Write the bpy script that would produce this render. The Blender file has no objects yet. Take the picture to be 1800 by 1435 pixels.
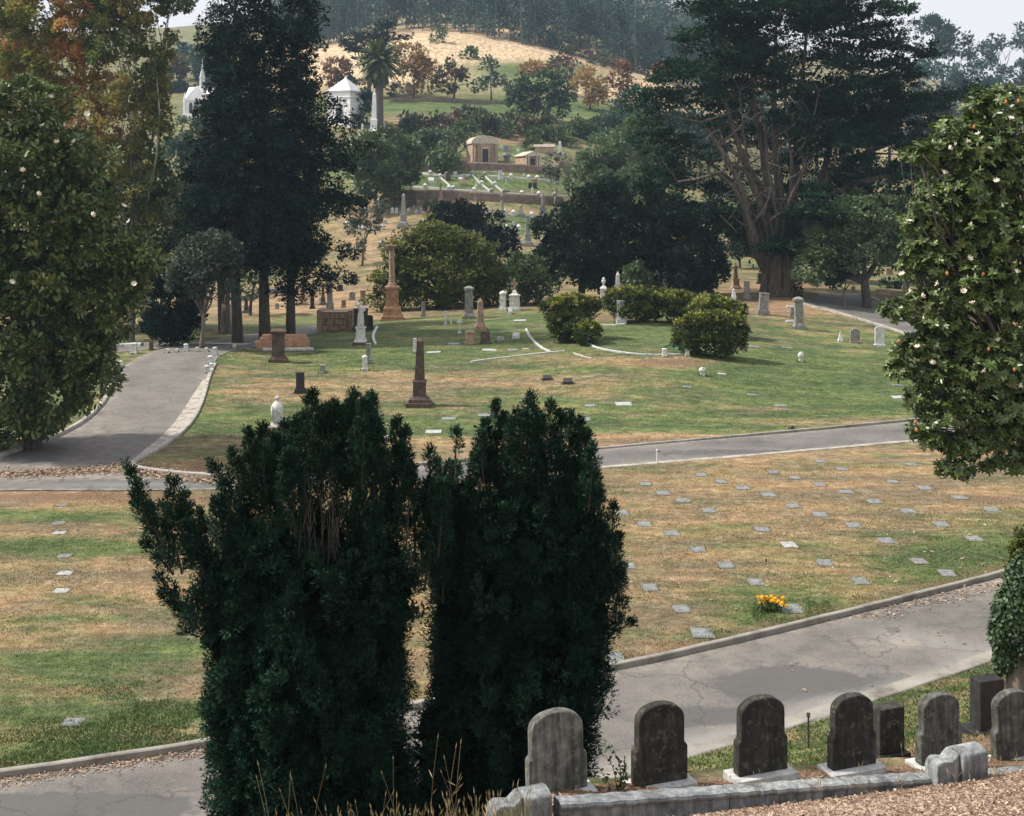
import bpy, math, random
import numpy as np
from mathutils import Vector, Matrix

# ------------------------------------------------------------------ scene, camera, light
SC = bpy.context.scene
COL = SC.collection
EYE = 11.0; F = 2200.0; HZ = 350.0            # eye height, focal length and horizon row of the photograph
cam_d = bpy.data.cameras.new('camera'); cam = bpy.data.objects.new('camera', cam_d); COL.objects.link(cam)
cam.location = (0, 0, EYE); cam.rotation_euler = (math.radians(90), 0, 0)
cam_d.sensor_width = 36; cam_d.lens = 36 * F / 1800; cam_d.shift_y = -(717.5 - HZ) / 1800
cam_d.clip_start = 0.1; cam_d.clip_end = 5000
SC.camera = cam
SUN_AZ, SUN_EL = math.radians(-86), math.radians(50)      # azimuth measured from +Y towards +X
world = bpy.data.worlds.new('World'); SC.world = world; world.use_nodes = True
wn = world.node_tree.nodes; wl = world.node_tree.links
bg = wn['Background']; sky = wn.new('ShaderNodeTexSky'); sky.sky_type = 'NISHITA'; sky.sun_disc = False
sky.sun_elevation = SUN_EL; sky.sun_rotation = SUN_AZ; sky.dust_density = 4.0; sky.air_density = 1.0; sky.altitude = 0
wmix = wn.new('ShaderNodeMixRGB'); wmix.inputs[0].default_value = 0.8; wmix.inputs[2].default_value = (10.0, 9.8, 10.0, 1)
wl.new(sky.outputs[0], wmix.inputs[1]); wl.new(wmix.outputs[0], bg.inputs[0]); bg.inputs[1].default_value = 0.086
sun_d = bpy.data.lights.new('sun', 'SUN'); sun_d.energy = 4.6; sun_d.angle = math.radians(4); sun_d.color = (1, 0.93, 0.82)
sun = bpy.data.objects.new('sun', sun_d); COL.objects.link(sun)
_d = Vector((math.sin(SUN_AZ) * math.cos(SUN_EL), math.cos(SUN_AZ) * math.cos(SUN_EL), math.sin(SUN_EL)))
sun.rotation_euler = _d.to_track_quat('Z', 'Y').to_euler(); sun.location = (0, 0, 60)
SC.view_settings.view_transform = 'Standard'; SC.view_settings.look = 'None'
SC.view_settings.exposure = 0.36; SC.view_settings.gamma = 1.0
SC.cycles.use_denoising = True
SC.cycles.max_bounces = 6; SC.cycles.diffuse_bounces = 2; SC.cycles.transmission_bounces = 3
SC.cycles.transparent_max_bounces = 6; SC.cycles.volume_bounces = 0

# ------------------------------------------------------------------ terrain
PX = lambda X, Y: 900 + F * X / np.maximum(Y, 0.5)
COLS = {
 -600: [(50,834),(80,660),(100,590),(150,500),(200,430),(250,330),(300,240),(400,150),(600,100),(900,90)],
 0: [(50,834),(60,752),(75,668),(90,608),(110,560),(140,500),(180,420),(215,330),(240,240),(265,200),(330,150),(420,100),(600,70),(900,60)],
 300: [(50,834),(55,788),(66,700),(76,632),(82,607),(90,600),(97,583),(115,545),(140,500),(170,455),(190,410),(215,330),(235,240),(250,205),(300,160),(360,120),(450,85),(600,60),(900,50)],
 550: [(50,834),(58,765),(66,700),(78,635),(88,600),(97,583),(115,545),(140,500),(165,452),(185,400),(205,320),(225,240),(238,215),(270,190),(300,155),(350,105),(400,80),(450,70),(600,40),(900,20)],
 750: [(50,834),(60,752),(66,708),(75,645),(86,598),(95,566),(103,556),(118,530),(138,480),(160,435),(175,395),(187,360),(193,335),(202,305),(207,290),(215,275),(232,235),(250,205),(275,178),(300,145),(340,100),(380,60),(410,52),(480,25),(600,-10),(900,-60)],
 950: [(50,834),(60,751),(66,704),(76,640),(88,592),(98,552),(106,540),(118,520),(138,480),(160,440),(176,400),(187,362),(193,338),(203,310),(207,297),(220,275),(236,240),(250,215),(270,192),(300,155),(340,115),(370,85),(400,60),(480,20),(600,-10),(900,-60)],
 1100: [(50,834),(60,749),(66,694),(75,632),(82,598),(95,550),(105,535),(118,515),(140,485),(170,440),(190,400),(205,350),(220,300),(240,250),(270,205),(320,160),(370,130),(420,110),(480,80),(600,20),(900,-20)],
 1400: [(50,834),(60,753),(70,690),(80,637),(95,580),(105,550),(115,517),(130,497),(150,475),(180,440),(220,395),(270,330),(330,250),(400,190),(500,150),(700,110),(900,100)],
 1700: [(50,834),(60,753),(80,650),(100,585),(115,540),(130,510),(160,470),(200,430),(250,370),(320,270),(400,200),(500,175),(700,160),(900,150)],
 2400: [(50,834),(60,753),(100,592),(130,520),(200,430),(300,300),(400,220),(600,170),(900,150)],
}
TY = np.arange(0, 921, 1.0); TP = np.arange(-600, 2401, 25.0)
_k = sorted(COLS); _t = []
for c in _k:
    ys = np.array([0, 44] + [a for a, b in COLS[c]], float)
    zs = np.array([0, 0] + [EYE - (b - HZ) / F * a for a, b in COLS[c]])
    zs[np.abs(zs) < 0.03] = 0
    _t.append(np.interp(TY, ys, zs))
_t = np.array(_t)
_g = np.exp(-0.5 * (np.arange(-6, 7) / 1.8) ** 2); _g /= _g.sum()
TAB = np.array([np.interp(TP, _k, _t[:, j]) for j in range(len(TY))]).T
TAB = np.apply_along_axis(lambda r: np.convolve(np.pad(r, 6, 'edge'), _g, 'valid'), 1, TAB)
_g2 = np.exp(-0.5 * (np.arange(-5, 6) / 2.2) ** 2); _g2 /= _g2.sum()
TAB = np.apply_along_axis(lambda r: np.convolve(np.pad(r, 5, 'edge'), _g2, 'valid'), 0, TAB)
NEAR = np.array([(-60,2),(-30,11.2),(-9.7,18.9),(-5.9,20.2),(1.2,23.6),(6.0,26.5),(11.5,30.2),(22,37.6),(40,50),(70,72)], float)
FAR1 = np.array([(-60,8),(-30,17),(-9.7,23.7),(-5.9,25.1),(2.24,29),(7.3,32),(14.3,36.4),(24,43),(42,55),(70,76)], float)
BK = np.array([(0,0.0),(1,.2),(3,1.0),(5,2.2),(6,2.9),(7,3.42),(8,3.75),(9,4.25),(10,4.85),(12,5.85),(16,7.6),(20.5,9.3),(40,14)], float)

def sdist(X, Y, line):
    """distance to a polyline, positive on its near (camera) side"""
    best = np.full(X.shape, 1e9); sgn = np.ones(X.shape)
    for a, b in zip(line[:-1], line[1:]):
        d = b - a; t = np.clip(((X - a[0]) * d[0] + (Y - a[1]) * d[1]) / (d @ d), 0, 1)
        ex = X - a[0] - t * d[0]; ey = Y - a[1] - t * d[1]; q = np.hypot(ex, ey)
        s = np.where(d[0] * ey - d[1] * ex < 0, 1.0, -1.0)
        m = q < best; best = np.where(m, q, best); sgn = np.where(m, s, sgn)
    return best * sgn

def Zf(X, Y):
    X = np.asarray(X, float); Y = np.asarray(Y, float)
    p = np.clip(PX(X, Y), -600, 2399.9); p = (p + 600) / 25; y = np.clip(Y, 0, 919.9)
    i = p.astype(int); j = y.astype(int); fp = p - i; fy = y - j
    i1 = np.minimum(i + 1, len(TP) - 1)
    z = (TAB[i, j] * (1 - fp) + TAB[i1, j] * fp) * (1 - fy) + (TAB[i, j + 1] * (1 - fp) + TAB[i1, j + 1] * fp) * fy
    b = sdist(X, Y, NEAR)
    bank = np.interp(np.maximum(b, 0), BK[:, 0], BK[:, 1]) * (1 - 0.03 * np.clip(X, 0, 9))
    z = np.where(b > 0, bank, z)
    z = z + 0.035 * np.sin(X * .7 + 1.3) * np.sin(Y * .55 + X * .2) * np.clip((Y - 62) / 10, 0, 1) + np.clip((Y-120)/100,0,1)*0.25*np.sin(X*.13+Y*.05)*np.sin(Y*.11)
    return z
def zf(x, y): return float(Zf(np.array([x]), np.array([y]))[0])

_RY = np.concatenate([np.arange(8, 140, .1), np.arange(140, 900, .5)])
def G(px, py):
    """the point of the ground seen at a pixel of the photograph"""
    X = (px - 900) / F * _RY; z = EYE - (py - HZ) / F * _RY; g = Zf(X, _RY)
    k = np.argmax(z <= g)
    if z[k] > g[k]: k = len(_RY) - 1
    Y = _RY[k]
    if k > 0:
        a = z[k-1] - g[k-1]; b = g[k] - z[k]; Y = _RY[k-1] + (_RY[k] - _RY[k-1]) * a / max(a + b, 1e-6)
    x = (px - 900) / F * Y
    return Vector((x, Y, zf(x, Y)))
def W(px, py, Y): return Vector(((px - 900) / F * Y, Y, EYE - (py - HZ) / F * Y))

# ------------------------------------------------------------------ mesh helpers
def np_mesh(name, V, faces_by_k, mat=None, parent=None, smooth=False, attrs=None, loc=None):
    """V (n,3); faces_by_k = list of (m,k) index arrays"""
    me = bpy.data.meshes.new(name)
    V = np.asarray(V, np.float32)
    if loc is not None: V = V - np.array(loc, np.float32)
    me.vertices.add(len(V)); me.vertices.foreach_set('co', V.ravel())
    fl = [f for f in faces_by_k if len(f)]
    nl = sum(f.size for f in fl); nf = sum(len(f) for f in fl)
    me.loops.add(nl); me.polygons.add(nf)
    me.loops.foreach_set('vertex_index', np.concatenate([f.ravel() for f in fl]).astype(np.int32))
    tot = np.concatenate([np.full(len(f), f.shape[1], np.int32) for f in fl])
    st = np.concatenate([[0], np.cumsum(tot)[:-1]]).astype(np.int32)
    me.polygons.foreach_set('loop_start', st)
    try: me.polygons.foreach_set('loop_total', tot)
    except Exception: pass
    if smooth: me.polygons.foreach_set('use_smooth', np.ones(nf, bool))
    me.update(calc_edges=True)
    if attrs:
        for k, (dom, arr) in attrs.items():
            a = me.attributes.new(k, 'FLOAT', dom); a.data.foreach_set('value', np.asarray(arr, np.float32))
    o = bpy.data.objects.new(name, me); COL.objects.link(o)
    if mat: me.materials.append(mat)
    if parent: o.parent = parent
    if loc is not None: o.location = loc
    return o

class S:
    """collects solid shapes into one mesh"""
    def __init__(s): s.v = []; s.f = []
    def add(s, v, f):
        n = len(s.v); s.v += [tuple(q) for q in v]; s.f += [tuple(i + n for i in q) for q in f]; return s
    def box(s, x, y, z, w, d, h, tx=1, ty=None, rz=0, shx=0, shy=0):
        ty = tx if ty is None else ty; c, sn = math.cos(rz), math.sin(rz); v = []
        for k, (a, b) in enumerate(((1, 1), (tx, ty))):
            for sx, sy in ((-1,-1),(1,-1),(1,1),(-1,1)):
                lx, ly = sx*w/2*a + k*shx, sy*d/2*b + k*shy
                v.append((x + lx*c - ly*sn, y + lx*sn + ly*c, z + k*h))
        return s.add(v, [(0,3,2,1),(4,5,6,7),(0,1,5,4),(1,2,6,5),(2,3,7,6),(3,0,4,7)])
    def lathe(s, x, y, prof, n=14, sx=1, sy=1, ph=0):
        v = []; f = []
        for r, z in prof:
            for k in range(n):
                a = 2*math.pi*k/n + ph; v.append((x + r*sx*math.cos(a), y + r*sy*math.sin(a), z))
        for i in range(len(prof)-1):
            for k in range(n):
                k2 = (k+1) % n; f.append((i*n+k, i*n+k2, (i+1)*n+k2, (i+1)*n+k))
        f.append(tuple(range(n))[::-1]); f.append(tuple((len(prof)-1)*n + k for k in range(n)))
        return s.add(v, f)
    def prism(s, pts, y0, y1, x=0, z=0):
        """outline in x-z pushed from y0 to y1"""
        n = len(pts); v = [(x+a, y0, z+b) for a, b in pts] + [(x+a, y1, z+b) for a, b in pts]
        return s.add(v, [tuple(range(n)), tuple(range(2*n-1, n-1, -1))] + [(i, n+i, n+(i+1) % n, (i+1) % n) for i in range(n)])
    def prismx(s, pts, x0, x1, y=0, z=0):
        """outline in y-z pushed from x0 to x1"""
        n = len(pts); v = [(x0, y+a, z+b) for a, b in pts] + [(x1, y+a, z+b) for a, b in pts]
        return s.add(v, [tuple(range(n))[::-1], tuple(range(n, 2*n))] + [((i+1) % n, n+(i+1) % n, n+i, i) for i in range(n)])
    def tube(s, pts, rad, n=7, flute=0):
        pts = [Vector(p) for p in pts]; v = []; f = []; up = Vector((.3, .2, .93))
        for i, p in enumerate(pts):
            t = (pts[min(i+1, len(pts)-1)] - pts[max(i-1, 0)]).normalized()
            a = t.cross(Vector((1, 0, 0)) if abs(t.x) < .8 else Vector((0, 1, 0))).normalized(); b = t.cross(a)
            r = rad[i] if hasattr(rad, '__len__') else rad
            for k in range(n):
                q = 2*math.pi*k/n; rr = r * (1 + flute*math.sin(q*5 + i*.3) + flute*.7*math.sin(q*11+1)) if flute else r
                v.append(p + a*math.cos(q)*rr + b*math.sin(q)*rr)
        for i in range(len(pts)-1):
            for k in range(n):
                k2 = (k+1) % n; f.append((i*n+k, i*n+k2, (i+1)*n+k2, (i+1)*n+k))
        f.append(tuple(range(n))[::-1]); f.append(tuple((len(pts)-1)*n + k for k in range(n)))
        return s.add(v, f)
    def build(s, name, mat, parent=None, bevel=0, smooth=False, seg=2):
        me = bpy.data.meshes.new(name); me.from_pydata(s.v, [], s.f); me.update()
        me.materials.append(mat)
        if smooth:
            for p in me.polygons: p.use_smooth = True
        o = bpy.data.objects.new(name, me); COL.objects.link(o)
        if parent: o.parent = parent
        if bevel:
            m = o.modifiers.new('bevel', 'BEVEL'); m.width = bevel; m.segments = seg; m.limit_method = 'ANGLE'; m.angle_limit = math.radians(40)
        return o

def tag(o, label=None, cat=None, group=None, kind=None):
    if label: o['label'] = label
    if cat: o['category'] = cat
    if group: o['group'] = group
    if kind: o['kind'] = kind
    return o
def thing(name, label, cat, loc, rz=0, group=None):
    o = bpy.data.objects.new(name, None); COL.objects.link(o); o.empty_display_size = .3
    o.location = loc; o.rotation_euler = (0, 0, rz)
    return tag(o, label, cat, group)

# ------------------------------------------------------------------ materials
def mat_new(name):
    m = bpy.data.materials.new(name); m.use_nodes = True; nt = m.node_tree
    return m, nt, nt.nodes['Principled BSDF'], nt.nodes['Material Output']
def N(nt, t, **kw):
    n = nt.nodes.new(t)
    for k, v in kw.items():
        if k.startswith('i_'): n.inputs[int(k[2:])].default_value = v
        else: setattr(n, k, v)
    return n
def ramp(nt, src, stops):
    r = nt.nodes.new('ShaderNodeValToRGB'); e = r.color_ramp.elements
    e[0].position, e[0].color = stops[0][0], (*stops[0][1], 1); e[1].position, e[1].color = stops[-1][0], (*stops[-1][1], 1)
    for p, c in stops[1:-1]: q = e.new(p); q.color = (*c, 1)
    nt.links.new(src, r.inputs[0]); return r
def coords(nt, scale=(1, 1, 1), world=False):
    if world:
        g = N(nt, 'ShaderNodeNewGeometry'); src = g.outputs['Position']
    else:
        tc_ = N(nt, 'ShaderNodeTexCoord'); oi = N(nt, 'ShaderNodeObjectInfo'); ml = N(nt, 'ShaderNodeMath', operation='MULTIPLY'); ml.inputs[1].default_value = 37.0
        nt.links.new(oi.outputs['Random'], ml.inputs[0]); va = N(nt, 'ShaderNodeVectorMath', operation='ADD'); nt.links.new(tc_.outputs['Object'], va.inputs[0]); nt.links.new(ml.outputs[0], va.inputs[1]); src = va.outputs[0]
    mp = N(nt, 'ShaderNodeMapping'); mp.inputs['Scale'].default_value = scale; nt.links.new(src, mp.inputs[0]); return mp.outputs[0]
def noise(nt, vec, scale, detail=4, rough=.55):
    n = N(nt, 'ShaderNodeTexNoise'); n.inputs['Scale'].default_value = scale; n.inputs['Detail'].default_value = detail
    n.inputs['Roughness'].default_value = rough; nt.links.new(vec, n.inputs['Vector']); return n.outputs['Fac']
def bump(nt, h, bsdf, strength=.4, dist=.02):
    b = N(nt, 'ShaderNodeBump'); b.inputs['Strength'].default_value = strength; b.inputs['Distance'].default_value = dist
    nt.links.new(h, b.inputs['Height']); nt.links.new(b.outputs[0], bsdf.inputs['Normal'])
def mixc(nt, fac, a, b, mode='MIX'):
    m = N(nt, 'ShaderNodeMixRGB', blend_type=mode)
    for s, i in ((fac, 0), (a, 1), (b, 2)):
        if isinstance(s, (int, float)): m.inputs[i].default_value = s
        elif isinstance(s, tuple): m.inputs[i].default_value = (*s, 1)
        else: nt.links.new(s, m.inputs[i])
    return m.outputs[0]

LEAF = {}
def leaf_mat(name, cols, patch=None, pscale=.25, rough=.55, trans=.22, spec=.3):
    """cols: dark to light across single leaves; patch: a second colour set that takes over in parts of the crown"""
    m, nt, p, out = mat_new(name)
    a = N(nt, 'ShaderNodeAttribute', attribute_name='rnd')
    n = len(cols); c = ramp(nt, a.outputs['Fac'], [(i/(n-1), q) for i, q in enumerate(cols)]).outputs[0]
    if patch:
        c2 = ramp(nt, a.outputs['Fac'], [(i/(len(patch)-1), q) for i, q in enumerate(patch)]).outputs[0]
        nz = noise(nt, coords(nt, world=True), pscale, 3)
        k = ramp(nt, nz, [(.46, (0, 0, 0)), (.56, (1, 1, 1))]).outputs[0]
        c = mixc(nt, k, c, c2)
    nt.links.new(c, p.inputs['Base Color']); p.inputs['Roughness'].default_value = rough
    p.inputs['Specular IOR Level'].default_value = spec
    t = N(nt, 'ShaderNodeBsdfTranslucent'); nt.links.new(mixc(nt, .5, c, (.12, .16, .02)) if not patch else c, t.inputs[0])
    ms = N(nt, 'ShaderNodeMixShader'); ms.inputs[0].default_value = trans
    nt.links.new(p.outputs[0], ms.inputs[1]); nt.links.new(t.outputs[0], ms.inputs[2]); nt.links.new(ms.outputs[0], out.inputs[0])
    LEAF[name] = m; return m
def stone_mat(name, base, dark, light=None, scale=6, streak=.6, rough=.85, lich=.0, bs=.3):
    m, nt, p, out = mat_new(name)
    light = light or tuple(min(1, c*1.25) for c in base)
    v = coords(nt, (1, 1, 1)); vs = coords(nt, (9, 9, .9))
    c = ramp(nt, noise(nt, v, scale, 6, .65), [(.3, dark), (.5, base), (.72, light)]).outputs[0]
    st = ramp(nt, noise(nt, vs, 1.6, 4, .6), [(.42, (0, 0, 0)), (.62, (1, 1, 1))]).outputs[0]
    c = mixc(nt, mixc(nt, streak, (0, 0, 0), st), c, dark)
    if lich:
        l = ramp(nt, noise(nt, v, 11, 5, .7), [(.55, (0, 0, 0)), (.7, (lich,)*3)]).outputs[0]
        c = mixc(nt, l, c, (.30, .29, .22))
    nt.links.new(c, p.inputs['Base Color']); p.inputs['Roughness'].default_value = rough
    bump(nt, noise(nt, v, scale*5, 6, .7), p, bs, .02)
    return m
def bark_mat(name, a, b, sc=(3, 3, .5)):
    m, nt, p, out = mat_new(name); v = coords(nt, sc, world=True)
    n = noise(nt, v, 3, 6, .65)
    nt.links.new(ramp(nt, n, [(.35, a), (.62, b)]).outputs[0], p.inputs['Base Color'])
    p.inputs['Roughness'].default_value = .95; bump(nt, n, p, .8, .06); return m
M = {}
M['marble'] = stone_mat('white_marble', (.62, .62, .60), (.28, .29, .28), (.78, .78, .75), 5, .35)
M['greystone'] = stone_mat('grey_stone', (.27, .27, .25), (.10, .10, .095), (.40, .40, .37), 5, .6)
M['darkstone'] = stone_mat('dark_granite', (.024, .024, .025), (.010, .010, .011), (.045, .045, .047), 8, .4, .5)
M['brownstone'] = stone_mat('brown_stone', (.10, .065, .05), (.035, .025, .02), (.17, .12, .10), 4, .5)
M['sandstone'] = stone_mat('orange_sandstone', (.41, .235, .135), (.20, .09, .05), (.52, .31, .20), 3, .35)
M['tanstone'] = stone_mat('tan_sandstone', (.36, .25, .17), (.18, .12, .08), (.48, .36, .26), 4, .45)
M['mauso'] = stone_mat('warm_block_stone', (.42, .30, .21), (.24, .16, .11), (.52, .40, .30), 1.2, .3)
M['paleroof'] = stone_mat('pale_roof_stone', (.56, .49, .40), (.36, .31, .26), (.66, .6, .5), 1.5, .3)
M['white'] = stone_mat('white_limestone', (.82, .83, .84), (.62, .64, .66), (.90, .90, .90), 1.0, .25)
M['moss'] = stone_mat('weathered_headstone', (.15, .155, .14), (.035, .036, .032), (.30, .31, .28), 5, .75, .9, .75, .5)
M['mossmid'] = stone_mat('grey_black_headstone', (.09, .09, .08), (.02, .021, .019), (.18, .185, .165), 5, .75, .9, .5, .5)
M['wallstone'] = stone_mat('retaining_wall_stone', (.20, .15, .115), (.09, .065, .05), (.30, .24, .19), 1.5, .2)
M['mossdark'] = stone_mat('blackened_headstone', (.032, .030, .026), (.009, .009, .0085), (.075, .073, .06), 5, .75, .9, .35, .5)
M['slab'] = stone_mat('pale_base_slab', (.50, .51, .50), (.24, .25, .24), (.66, .67, .66), 5, .3, .9, .3)
M['coping'] = stone_mat('weathered_coping', (.24, .26, .27), (.06, .065, .07), (.48, .50, .50), 3, .55, .9, .3, .5)
M['flat'] = stone_mat('grave_marker_stone', (.17, .18, .18), (.09, .095, .085), (.25, .26, .26), 5, 0, .6)
M['flatplate'] = stone_mat('grave_marker_face', (.20, .215, .22), (.11, .115, .11), (.30, .315, .32), 6, 0, .5)
M['flatwhite'] = stone_mat('white_grave_marker', (.36, .37, .37), (.20, .20, .19), (.50, .51, .50), 5, 0, .7)
M['kerb'] = stone_mat('kerb_concrete', (.25, .235, .21), (.11, .10, .085), (.34, .32, .29), 1.3, 0, .9, .3)
M['kerbpale'] = stone_mat('pale_kerb', (.36, .34, .31), (.17, .155, .13), (.46, .44, .41), 1.6, 0, .9, .3)
M['dark'] = stone_mat('dark_bronze', (.03, .03, .032), (.015, .015, .016), (.05, .05, .05), 5, .2, .5)
M['bark'] = bark_mat('dark_bark', (.03, .024, .02), (.10, .085, .075))
M['barkgrey'] = bark_mat('grey_bark', (.05, .042, .036), (.22, .185, .155), (2, 2, .15))
M['barkcypress'] = bark_mat('cypress_bark', (.035, .028, .023), (.17, .135, .11), (2.2, 2.2, .12))
M['barkpale'] = bark_mat('pale_bark', (.12, .11, .095), (.34, .32, .29), (2, 2, .5))
M['palmtrunk'] = bark_mat('palm_trunk_bark', (.05, .042, .035), (.15, .12, .10), (4, 4, 3))
M['wood'] = bark_mat('dead_wood', (.15, .12, .095), (.34, .29, .24), (6, 6, 1))
leaf_mat('yew', [(.003, .010, .006), (.008, .027, .018), (.019, .054, .036), (.042, .092, .052)], trans=.04, spec=.05, rough=.8)
leaf_mat('magnolia', [(.018, .040, .010), (.055, .10, .025), (.13, .18, .05), (.24, .27, .10)], rough=.38, trans=.12, spec=.5)
leaf_mat('magnolia_left', [(.014, .034, .010), (.05, .088, .024), (.14, .18, .05), (.27, .24, .085)], rough=.42, trans=.12, spec=.45)
leaf_mat('autumn', [(.16, .12, .03), (.42, .22, .07), (.62, .30, .11), (.66, .42, .20)], [(.08, .10, .02), (.20, .23, .05), (.33, .34, .10)], .16, trans=.5)
leaf_mat('autumn_green', [(.035, .065, .02), (.09, .145, .04), (.20, .26, .075)], [(.10, .12, .03), (.26, .24, .07), (.40, .30, .10)], .13, trans=.45)
leaf_mat('conifer', [(.003, .009, .008), (.009, .025, .020), (.028, .062, .048)], trans=.03, spec=.03, rough=.9)
leaf_mat('cypress', [(.004, .012, .008), (.014, .042, .025), (.045, .10, .052)], trans=.04, spec=.04, rough=.9)
leaf_mat('oak', [(.005, .014, .010), (.012, .030, .020), (.028, .056, .034)], trans=.05, spec=.08, rough=.8)
leaf_mat('oakblack', [(.004, .009, .008), (.009, .018, .014), (.02, .034, .024)], trans=.03, spec=.05)
leaf_mat('olive', [(.025, .042, .034), (.055, .08, .064), (.10, .13, .105)], trans=.15)
leaf_mat('yellowgreen', [(.03, .045, .010), (.10, .12, .022), (.22, .23, .05)], trans=.2)
leaf_mat('hedge', [(.014, .030, .010), (.05, .080, .018), (.12, .145, .03)], trans=.15)
leaf_mat('hedge_lit', [(.13, .16, .03), (.26, .28, .05), (.42, .41, .09)], trans=.25)  # yellow stands for sunlight on the hedge tops, painted into the leaves
leaf_mat('midgreen', [(.02, .045, .018), (.055, .10, .038), (.115, .17, .065)], trans=.2)
leaf_mat('bluegreen', [(.025, .055, .042), (.05, .10, .075), (.095, .155, .115)], trans=.2)
leaf_mat('brush', [(.03, .055, .026), (.07, .10, .045), (.13, .15, .08)], [(.07, .045, .03), (.15, .10, .07), (.22, .16, .12)], .12, trans=.15)  # leaf colour lightened to stand for haze over distance
leaf_mat('redleaf', [(.09, .025, .02), (.20, .06, .045), (.30, .12, .08)], trans=.3)
leaf_mat('orangeleaf', [(.20, .11, .05), (.40, .22, .10), (.52, .36, .17)], trans=.3)
leaf_mat('darkred', [(.06, .03, .022), (.14, .065, .05), (.22, .11, .08)], [(.02, .04, .02), (.05, .07, .03), (.08, .1, .04)], .3, trans=.2)  # raised in tone, putting distance haze on the hill trees
leaf_mat('euc', [(.025, .05, .05), (.05, .09, .088), (.10, .15, .14)], trans=.1, spec=.1)  # glaucous leaf, with bluish distance haze put into its colour
leaf_mat('palmleaf', [(.03, .05, .016), (.07, .10, .03), (.14, .16, .06)], trans=.15)
leaf_mat('lightgreen', [(.055, .095, .05), (.12, .18, .09), (.21, .28, .145)], trans=.2, spec=.15)
leaf_mat('farbush', [(.02, .05, .03), (.05, .09, .055), (.095, .145, .085)], trans=.12, spec=.1)  # far greenery made paler, haze painted into the leaf colour
leaf_mat('ivy', [(.007, .024, .008), (.020, .055, .016), (.055, .10, .03)], rough=.5, trans=.12, spec=.4)
leaf_mat('drygrass', [(.20, .15, .07), (.36, .28, .15), (.50, .42, .26)], trans=.3)
leaf_mat('greengrass', [(.03, .065, .018), (.065, .12, .032), (.13, .185, .06)], trans=.3)
leaf_mat('litter', [(.10, .062, .045), (.27, .18, .125), (.48, .38, .29)], trans=.05)
leaf_mat('weed', [(.025, .055, .02), (.06, .11, .035), (.11, .17, .06)], trans=.25)
def plain(name, c, rough=.6):
    m, nt, p, out = mat_new(name); p.inputs['Roughness'].default_value = rough
    nt.links.new(ramp(nt, noise(nt, coords(nt), 9, 3), [(.3, tuple(q*.8 for q in c)), (.7, c)]).outputs[0], p.inputs['Base Color']); return m
M['petal'] = plain('cream_petal', (.78, .72, .58)); M['petalorange'] = plain('orange_pod', (.62, .22, .07))
M['yellow'] = plain('yellow_petal', (.85, .48, .01)); M['iron'] = plain('iron', (.05, .04, .035), .5); M['whitepaint'] = plain('white_paint', (.75, .75, .72))
M['hose'] = plain('green_hose', (.05, .35, .22), .4)

# ------------------------------------------------------------------ foliage
rs = np.random.RandomState(7)
def unit(a): return a / np.maximum(np.linalg.norm(a, axis=-1, keepdims=True), 1e-9)
def rdir(n, r=None): return unit((r or rs).normal(size=(n, 3)))
def leaves(P, D, Nn, L, Wd, k=4):
    """leaf outlines: P root, D direction, Nn up-side normal"""
    n = len(P); L = np.broadcast_to(L, n)[:, None]; Wd = np.broadcast_to(Wd, n)[:, None]
    side = unit(np.cross(D, Nn)); nn = np.cross(side, D)
    if k == 4:
        V = np.stack([P, P + D*L*.5 + side*Wd*.5 - nn*Wd*.1, P + D*L, P + D*L*.5 - side*Wd*.5 - nn*Wd*.1], 1)
    else:
        V = np.stack([P, P + D*L*.35 + side*Wd*.45, P + D*L*.72 + side*Wd*.42 - nn*L*.05, P + D*L - nn*L*.12,
                      P + D*L*.72 - side*Wd*.42 - nn*L*.05, P + D*L*.35 - side*Wd*.45], 1)
    return V
def plumes(B, A, ln, rad, k, L, Wd, spread=.75, flat=1.0, r=None):
    """k leaves on each of the sprays rooted at B along A"""
    r = r or rs; m = len(B); ln = np.broadcast_to(ln, m); rad = np.broadcast_to(rad, m)
    t = r.rand(m, k); ra = rdir(m*k, r).reshape(m, k, 3)
    ra = unit(ra - A[:, None, :] * np.sum(ra*A[:, None, :], -1, keepdims=True)); ra[..., 2] *= flat
    prof = np.sin(np.pi * np.clip(t*.85 + .12, 0, 1)) ** .7
    P = B[:, None, :] + A[:, None, :] * (ln[:, None]*t)[..., None] + ra * (rad[:, None]*prof*(.5 + .5*r.rand(m, k)))[..., None]
    D = unit(A[:, None, :]*(1-spread*.6) + ra*spread + r.normal(size=(m, k, 3))*.25)
    nn = unit(ra*.6 + A[:, None, :]*.4 + np.array([0, 0, .8]) + r.normal(size=(m, k, 3))*.35)
    sc = (.7 + .6*r.rand(m*k))
    return P.reshape(-1, 3), D.reshape(-1, 3), nn.reshape(-1, 3), L*sc, Wd*sc
def blob_sample(bl, n, shell=.3, r=None, up=0.0):
    r = r or rs; a = np.array([[*b[0], *b[1]] for b in bl], float)
    w = (a[:, 3]*a[:, 5] + a[:, 3]*a[:, 4]*.5); w /= w.sum(); i = r.choice(len(bl), n, p=w)
    d = rdir(n, r); d[:, 2] = d[:, 2]*(1-up*.3) + up*r.rand(n)*.6; d = unit(d)
    q = 1 - shell * r.rand(n)**1.3
    P = a[i, :3] + d*a[i, 3:]*q[:, None]; O = unit(d / a[i, 3:])
    return P, O
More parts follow.
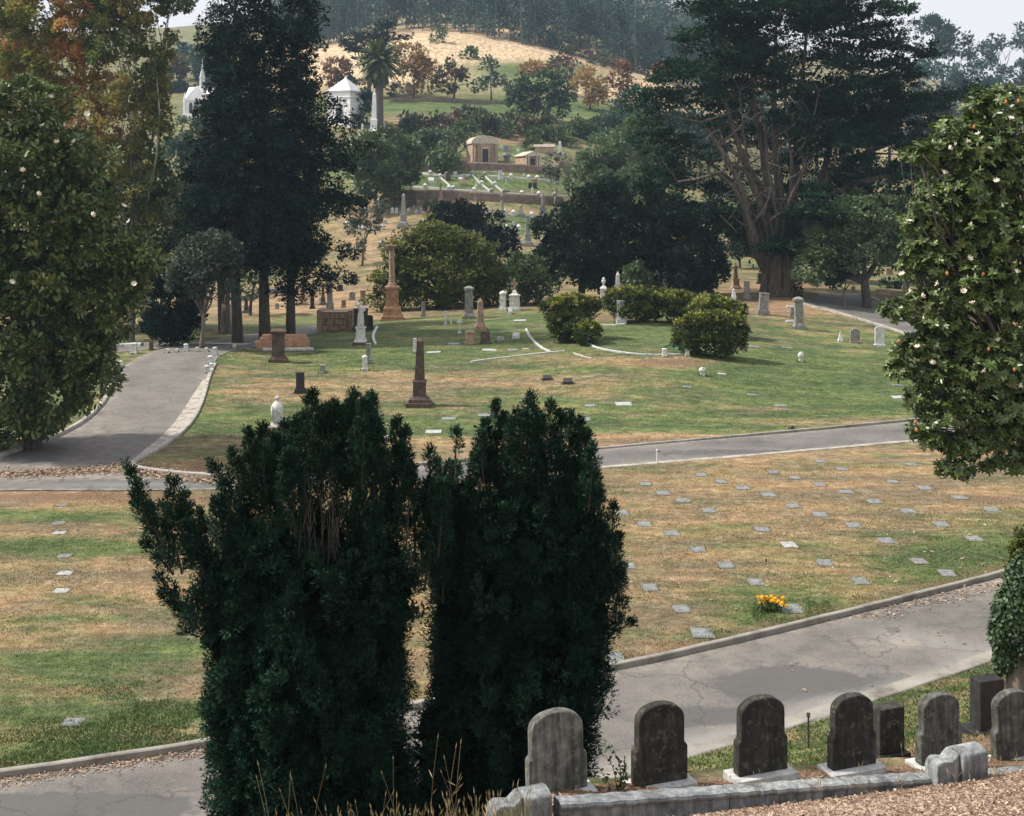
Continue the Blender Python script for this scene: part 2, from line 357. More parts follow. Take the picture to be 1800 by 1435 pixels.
def foliage(name, bl, mat, parent, s, cover=3.0, pr=4.4, lp=3.6, wp=2.0, k=26, mode='round', core=1.0, shell=.35, lk=4, r=None, loc=None, area=None, flat=1.0, up=.3):
    """bl: blobs ((x,y,z),(rx,ry,rz)) in metres; s: metres per picture element at that distance"""
    r = r or rs
    A = sum(math.pi*b[1][0]*b[1][2] for b in bl)
    m = max(6, int(A / (math.pi*(pr*s)**2) * cover))
    m = int(m*1.5); tc = 5
    P, O = blob_sample(bl, max(2, m//tc), shell, r, up)
    # sprays gather in tufts: each tuft centre carries a few of them, fanned out
    P = np.repeat(P, tc, 0); O = np.repeat(O, tc, 0); dv = rdir(len(P), r)*np.array([1, 1, .75 if mode != 'layer' else .22])
    P = P + dv*(pr*s*1.35)*(.4+.6*r.rand(len(P), 1)); O = unit(O + dv*.8)
    # drop what sits deep inside another blob
    a = np.array([[*b[0], *b[1]] for b in bl], float)
    q = np.min(np.linalg.norm((P[:, None, :] - a[None, :, :3]) / a[None, :, 3:], axis=-1), axis=1).reshape(-1, tc).max(axis=1).repeat(tc)
    P = P[q > .6]; O = O[q > .6]; m = len(P)
    Z = np.array([0, 0, 1.0]); jit = r.normal(size=(m, 3))
    if mode == 'round': Ax = unit(O + Z*.5 + jit*.35); ln = pr*s*1.2; rd = pr*s
    elif mode == 'up': Ax = unit(O*.35 + Z*1.0 + jit*.15); ln = pr*s*3.2; rd = pr*s*.55
    elif mode == 'layer': Ax = unit(O*np.array([1, 1, .15]) + Z*.12 + jit*np.array([.5, .5, .08])); ln = pr*s*2.6; rd = pr*s*.9
    elif mode == 'droop': Ax = unit(O*np.array([1, 1, .2]) - Z*.25 + jit*.3); ln = pr*s*2.0; rd = pr*s*.8
    elif mode == 'weep': Ax = unit(-Z*1.0 + O*np.array([.4, .4, .2]) + jit*.15); ln = pr*s*2.6; rd = pr*s*.5
    szj = (.6 + .8*r.rand(m))
    fl = {'layer': .3, 'droop': .8}.get(mode, 1.0)
    p, d, nn, L, Wd = plumes(P, Ax, ln*szj, rd*szj, k, lp*s, wp*s, .75 if mode not in ('up', 'weep') else .5, fl, r)
    rn = np.clip(np.repeat(np.repeat(r.rand(m//tc+1), tc)[:m]*.45 + r.rand(m)*.2, k) + r.rand(m*k)*.35, 0, 1)
    V = leaves(p, d, nn, L, Wd, lk); R = rn
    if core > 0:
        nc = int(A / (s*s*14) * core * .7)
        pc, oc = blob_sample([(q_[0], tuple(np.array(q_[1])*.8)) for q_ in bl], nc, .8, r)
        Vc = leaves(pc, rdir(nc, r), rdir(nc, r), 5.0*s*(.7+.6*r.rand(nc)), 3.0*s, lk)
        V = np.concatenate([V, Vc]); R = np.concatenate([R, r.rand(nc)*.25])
    n = len(V); kk = V.shape[1]
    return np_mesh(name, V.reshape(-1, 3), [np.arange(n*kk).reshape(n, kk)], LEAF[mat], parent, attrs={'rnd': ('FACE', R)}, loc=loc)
SP = 1.758 / F
def blobs_px(lst, Y, depth=1.0):
    """(px, py, rx, ry[, dy]) in the photograph's pixels at distance Y -> metres"""
    out = []
    for b in lst:
        px, py, rx, ry = b[:4]; dy = b[4] if len(b) > 4 else 0
        c = W(px, py, Y + dy); k = (Y + dy) / F
        out.append(((c.x, c.y, c.z), (rx*k, rx*k*depth, ry*k)))
    return out
def bent(a, b, n=6, sag=0.0, wob=.08, r=random):
    a = Vector(a); b = Vector(b); L = (b-a).length; o = []
    w = Vector((r.uniform(-1, 1), r.uniform(-1, 1), r.uniform(-.4, .4))) * L * wob
    for i in range(n):
        t = i/(n-1); o.append(a.lerp(b, t) + w*math.sin(math.pi*t) + Vector((0, 0, sag*math.sin(math.pi*t))))
    return o
def tree(name, label, cat, base, blobs, mat, s=None, trunk_r=.25, fork=.35, bark='bark', group=None, loose=False, limbs=True, limb_r=.45, lean=(0, 0), depth=1.0, **kw):
    """base: world point; blobs in metres; trunk with limbs to the blobs"""
    root = thing(name, label, cat, base, 0, group); s = s or base[1]*SP
    c = Vector(np.mean([b[0] for b in blobs], axis=0)); low = min(b[0][2]-b[1][2] for b in blobs)
    top = max(b[0][2] for b in blobs); base = Vector(base)
    fk = base + (Vector((c.x, c.y, 0)) - Vector((base.x, base.y, 0)))*.35; fk.z = base.z + (top-base.z)*fork
    m = S(); rr = random.Random(hash(label) % 1000 if False else len(label)*7 + int(base.y))
    off = lambda pts: [Vector(p) - base for p in pts]
    tp = off(bent(base - Vector((0, 0, .3)), fk, 6, 0, .05, rr)); m.tube(tp, [trunk_r*1.35, trunk_r*1.05, trunk_r, trunk_r*.92, trunk_r*.85, trunk_r*.8], 9)
    if limbs:
        for b in blobs[:14]:
            e = Vector(b[0]); m.tube(off(bent(fk - Vector((0, 0, trunk_r*.5)), e, 6, 0, .12, rr)), [trunk_r*limb_r*1.3, trunk_r*limb_r*1.1, trunk_r*limb_r*.9, trunk_r*limb_r*.65, trunk_r*limb_r*.45, trunk_r*.1], 6)
            for _ in range(3):
                d = Vector((rr.uniform(-1, 1)*b[1][0], rr.uniform(-1, 1)*b[1][1], rr.uniform(-.6, .9)*b[1][2]))*.85
                m.tube(off(bent(fk.lerp(e, rr.uniform(.5, .9)), e + d, 5, 0, .12, rr)), [trunk_r*limb_r*.5, trunk_r*limb_r*.4, trunk_r*limb_r*.3, trunk_r*limb_r*.2, .01], 5)
    m.build('trunk', M[bark], root, smooth=True)
    o = foliage('crown', blobs, mat, root, s, **kw)
    o.data.transform(Matrix.Translation(-base))
    return root
# ------------------------------------------------------------------ roads, ground, kerbs
def dense(line, step=1.0, smooth=2):
    p = [np.array(q, float) for q in line]
    for _ in range(smooth):
        q = [p[0]]
        for a, b in zip(p[:-1], p[1:]): q += [a*.75 + b*.25, a*.25 + b*.75]
        p = q + [p[-1]]
    p = np.array(p); d = np.concatenate([[0], np.cumsum(np.linalg.norm(np.diff(p, axis=0), axis=1))])
    n = max(2, int(d[-1]/step) + 1); t = np.linspace(0, d[-1], n)
    return np.stack([np.interp(t, d, p[:, k]) for k in range(p.shape[1])], 1)
def gl(pts): return [tuple(G(a, b))[:2] for a, b in pts]
R2near = dense([(-40, 46.5)] + [(( a-900)/F*24200/(b-350), 24200/(b-350)) for a, b in ((0,862),(200,863),(400,861),(720,850),(1050,822),(1400,793),(1600,775),(1800,760))] + [(40, 66)])
R2far = dense([(-40, 53)] + [((a-900)/F*24200/(b-350), 24200/(b-350)) for a, b in ((0,806),(225,822),(370,842),(700,824),(1050,793),(1300,770),(1600,742),(1800,722))] + [(40, 71.5)])
LRl = dense(gl([(-60,835),(0,805),(90,775),(150,745),(188,708),(200,672),(214,645),(250,625),(290,612),(350,606),(440,602)]), .8)
LRr = dense(gl([(222,832),(228,818),(270,797),(318,765),(343,735),(357,700),(364,665),(376,640),(385,626),(410,616),(470,609)]), .8)
LR2a = dense(gl([(330,604),(360,600),(420,590),(500,578),(600,566)]), 1.0)
LR2b = dense(gl([(330,610),(380,612),(430,606),(510,592),(610,578)]), 1.0)
PTl = dense(gl([(150,610),(205,604),(255,602),(300,601)]), 1); PTr = dense(gl([(150,624),(205,620),(255,616),(300,611)]), 1)
RRl = dense(gl([(1405,533),(1432,541),(1480,552),(1540,570),(1600,590),(1700,622),(1860,672)]), .8)
RRr = dense(gl([(1440,519),(1520,519),(1545,532),(1580,549),(1640,568),(1720,592),(1880,632)]), .8)
def resamp(l, n):
    d = np.concatenate([[0], np.cumsum(np.linalg.norm(np.diff(l, axis=0), axis=1))]); t = np.linspace(0, d[-1], n)
    return np.stack([np.interp(t, d, l[:, k]) for k in range(2)], 1)
ROADS = [('road', dense(FAR1, .8), dense(NEAR, .8)), ('road', R2far, R2near), ('road', LRl, LRr), ('path', LR2a, LR2b), ('path', PTl, PTr), ('road', RRl, RRr)]
def inside(X, Y, poly):
    r = np.zeros(X.shape, bool); x0, y0 = poly[:, 0].min(), poly[:, 1].min(); x1, y1 = poly[:, 0].max(), poly[:, 1].max()
    m = (X >= x0) & (X <= x1) & (Y >= y0) & (Y <= y1); xx = X[m]; yy = Y[m]; c = np.zeros(xx.shape, bool)
    for a, b in zip(poly, np.roll(poly, -1, 0)):
        if a[1] == b[1]: continue
        k = ((a[1] > yy) != (b[1] > yy)) & (xx < (b[0]-a[0])*(yy-a[1])/(b[1]-a[1]) + a[0]); c ^= k
    r[m] = c; return r
POLYS = []
for _, l, r_ in ROADS: POLYS.append(np.concatenate([resamp(l, 60), resamp(r_, 60)[::-1]]))
def on_road(X, Y):
    m = np.zeros(X.shape, bool)
    for p in POLYS: m |= inside(X, Y, p)
    return m
# ---- asphalt
m, nt, p, out = mat_new('old_asphalt'); v = coords(nt, world=True)
c = ramp(nt, noise(nt, v, .35, 4, .6), [(.35, (.105, .102, .10)), (.6, (.185, .178, .17))]).outputs[0]
c = mixc(nt, ramp(nt, noise(nt, v, 30, 5, .75), [(.35, (.72,)*3), (.65, (1.15,)*3)]).outputs[0], c, c, 'MULTIPLY') if False else c
sp = ramp(nt, noise(nt, v, 22, 6, .8), [(.40, (.42, .42, .42)), (.60, (1.08, 1.08, 1.08))]).outputs[0]
c = mixc(nt, 1.0, c, sp, 'MULTIPLY')
a = N(nt, 'ShaderNodeAttribute', attribute_name='dust')
c = mixc(nt, mixc(nt, 1.0, a.outputs['Fac'], ramp(nt, noise(nt, v, 1.6, 6, .75), [(.38, (.1,)*3), (.6, (1,)*3)]).outputs[0], 'MULTIPLY'), c, (.27, .235, .20))
a2 = N(nt, 'ShaderNodeAttribute', attribute_name='patch')
pa = N(nt, 'ShaderNodeMath', operation='MULTIPLY_ADD'); nt.links.new(noise(nt, v, 2.2, 7, .75), pa.inputs[0]); pa.inputs[1].default_value = 1.1; nt.links.new(a2.outputs['Fac'], pa.inputs[2])
c = mixc(nt, ramp(nt, pa.outputs[0], [(.80, (0,)*3), (.95, (.9,)*3)]).outputs[0], c, mixc(nt, noise(nt, v, 9, 6, .8), (.045, .044, .044), (.12, .117, .115)))
a3 = N(nt, 'ShaderNodeAttribute', attribute_name='pale')
c = mixc(nt, mixc(nt, 1.0, a3.outputs['Fac'], (.7, .7, .7), 'MULTIPLY'), c, (.24, .24, .235))
vo = N(nt, 'ShaderNodeTexVoronoi', feature='DISTANCE_TO_EDGE'); vo.inputs['Scale'].default_value = .34
wv = N(nt, 'ShaderNodeVectorMath', operation='ADD'); nn_ = N(nt, 'ShaderNodeTexNoise'); nn_.inputs['Scale'].default_value = 1.3; nn_.inputs['Detail'].default_value = 6; nt.links.new(v, nn_.inputs['Vector'])
nt.links.new(v, wv.inputs[0]); nt.links.new(nn_.outputs['Color'], wv.inputs[1]); nt.links.new(wv.outputs[0], vo.inputs['Vector'])
cr = ramp(nt, vo.outputs['Distance'], [(.0, (1,)*3), (.016, (0,)*3)]).outputs[0]
gate = ramp(nt, noise(nt, v, .25, 2), [(.42, (0,)*3), (.50, (1,)*3)]).outputs[0]
c = mixc(nt, mixc(nt, 1.0, mixc(nt, 1.0, cr, gate, 'MULTIPLY'), (.55,)*3, 'MULTIPLY'), c, (.035, .032, .03))
nt.links.new(c, p.inputs['Base Color']); p.inputs['Roughness'].default_value = .85
bump(nt, noise(nt, v, 25, 6, .8), p, .5, .01); M['asphalt'] = m

def pxpy(X, Y, Z): return PX(X, Y), HZ + (EYE - Z)*F/np.maximum(Y, 1)
def ell(px, py, lst):
    o = np.zeros(px.shape)
    for cx, cy, rx, ry, s in lst:
        d = ((px-cx)/rx)**2 + ((py-cy)/ry)**2; o += s*np.exp(-d*1.2)
    return o
for i, (nm, l, r_) in enumerate(ROADS):
    n = max(int(np.linalg.norm(np.diff(l, axis=0), axis=1).sum() / (.4 if i == 0 else .7)), 8); k = 18 if i == 0 else 10
    a_, b_ = resamp(l, n), resamp(r_, n); t = np.linspace(0, 1, k)[None, :, None]
    P = a_[:, None, :]*(1-t) + b_[:, None, :]*t; X, Y = P[..., 0].ravel(), P[..., 1].ravel()
    Z = Zf(X, Y) + .004 + .003*i
    if i == 0: Z = np.full(X.shape, .004) + 0*X; 
    idx = np.arange(n*k).reshape(n, k); fq = np.stack([idx[:-1, :-1], idx[:-1, 1:], idx[1:, 1:], idx[1:, :-1]], -1).reshape(-1, 4)[:, ::-1]
    tt = np.broadcast_to(t[..., 0], (n, k)).ravel(); px, py = pxpy(X, Y, Z)
    edge = np.maximum(np.exp(-tt/.09), np.exp(-(1-tt)/.09))
    wear = .10 + .28*np.exp(-((tt-.5)/.25)**2)*(i in (0, 2)) + .9*edge
    wear += ell(px, py, [(120,832,170,14,1.3),(350,850,120,10,1.0),(1740,1040,60,20,.6),(1600,1130,90,14,.9),(170,760,60,40,.5),(1250,1170,160,20,.3)])
    pt = ell(px, py, [(1385,1198,100,24,1.6),(1340,1215,60,18,1.0),(1300,1260,160,16,.5),(1590,1200,120,16,.6),(100,1420,240,22,1.5),(1200,1260,90,20,.6),(300,850,300,9,.8),(60,800,90,24,.5),(1300,795,260,6,.6)])
    pl = ell(px, py, [(1555,1113,22,6,1),(1600,1120,30,7,1),(1650,1130,30,7,1),(1700,1140,30,8,.8),(1500,1232,110,9,.9),(1400,1260,70,9,.8),(1250,1300,90,14,.7),(1350,1290,60,10,.7),(200,852,160,5,.8)])
    if i == 0: pl += .9*np.exp(-((1-tt)/.07)**2)
    np_mesh(nm, np.stack([X, Y, Z], 1), [fq], M['asphalt'], smooth=True, attrs={'dust': ('POINT', np.clip(wear, 0, 1)), 'patch': ('POINT', np.clip(pt, 0, 1)), 'pale': ('POINT', np.clip(pl, 0, 1))})['kind'] = 'structure'

# ---- the ground, one sheet
ys = np.concatenate([np.arange(-24, 8, 1.0), np.arange(8, 68, .33), np.arange(68, 130, .55), np.arange(130, 300, 1.4), np.arange(300, 915, 8.0)])
us = np.linspace(-.85, .85, 300)
X = (us[None, :] * (np.abs(ys)[:, None] + 28)); Y = np.broadcast_to(ys[:, None], X.shape)
Xr, Yr = X.ravel(), Y.ravel().copy(); Z = Zf(Xr, Yr); rd = on_road(Xr, Yr)
px, py = pxpy(Xr, Yr, Z); px = np.where(Yr < 5, 900 + Xr*200, px); py = np.where(Yr < 5, 1900, py)
b1 = sdist(Xr, Yr, NEAR)
low = Yr < 58
g = np.where(low, .37, .66); g = np.where((Yr > 58) & (Yr < 100) & (px > 250), .74, g)
g = np.where(low & (px < 700), .42, g)
g = np.where(b1 > 0, .62, g); g = np.where(Yr > 103, .40, g); g = np.where((Yr > 130), .62, g)
g += ell(px, py, [
 # lower lawn
 (1700,990,150,55,1.0),(1400,1075,130,42,1.0),(1500,880,360,40,-.1),(1235,1120,60,22,.35),(1120,1165,90,16,.5),(1320,950,130,30,.12),(1420,905,120,14,-.2),(1500,860,300,22,-.25),(1200,800,300,16,-.15),(1170,1060,120,50,-.1),(1560,1070,120,22,-.3),
 (110,962,190,14,1.1),(60,905,160,12,.6),(400,900,180,10,.2),(150,940,200,12,-.25),(260,1010,260,40,-.22),(150,1090,220,26,.12),(180,1160,240,28,.28),(330,1210,90,24,-.3),(60,1170,160,30,.4),(330,1130,90,20,.3),(160,1250,260,40,.55),(150,1320,300,28,.7),(30,1300,60,14,-.4),(110,875,300,12,-.6),
 # knoll
 (560,690,180,26,-.42),(800,672,130,24,-.45),(650,665,80,14,-.2),(430,670,60,34,-.25),(380,830,110,14,-.4),(480,760,180,40,.25),(1010,672,110,22,-.28),(1130,670,140,20,-.12),(1250,640,180,26,.2),(1500,690,220,40,.5),(1380,640,120,20,.3),(1330,720,90,9,-.35),(1500,742,260,9,-.42),(1100,770,160,12,-.45),(1200,740,220,16,.2),(900,750,260,22,.18),(700,620,110,26,.2),(860,600,60,22,.2),(950,560,60,20,.1),(1110,590,80,22,.3),(1100,634,150,9,-.6),(1180,640,80,9,-.6),(1380,560,90,22,-.2),(1350,600,90,20,-.05),(1600,610,60,20,.2),(1020,545,60,14,-.4),(1130,530,200,6,-.6),(960,525,80,8,-.6),(660,545,60,16,-.2),
 # beyond the knoll
 (540,545,120,12,-.25),(540,562,120,10,.35),(470,520,140,20,-.5),(620,520,90,30,-.4),(1400,500,140,10,-.5),(1500,505,90,9,.4),(1380,540,50,14,-.5),(1600,520,80,12,.2),
 # terraces
 (700,318,60,12,.45),(840,322,160,22,.55),(960,330,120,14,.2),(800,352,140,6,-.7),(880,375,80,12,.15),(930,392,70,16,.4),(850,372,80,6,-.6),(940,430,80,9,-.6),(640,370,90,10,-.6),(680,400,120,22,-.35),(600,350,60,8,.1),(600,300,60,20,.2),(900,262,80,9,.35),(300,450,60,20,.2),(310,470,30,8,.6),(640,440,60,40,-.4),
 # hillside
 (950,140,150,22,.7),(900,110,160,12,.5),(980,190,140,16,.75),(700,190,160,12,.55),(1120,160,90,20,-.2),(1040,225,60,10,.5),(720,212,40,12,-.7),(920,240,60,10,-.7),(880,236,30,16,-.6),
])
gold = np.clip((Yr - 285)/25, 0, 1) * np.clip(1.2 - ell(px, py, [(950,135,150,24,1.3),(900,118,140,12,.8),(760,150,90,14,.6)]), 0, 1)
gold *= np.where(px > 1200, .35, 1); gold = np.where(Yr > 430, gold*.35, gold) * np.clip((px-430)/90, 0, 1)
bare = ell(px, py, [(120,874,340,9,1.2),(330,832,110,6,1.1),(1100,775,140,7,.6),(1180,638,90,7,1.1),(1060,560,40,9,.8),(740,222,60,12,.8),(900,245,60,9,.8),(790,338,220,6,.8),(1390,545,60,14,.5),(500,520,90,12,.4),(470,602,60,6,1.0),(1750,880,70,10,.8),(370,820,70,9,.6),(800,160,120,6,.4)])
bare += np.where(b1 > 6.3, 1.0, 0) * np.clip((Xr+1)/2, 0, 1) + np.where(b1 > 8.3, .5, 0)
bare = np.where((b1 > 6.3) & (Xr < 0), .35, bare)
# dry edges beside the kerbs
bf = -sdist(Xr, Yr, FAR1); bare += np.where((bf > 0) & (bf < 1.0) & (px > 1050), .5, 0)
g = np.where(b1 > 6, g - .35, g)
Zg = Z - np.where(rd, .035, 0)
n, k = X.shape; idx = np.arange(n*k).reshape(n, k)
fq = np.stack([idx[:-1, :-1], idx[:-1, 1:], idx[1:, 1:], idx[1:, :-1]], -1).reshape(-1, 4)
m, nt, p, out = mat_new('lawn_and_dry_grass'); v = coords(nt, world=True)
A = lambda s: N(nt, 'ShaderNodeAttribute', attribute_name=s).outputs['Fac']
vx = coords(nt, (.55, 1.6, 1), world=True)     # patches drawn out along the slope
n1 = noise(nt, vx, .5, 9, .74)
ad = N(nt, 'ShaderNodeMath', operation='MULTIPLY_ADD'); nt.links.new(n1, ad.inputs[0]); ad.inputs[1].default_value = 2.6; ad.inputs[2].default_value = -1.3
ad2 = N(nt, 'ShaderNodeMath', operation='ADD'); nt.links.new(ad.outputs[0], ad2.inputs[0]); nt.links.new(A('green'), ad2.inputs[1])
n3 = noise(nt, coords(nt, (1, 2.2, 1), world=True), 5, 6, .78)
ad3 = N(nt, 'ShaderNodeMath', operation='MULTIPLY_ADD'); nt.links.new(n3, ad3.inputs[0]); ad3.inputs[1].default_value = .9; nt.links.new(ad2.outputs[0], ad3.inputs[2])
gm = ramp(nt, ad3.outputs[0], [(.68, (0,)*3), (1.18, (1,)*3)]); gm.color_ramp.elements[0].position = .55; gm.color_ramp.elements[1].position = 1.0
sh = N(nt, 'ShaderNodeMath', operation='MULTIPLY'); nt.links.new(ad3.outputs[0], sh.inputs[0]); sh.inputs[1].default_value = .78; nt.links.new(sh.outputs[0], gm.inputs[0])
nf = noise(nt, coords(nt, (1, 1.3, 1), world=True), 1.6, 12, .86); nm_ = noise(nt, v, 1.1, 6, .7)
tan = ramp(nt, nf, [(.38, (.115, .078, .05)), (.5, (.275, .20, .125)), (.62, (.47, .37, .245))]).outputs[0]
tan = mixc(nt, ramp(nt, nm_, [(.4, (0,)*3), (.62, (.65,)*3)]).outputs[0], tan, ramp(nt, nf, [(.35, (.19, .11, .065)), (.65, (.36, .21, .13))]).outputs[0])
grn = ramp(nt, nf, [(.38, (.034, .058, .022)), (.5, (.092, .128, .050)), (.62, (.19, .215, .10))]).outputs[0]
c = mixc(nt, gm.outputs[0], tan, grn)
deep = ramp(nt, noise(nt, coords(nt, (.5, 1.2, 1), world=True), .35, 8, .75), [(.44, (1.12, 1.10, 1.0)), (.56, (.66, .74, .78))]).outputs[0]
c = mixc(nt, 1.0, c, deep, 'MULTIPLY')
gc = ramp(nt, noise(nt, coords(nt, (1, .35, 1), world=True), .9, 6, .7), [(.36, (.24, .18, .11)), (.5, (.48, .36, .23)), (.64, (.62, .50, .35))]).outputs[0]
c = mixc(nt, A('gold'), c, gc)
bc = ramp(nt, noise(nt, v, 16, 6, .8), [(.36, (.07, .042, .03)), (.52, (.20, .125, .085)), (.66, (.38, .26, .18))]).outputs[0]
bs = N(nt, 'ShaderNodeMath', operation='MULTIPLY_ADD'); nt.links.new(nm_, bs.inputs[0]); bs.inputs[1].default_value = 1.4; bs.inputs[2].default_value = -.75
bs2 = N(nt, 'ShaderNodeMath', operation='ADD', use_clamp=True); nt.links.new(bs.outputs[0], bs2.inputs[0]); nt.links.new(A('bare'), bs2.inputs[1])
bs3 = N(nt, 'ShaderNodeMath', operation='MULTIPLY', use_clamp=True); nt.links.new(bs2.outputs[0], bs3.inputs[0]); nt.links.new(ramp(nt, A('bare'), [(.05, (0,)*3), (.5, (1,)*3)]).outputs[0], bs3.inputs[1])
c = mixc(nt, bs3.outputs[0], c, bc)
nt.links.new(c, p.inputs['Base Color']); p.inputs['Roughness'].default_value = .95; p.inputs['Specular IOR Level'].default_value = .1
bump(nt, nf, p, .9, .05); M['ground'] = m
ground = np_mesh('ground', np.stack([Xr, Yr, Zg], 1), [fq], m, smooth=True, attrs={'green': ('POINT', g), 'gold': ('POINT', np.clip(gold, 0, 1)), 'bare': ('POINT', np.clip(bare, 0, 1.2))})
ground['kind'] = 'structure'

# ---- kerbs
def kerb(line, w=.16, h=.13, mat='kerb', side=1, name='kerb', zoff=None, gap=0, base=-.25, joints=True):
    """bar along a world polyline; side=+1 puts its width to the left of the line's direction"""
    L = dense(line, .5, 1) if len(line) < 30 else np.array(line); s = S(); n = len(L)
    T = np.gradient(L, axis=0); T /= np.linalg.norm(T, axis=1)[:, None]; Nn = np.stack([-T[:, 1], T[:, 0]], 1)*side
    z = Zf(L[:, 0], L[:, 1]) if zoff is None else np.full(n, zoff); rr = random.Random(n)
    v = []; f = []; wob = 0
    for i in range(n):
        wob = wob*.85 + rr.uniform(-.008, .008); hh = h + rr.uniform(-.006, .006)
        for o_, q in ((0, base), (0.01, hh-.02), (.035, hh), (w-.03, hh), (w, hh-.02), (w, base)):
            v.append((L[i, 0] + Nn[i, 0]*(o_+wob), L[i, 1] + Nn[i, 1]*(o_+wob), z[i] + q))
    for i in range(n-1):
        for k in range(5): f.append((i*6+k, i*6+k+1, (i+1)*6+k+1, (i+1)*6+k))
    f += [tuple(range(6))[::-1], tuple(range((n-1)*6, n*6))]
    s.add(v, f); o = s.build(name, M[mat]); bm_fix(o); o['kind'] = 'structure'; return o
import bmesh
def bm_fix(o):
    b = bmesh.new(); b.from_mesh(o.data); bmesh.ops.recalc_face_normals(b, faces=b.faces); b.to_mesh(o.data); b.free()
def cut(line, y0, y1, ax=0): return np.array([q for q in line if y0 <= q[ax] <= y1])
d1 = dense(FAR1, .5, 1); kerb(d1, .17, .15, 'kerb', 1, zoff=0)
d2 = dense(NEAR, .5, 1); kerb(cut(d2, -40, 60), .45, .10, 'kerb', -1, zoff=0)
kerb(cut(R2far, (372-900)/F*49, 60), .18, .14, 'kerb', 1, zoff=0)
kerb(cut(R2near, 2.5, 60), .28, .045, 'kerbpale', -1, zoff=0)
kerb(cut(LRl, 20, 76, 1), .22, .16, 'kerbpale', 1)
kerb(dense(gl([(370,839),(300,834),(240,826),(226,820),(232,812),(262,797),(310,767),(338,736),(354,700),(363,665),(374,640)]), .5), .22, .12, 'kerbpale', -1)
# worn concrete gutter beside the left road
gl1 = dense(gl([(232,818),(262,797),(312,765),(340,735),(355,700),(363,668)]), .5); T = np.gradient(gl1, axis=0); T /= np.linalg.norm(T, axis=1)[:, None]
wv_ = .7*np.sin(np.linspace(.25, 2.9, len(gl1)))[:, None]; gl2 = gl1 + np.stack([-T[:, 1], T[:, 0]], 1)*wv_
Vv = np.concatenate([gl1, gl2]); z = Zf(Vv[:, 0], Vv[:, 1]) + .024; nn = len(gl1); ii = np.arange(nn-1)
np_mesh('gutter', np.column_stack([Vv, z]), [np.stack([ii, ii+1, ii+1+nn, ii+nn], 1)], stone_mat('broken_gutter', (.36, .33, .29), (.12, .085, .06), (.44, .41, .37), 2.2, 0, .9, 0, .5), smooth=True)['kind'] = 'structure'
kerb(cut(RRl, 85, 140, 1), .25, .16, 'kerbpale', -1)
kerb(cut(RRr, 85, 122, 1), .25, .16, 'kerbpale', 1)
# ------------------------------------------------------------------ monuments
def arch(w, h, rise, n=12):
    """tablet outline with an arched head"""
    p = [(-w/2, 0), (w/2, 0), (w/2, h-rise)]
    for i in range(1, n): a = math.pi*i/n; p.append((w/2*math.cos(a), h-rise + rise*math.sin(a)))
    return p + [(-w/2, h-rise)]
def figure(s, x, y, z, h, arm=0, wings=False):
    """standing robed figure, continuous outline, face, arms"""
    H = h; e = .0
    prof = [(.13,0),(.15,.02),(.135,.12),(.115,.3),(.105,.42),(.115,.5),(.085,.6),(.10,.68),(.115,.76),(.10,.81),(.045,.835),(.034,.86),(.05,.885),(.062,.925),(.056,.965),(.03,.99),(.008,1.0)]
    s.lathe(x, y, [(r*H, z + q*H) for r, q in prof], 14, 1.0, .78)
    s.lathe(x, y - .055*H, [(.006*H, z+.90*H), (.012*H, z+.915*H), (.006*H, z+.935*H)], 6)
    for sd in (-1, 1):
        up = arm and sd == arm
        a = (x + sd*.10*H, y, z+.785*H)
        if up: pts = [a, (x + sd*.17*H, y-.03*H, z+.86*H), (x + sd*.20*H, y-.05*H, z+1.02*H)]
        else: pts = [a, (x + sd*.15*H, y-.02*H, z+.64*H), (x + sd*.06*H, y-.13*H, z+.60*H)]
        s.tube(pts, [.042*H, .034*H, .02*H], 7)
        s.lathe(pts[-1][0], pts[-1][1], [(.012*H, pts[-1][2]-.02*H), (.024*H, pts[-1][2]), (.012*H, pts[-1][2]+.03*H)], 6)
    for k in range(5):      # folds of the robe
        q = -1.2 + k*.6; s.tube([(x + math.sin(q)*.105*H, y - math.cos(q)*.082*H, z+.55*H), (x + math.sin(q)*.135*H, y - math.cos(q)*.11*H, z+.01*H)], [.01*H, .022*H], 5)
    if wings:
        for sd in (-1, 1): s.prism([(sd*.03*H, .5*H), (sd*.20*H, .62*H), (sd*.24*H, .88*H), (sd*.12*H, .84*H), (sd*.03*H, .76*H)][::sd], y+.07*H, y+.11*H, x, z)
def urn(s, x, y, z, h, r):
    s.lathe(x, y, [(q*r, z + t*h) for q, t in ((.7,0),(.75,.06),(.3,.12),(.28,.18),(.7,.32),(1,.5),(1.02,.6),(.8,.68),(.55,.74),(.85,.78),(.8,.83),(.4,.9),(.18,.94),(.2,.97),(.03,1))], 14)
MN = {}
GM = []
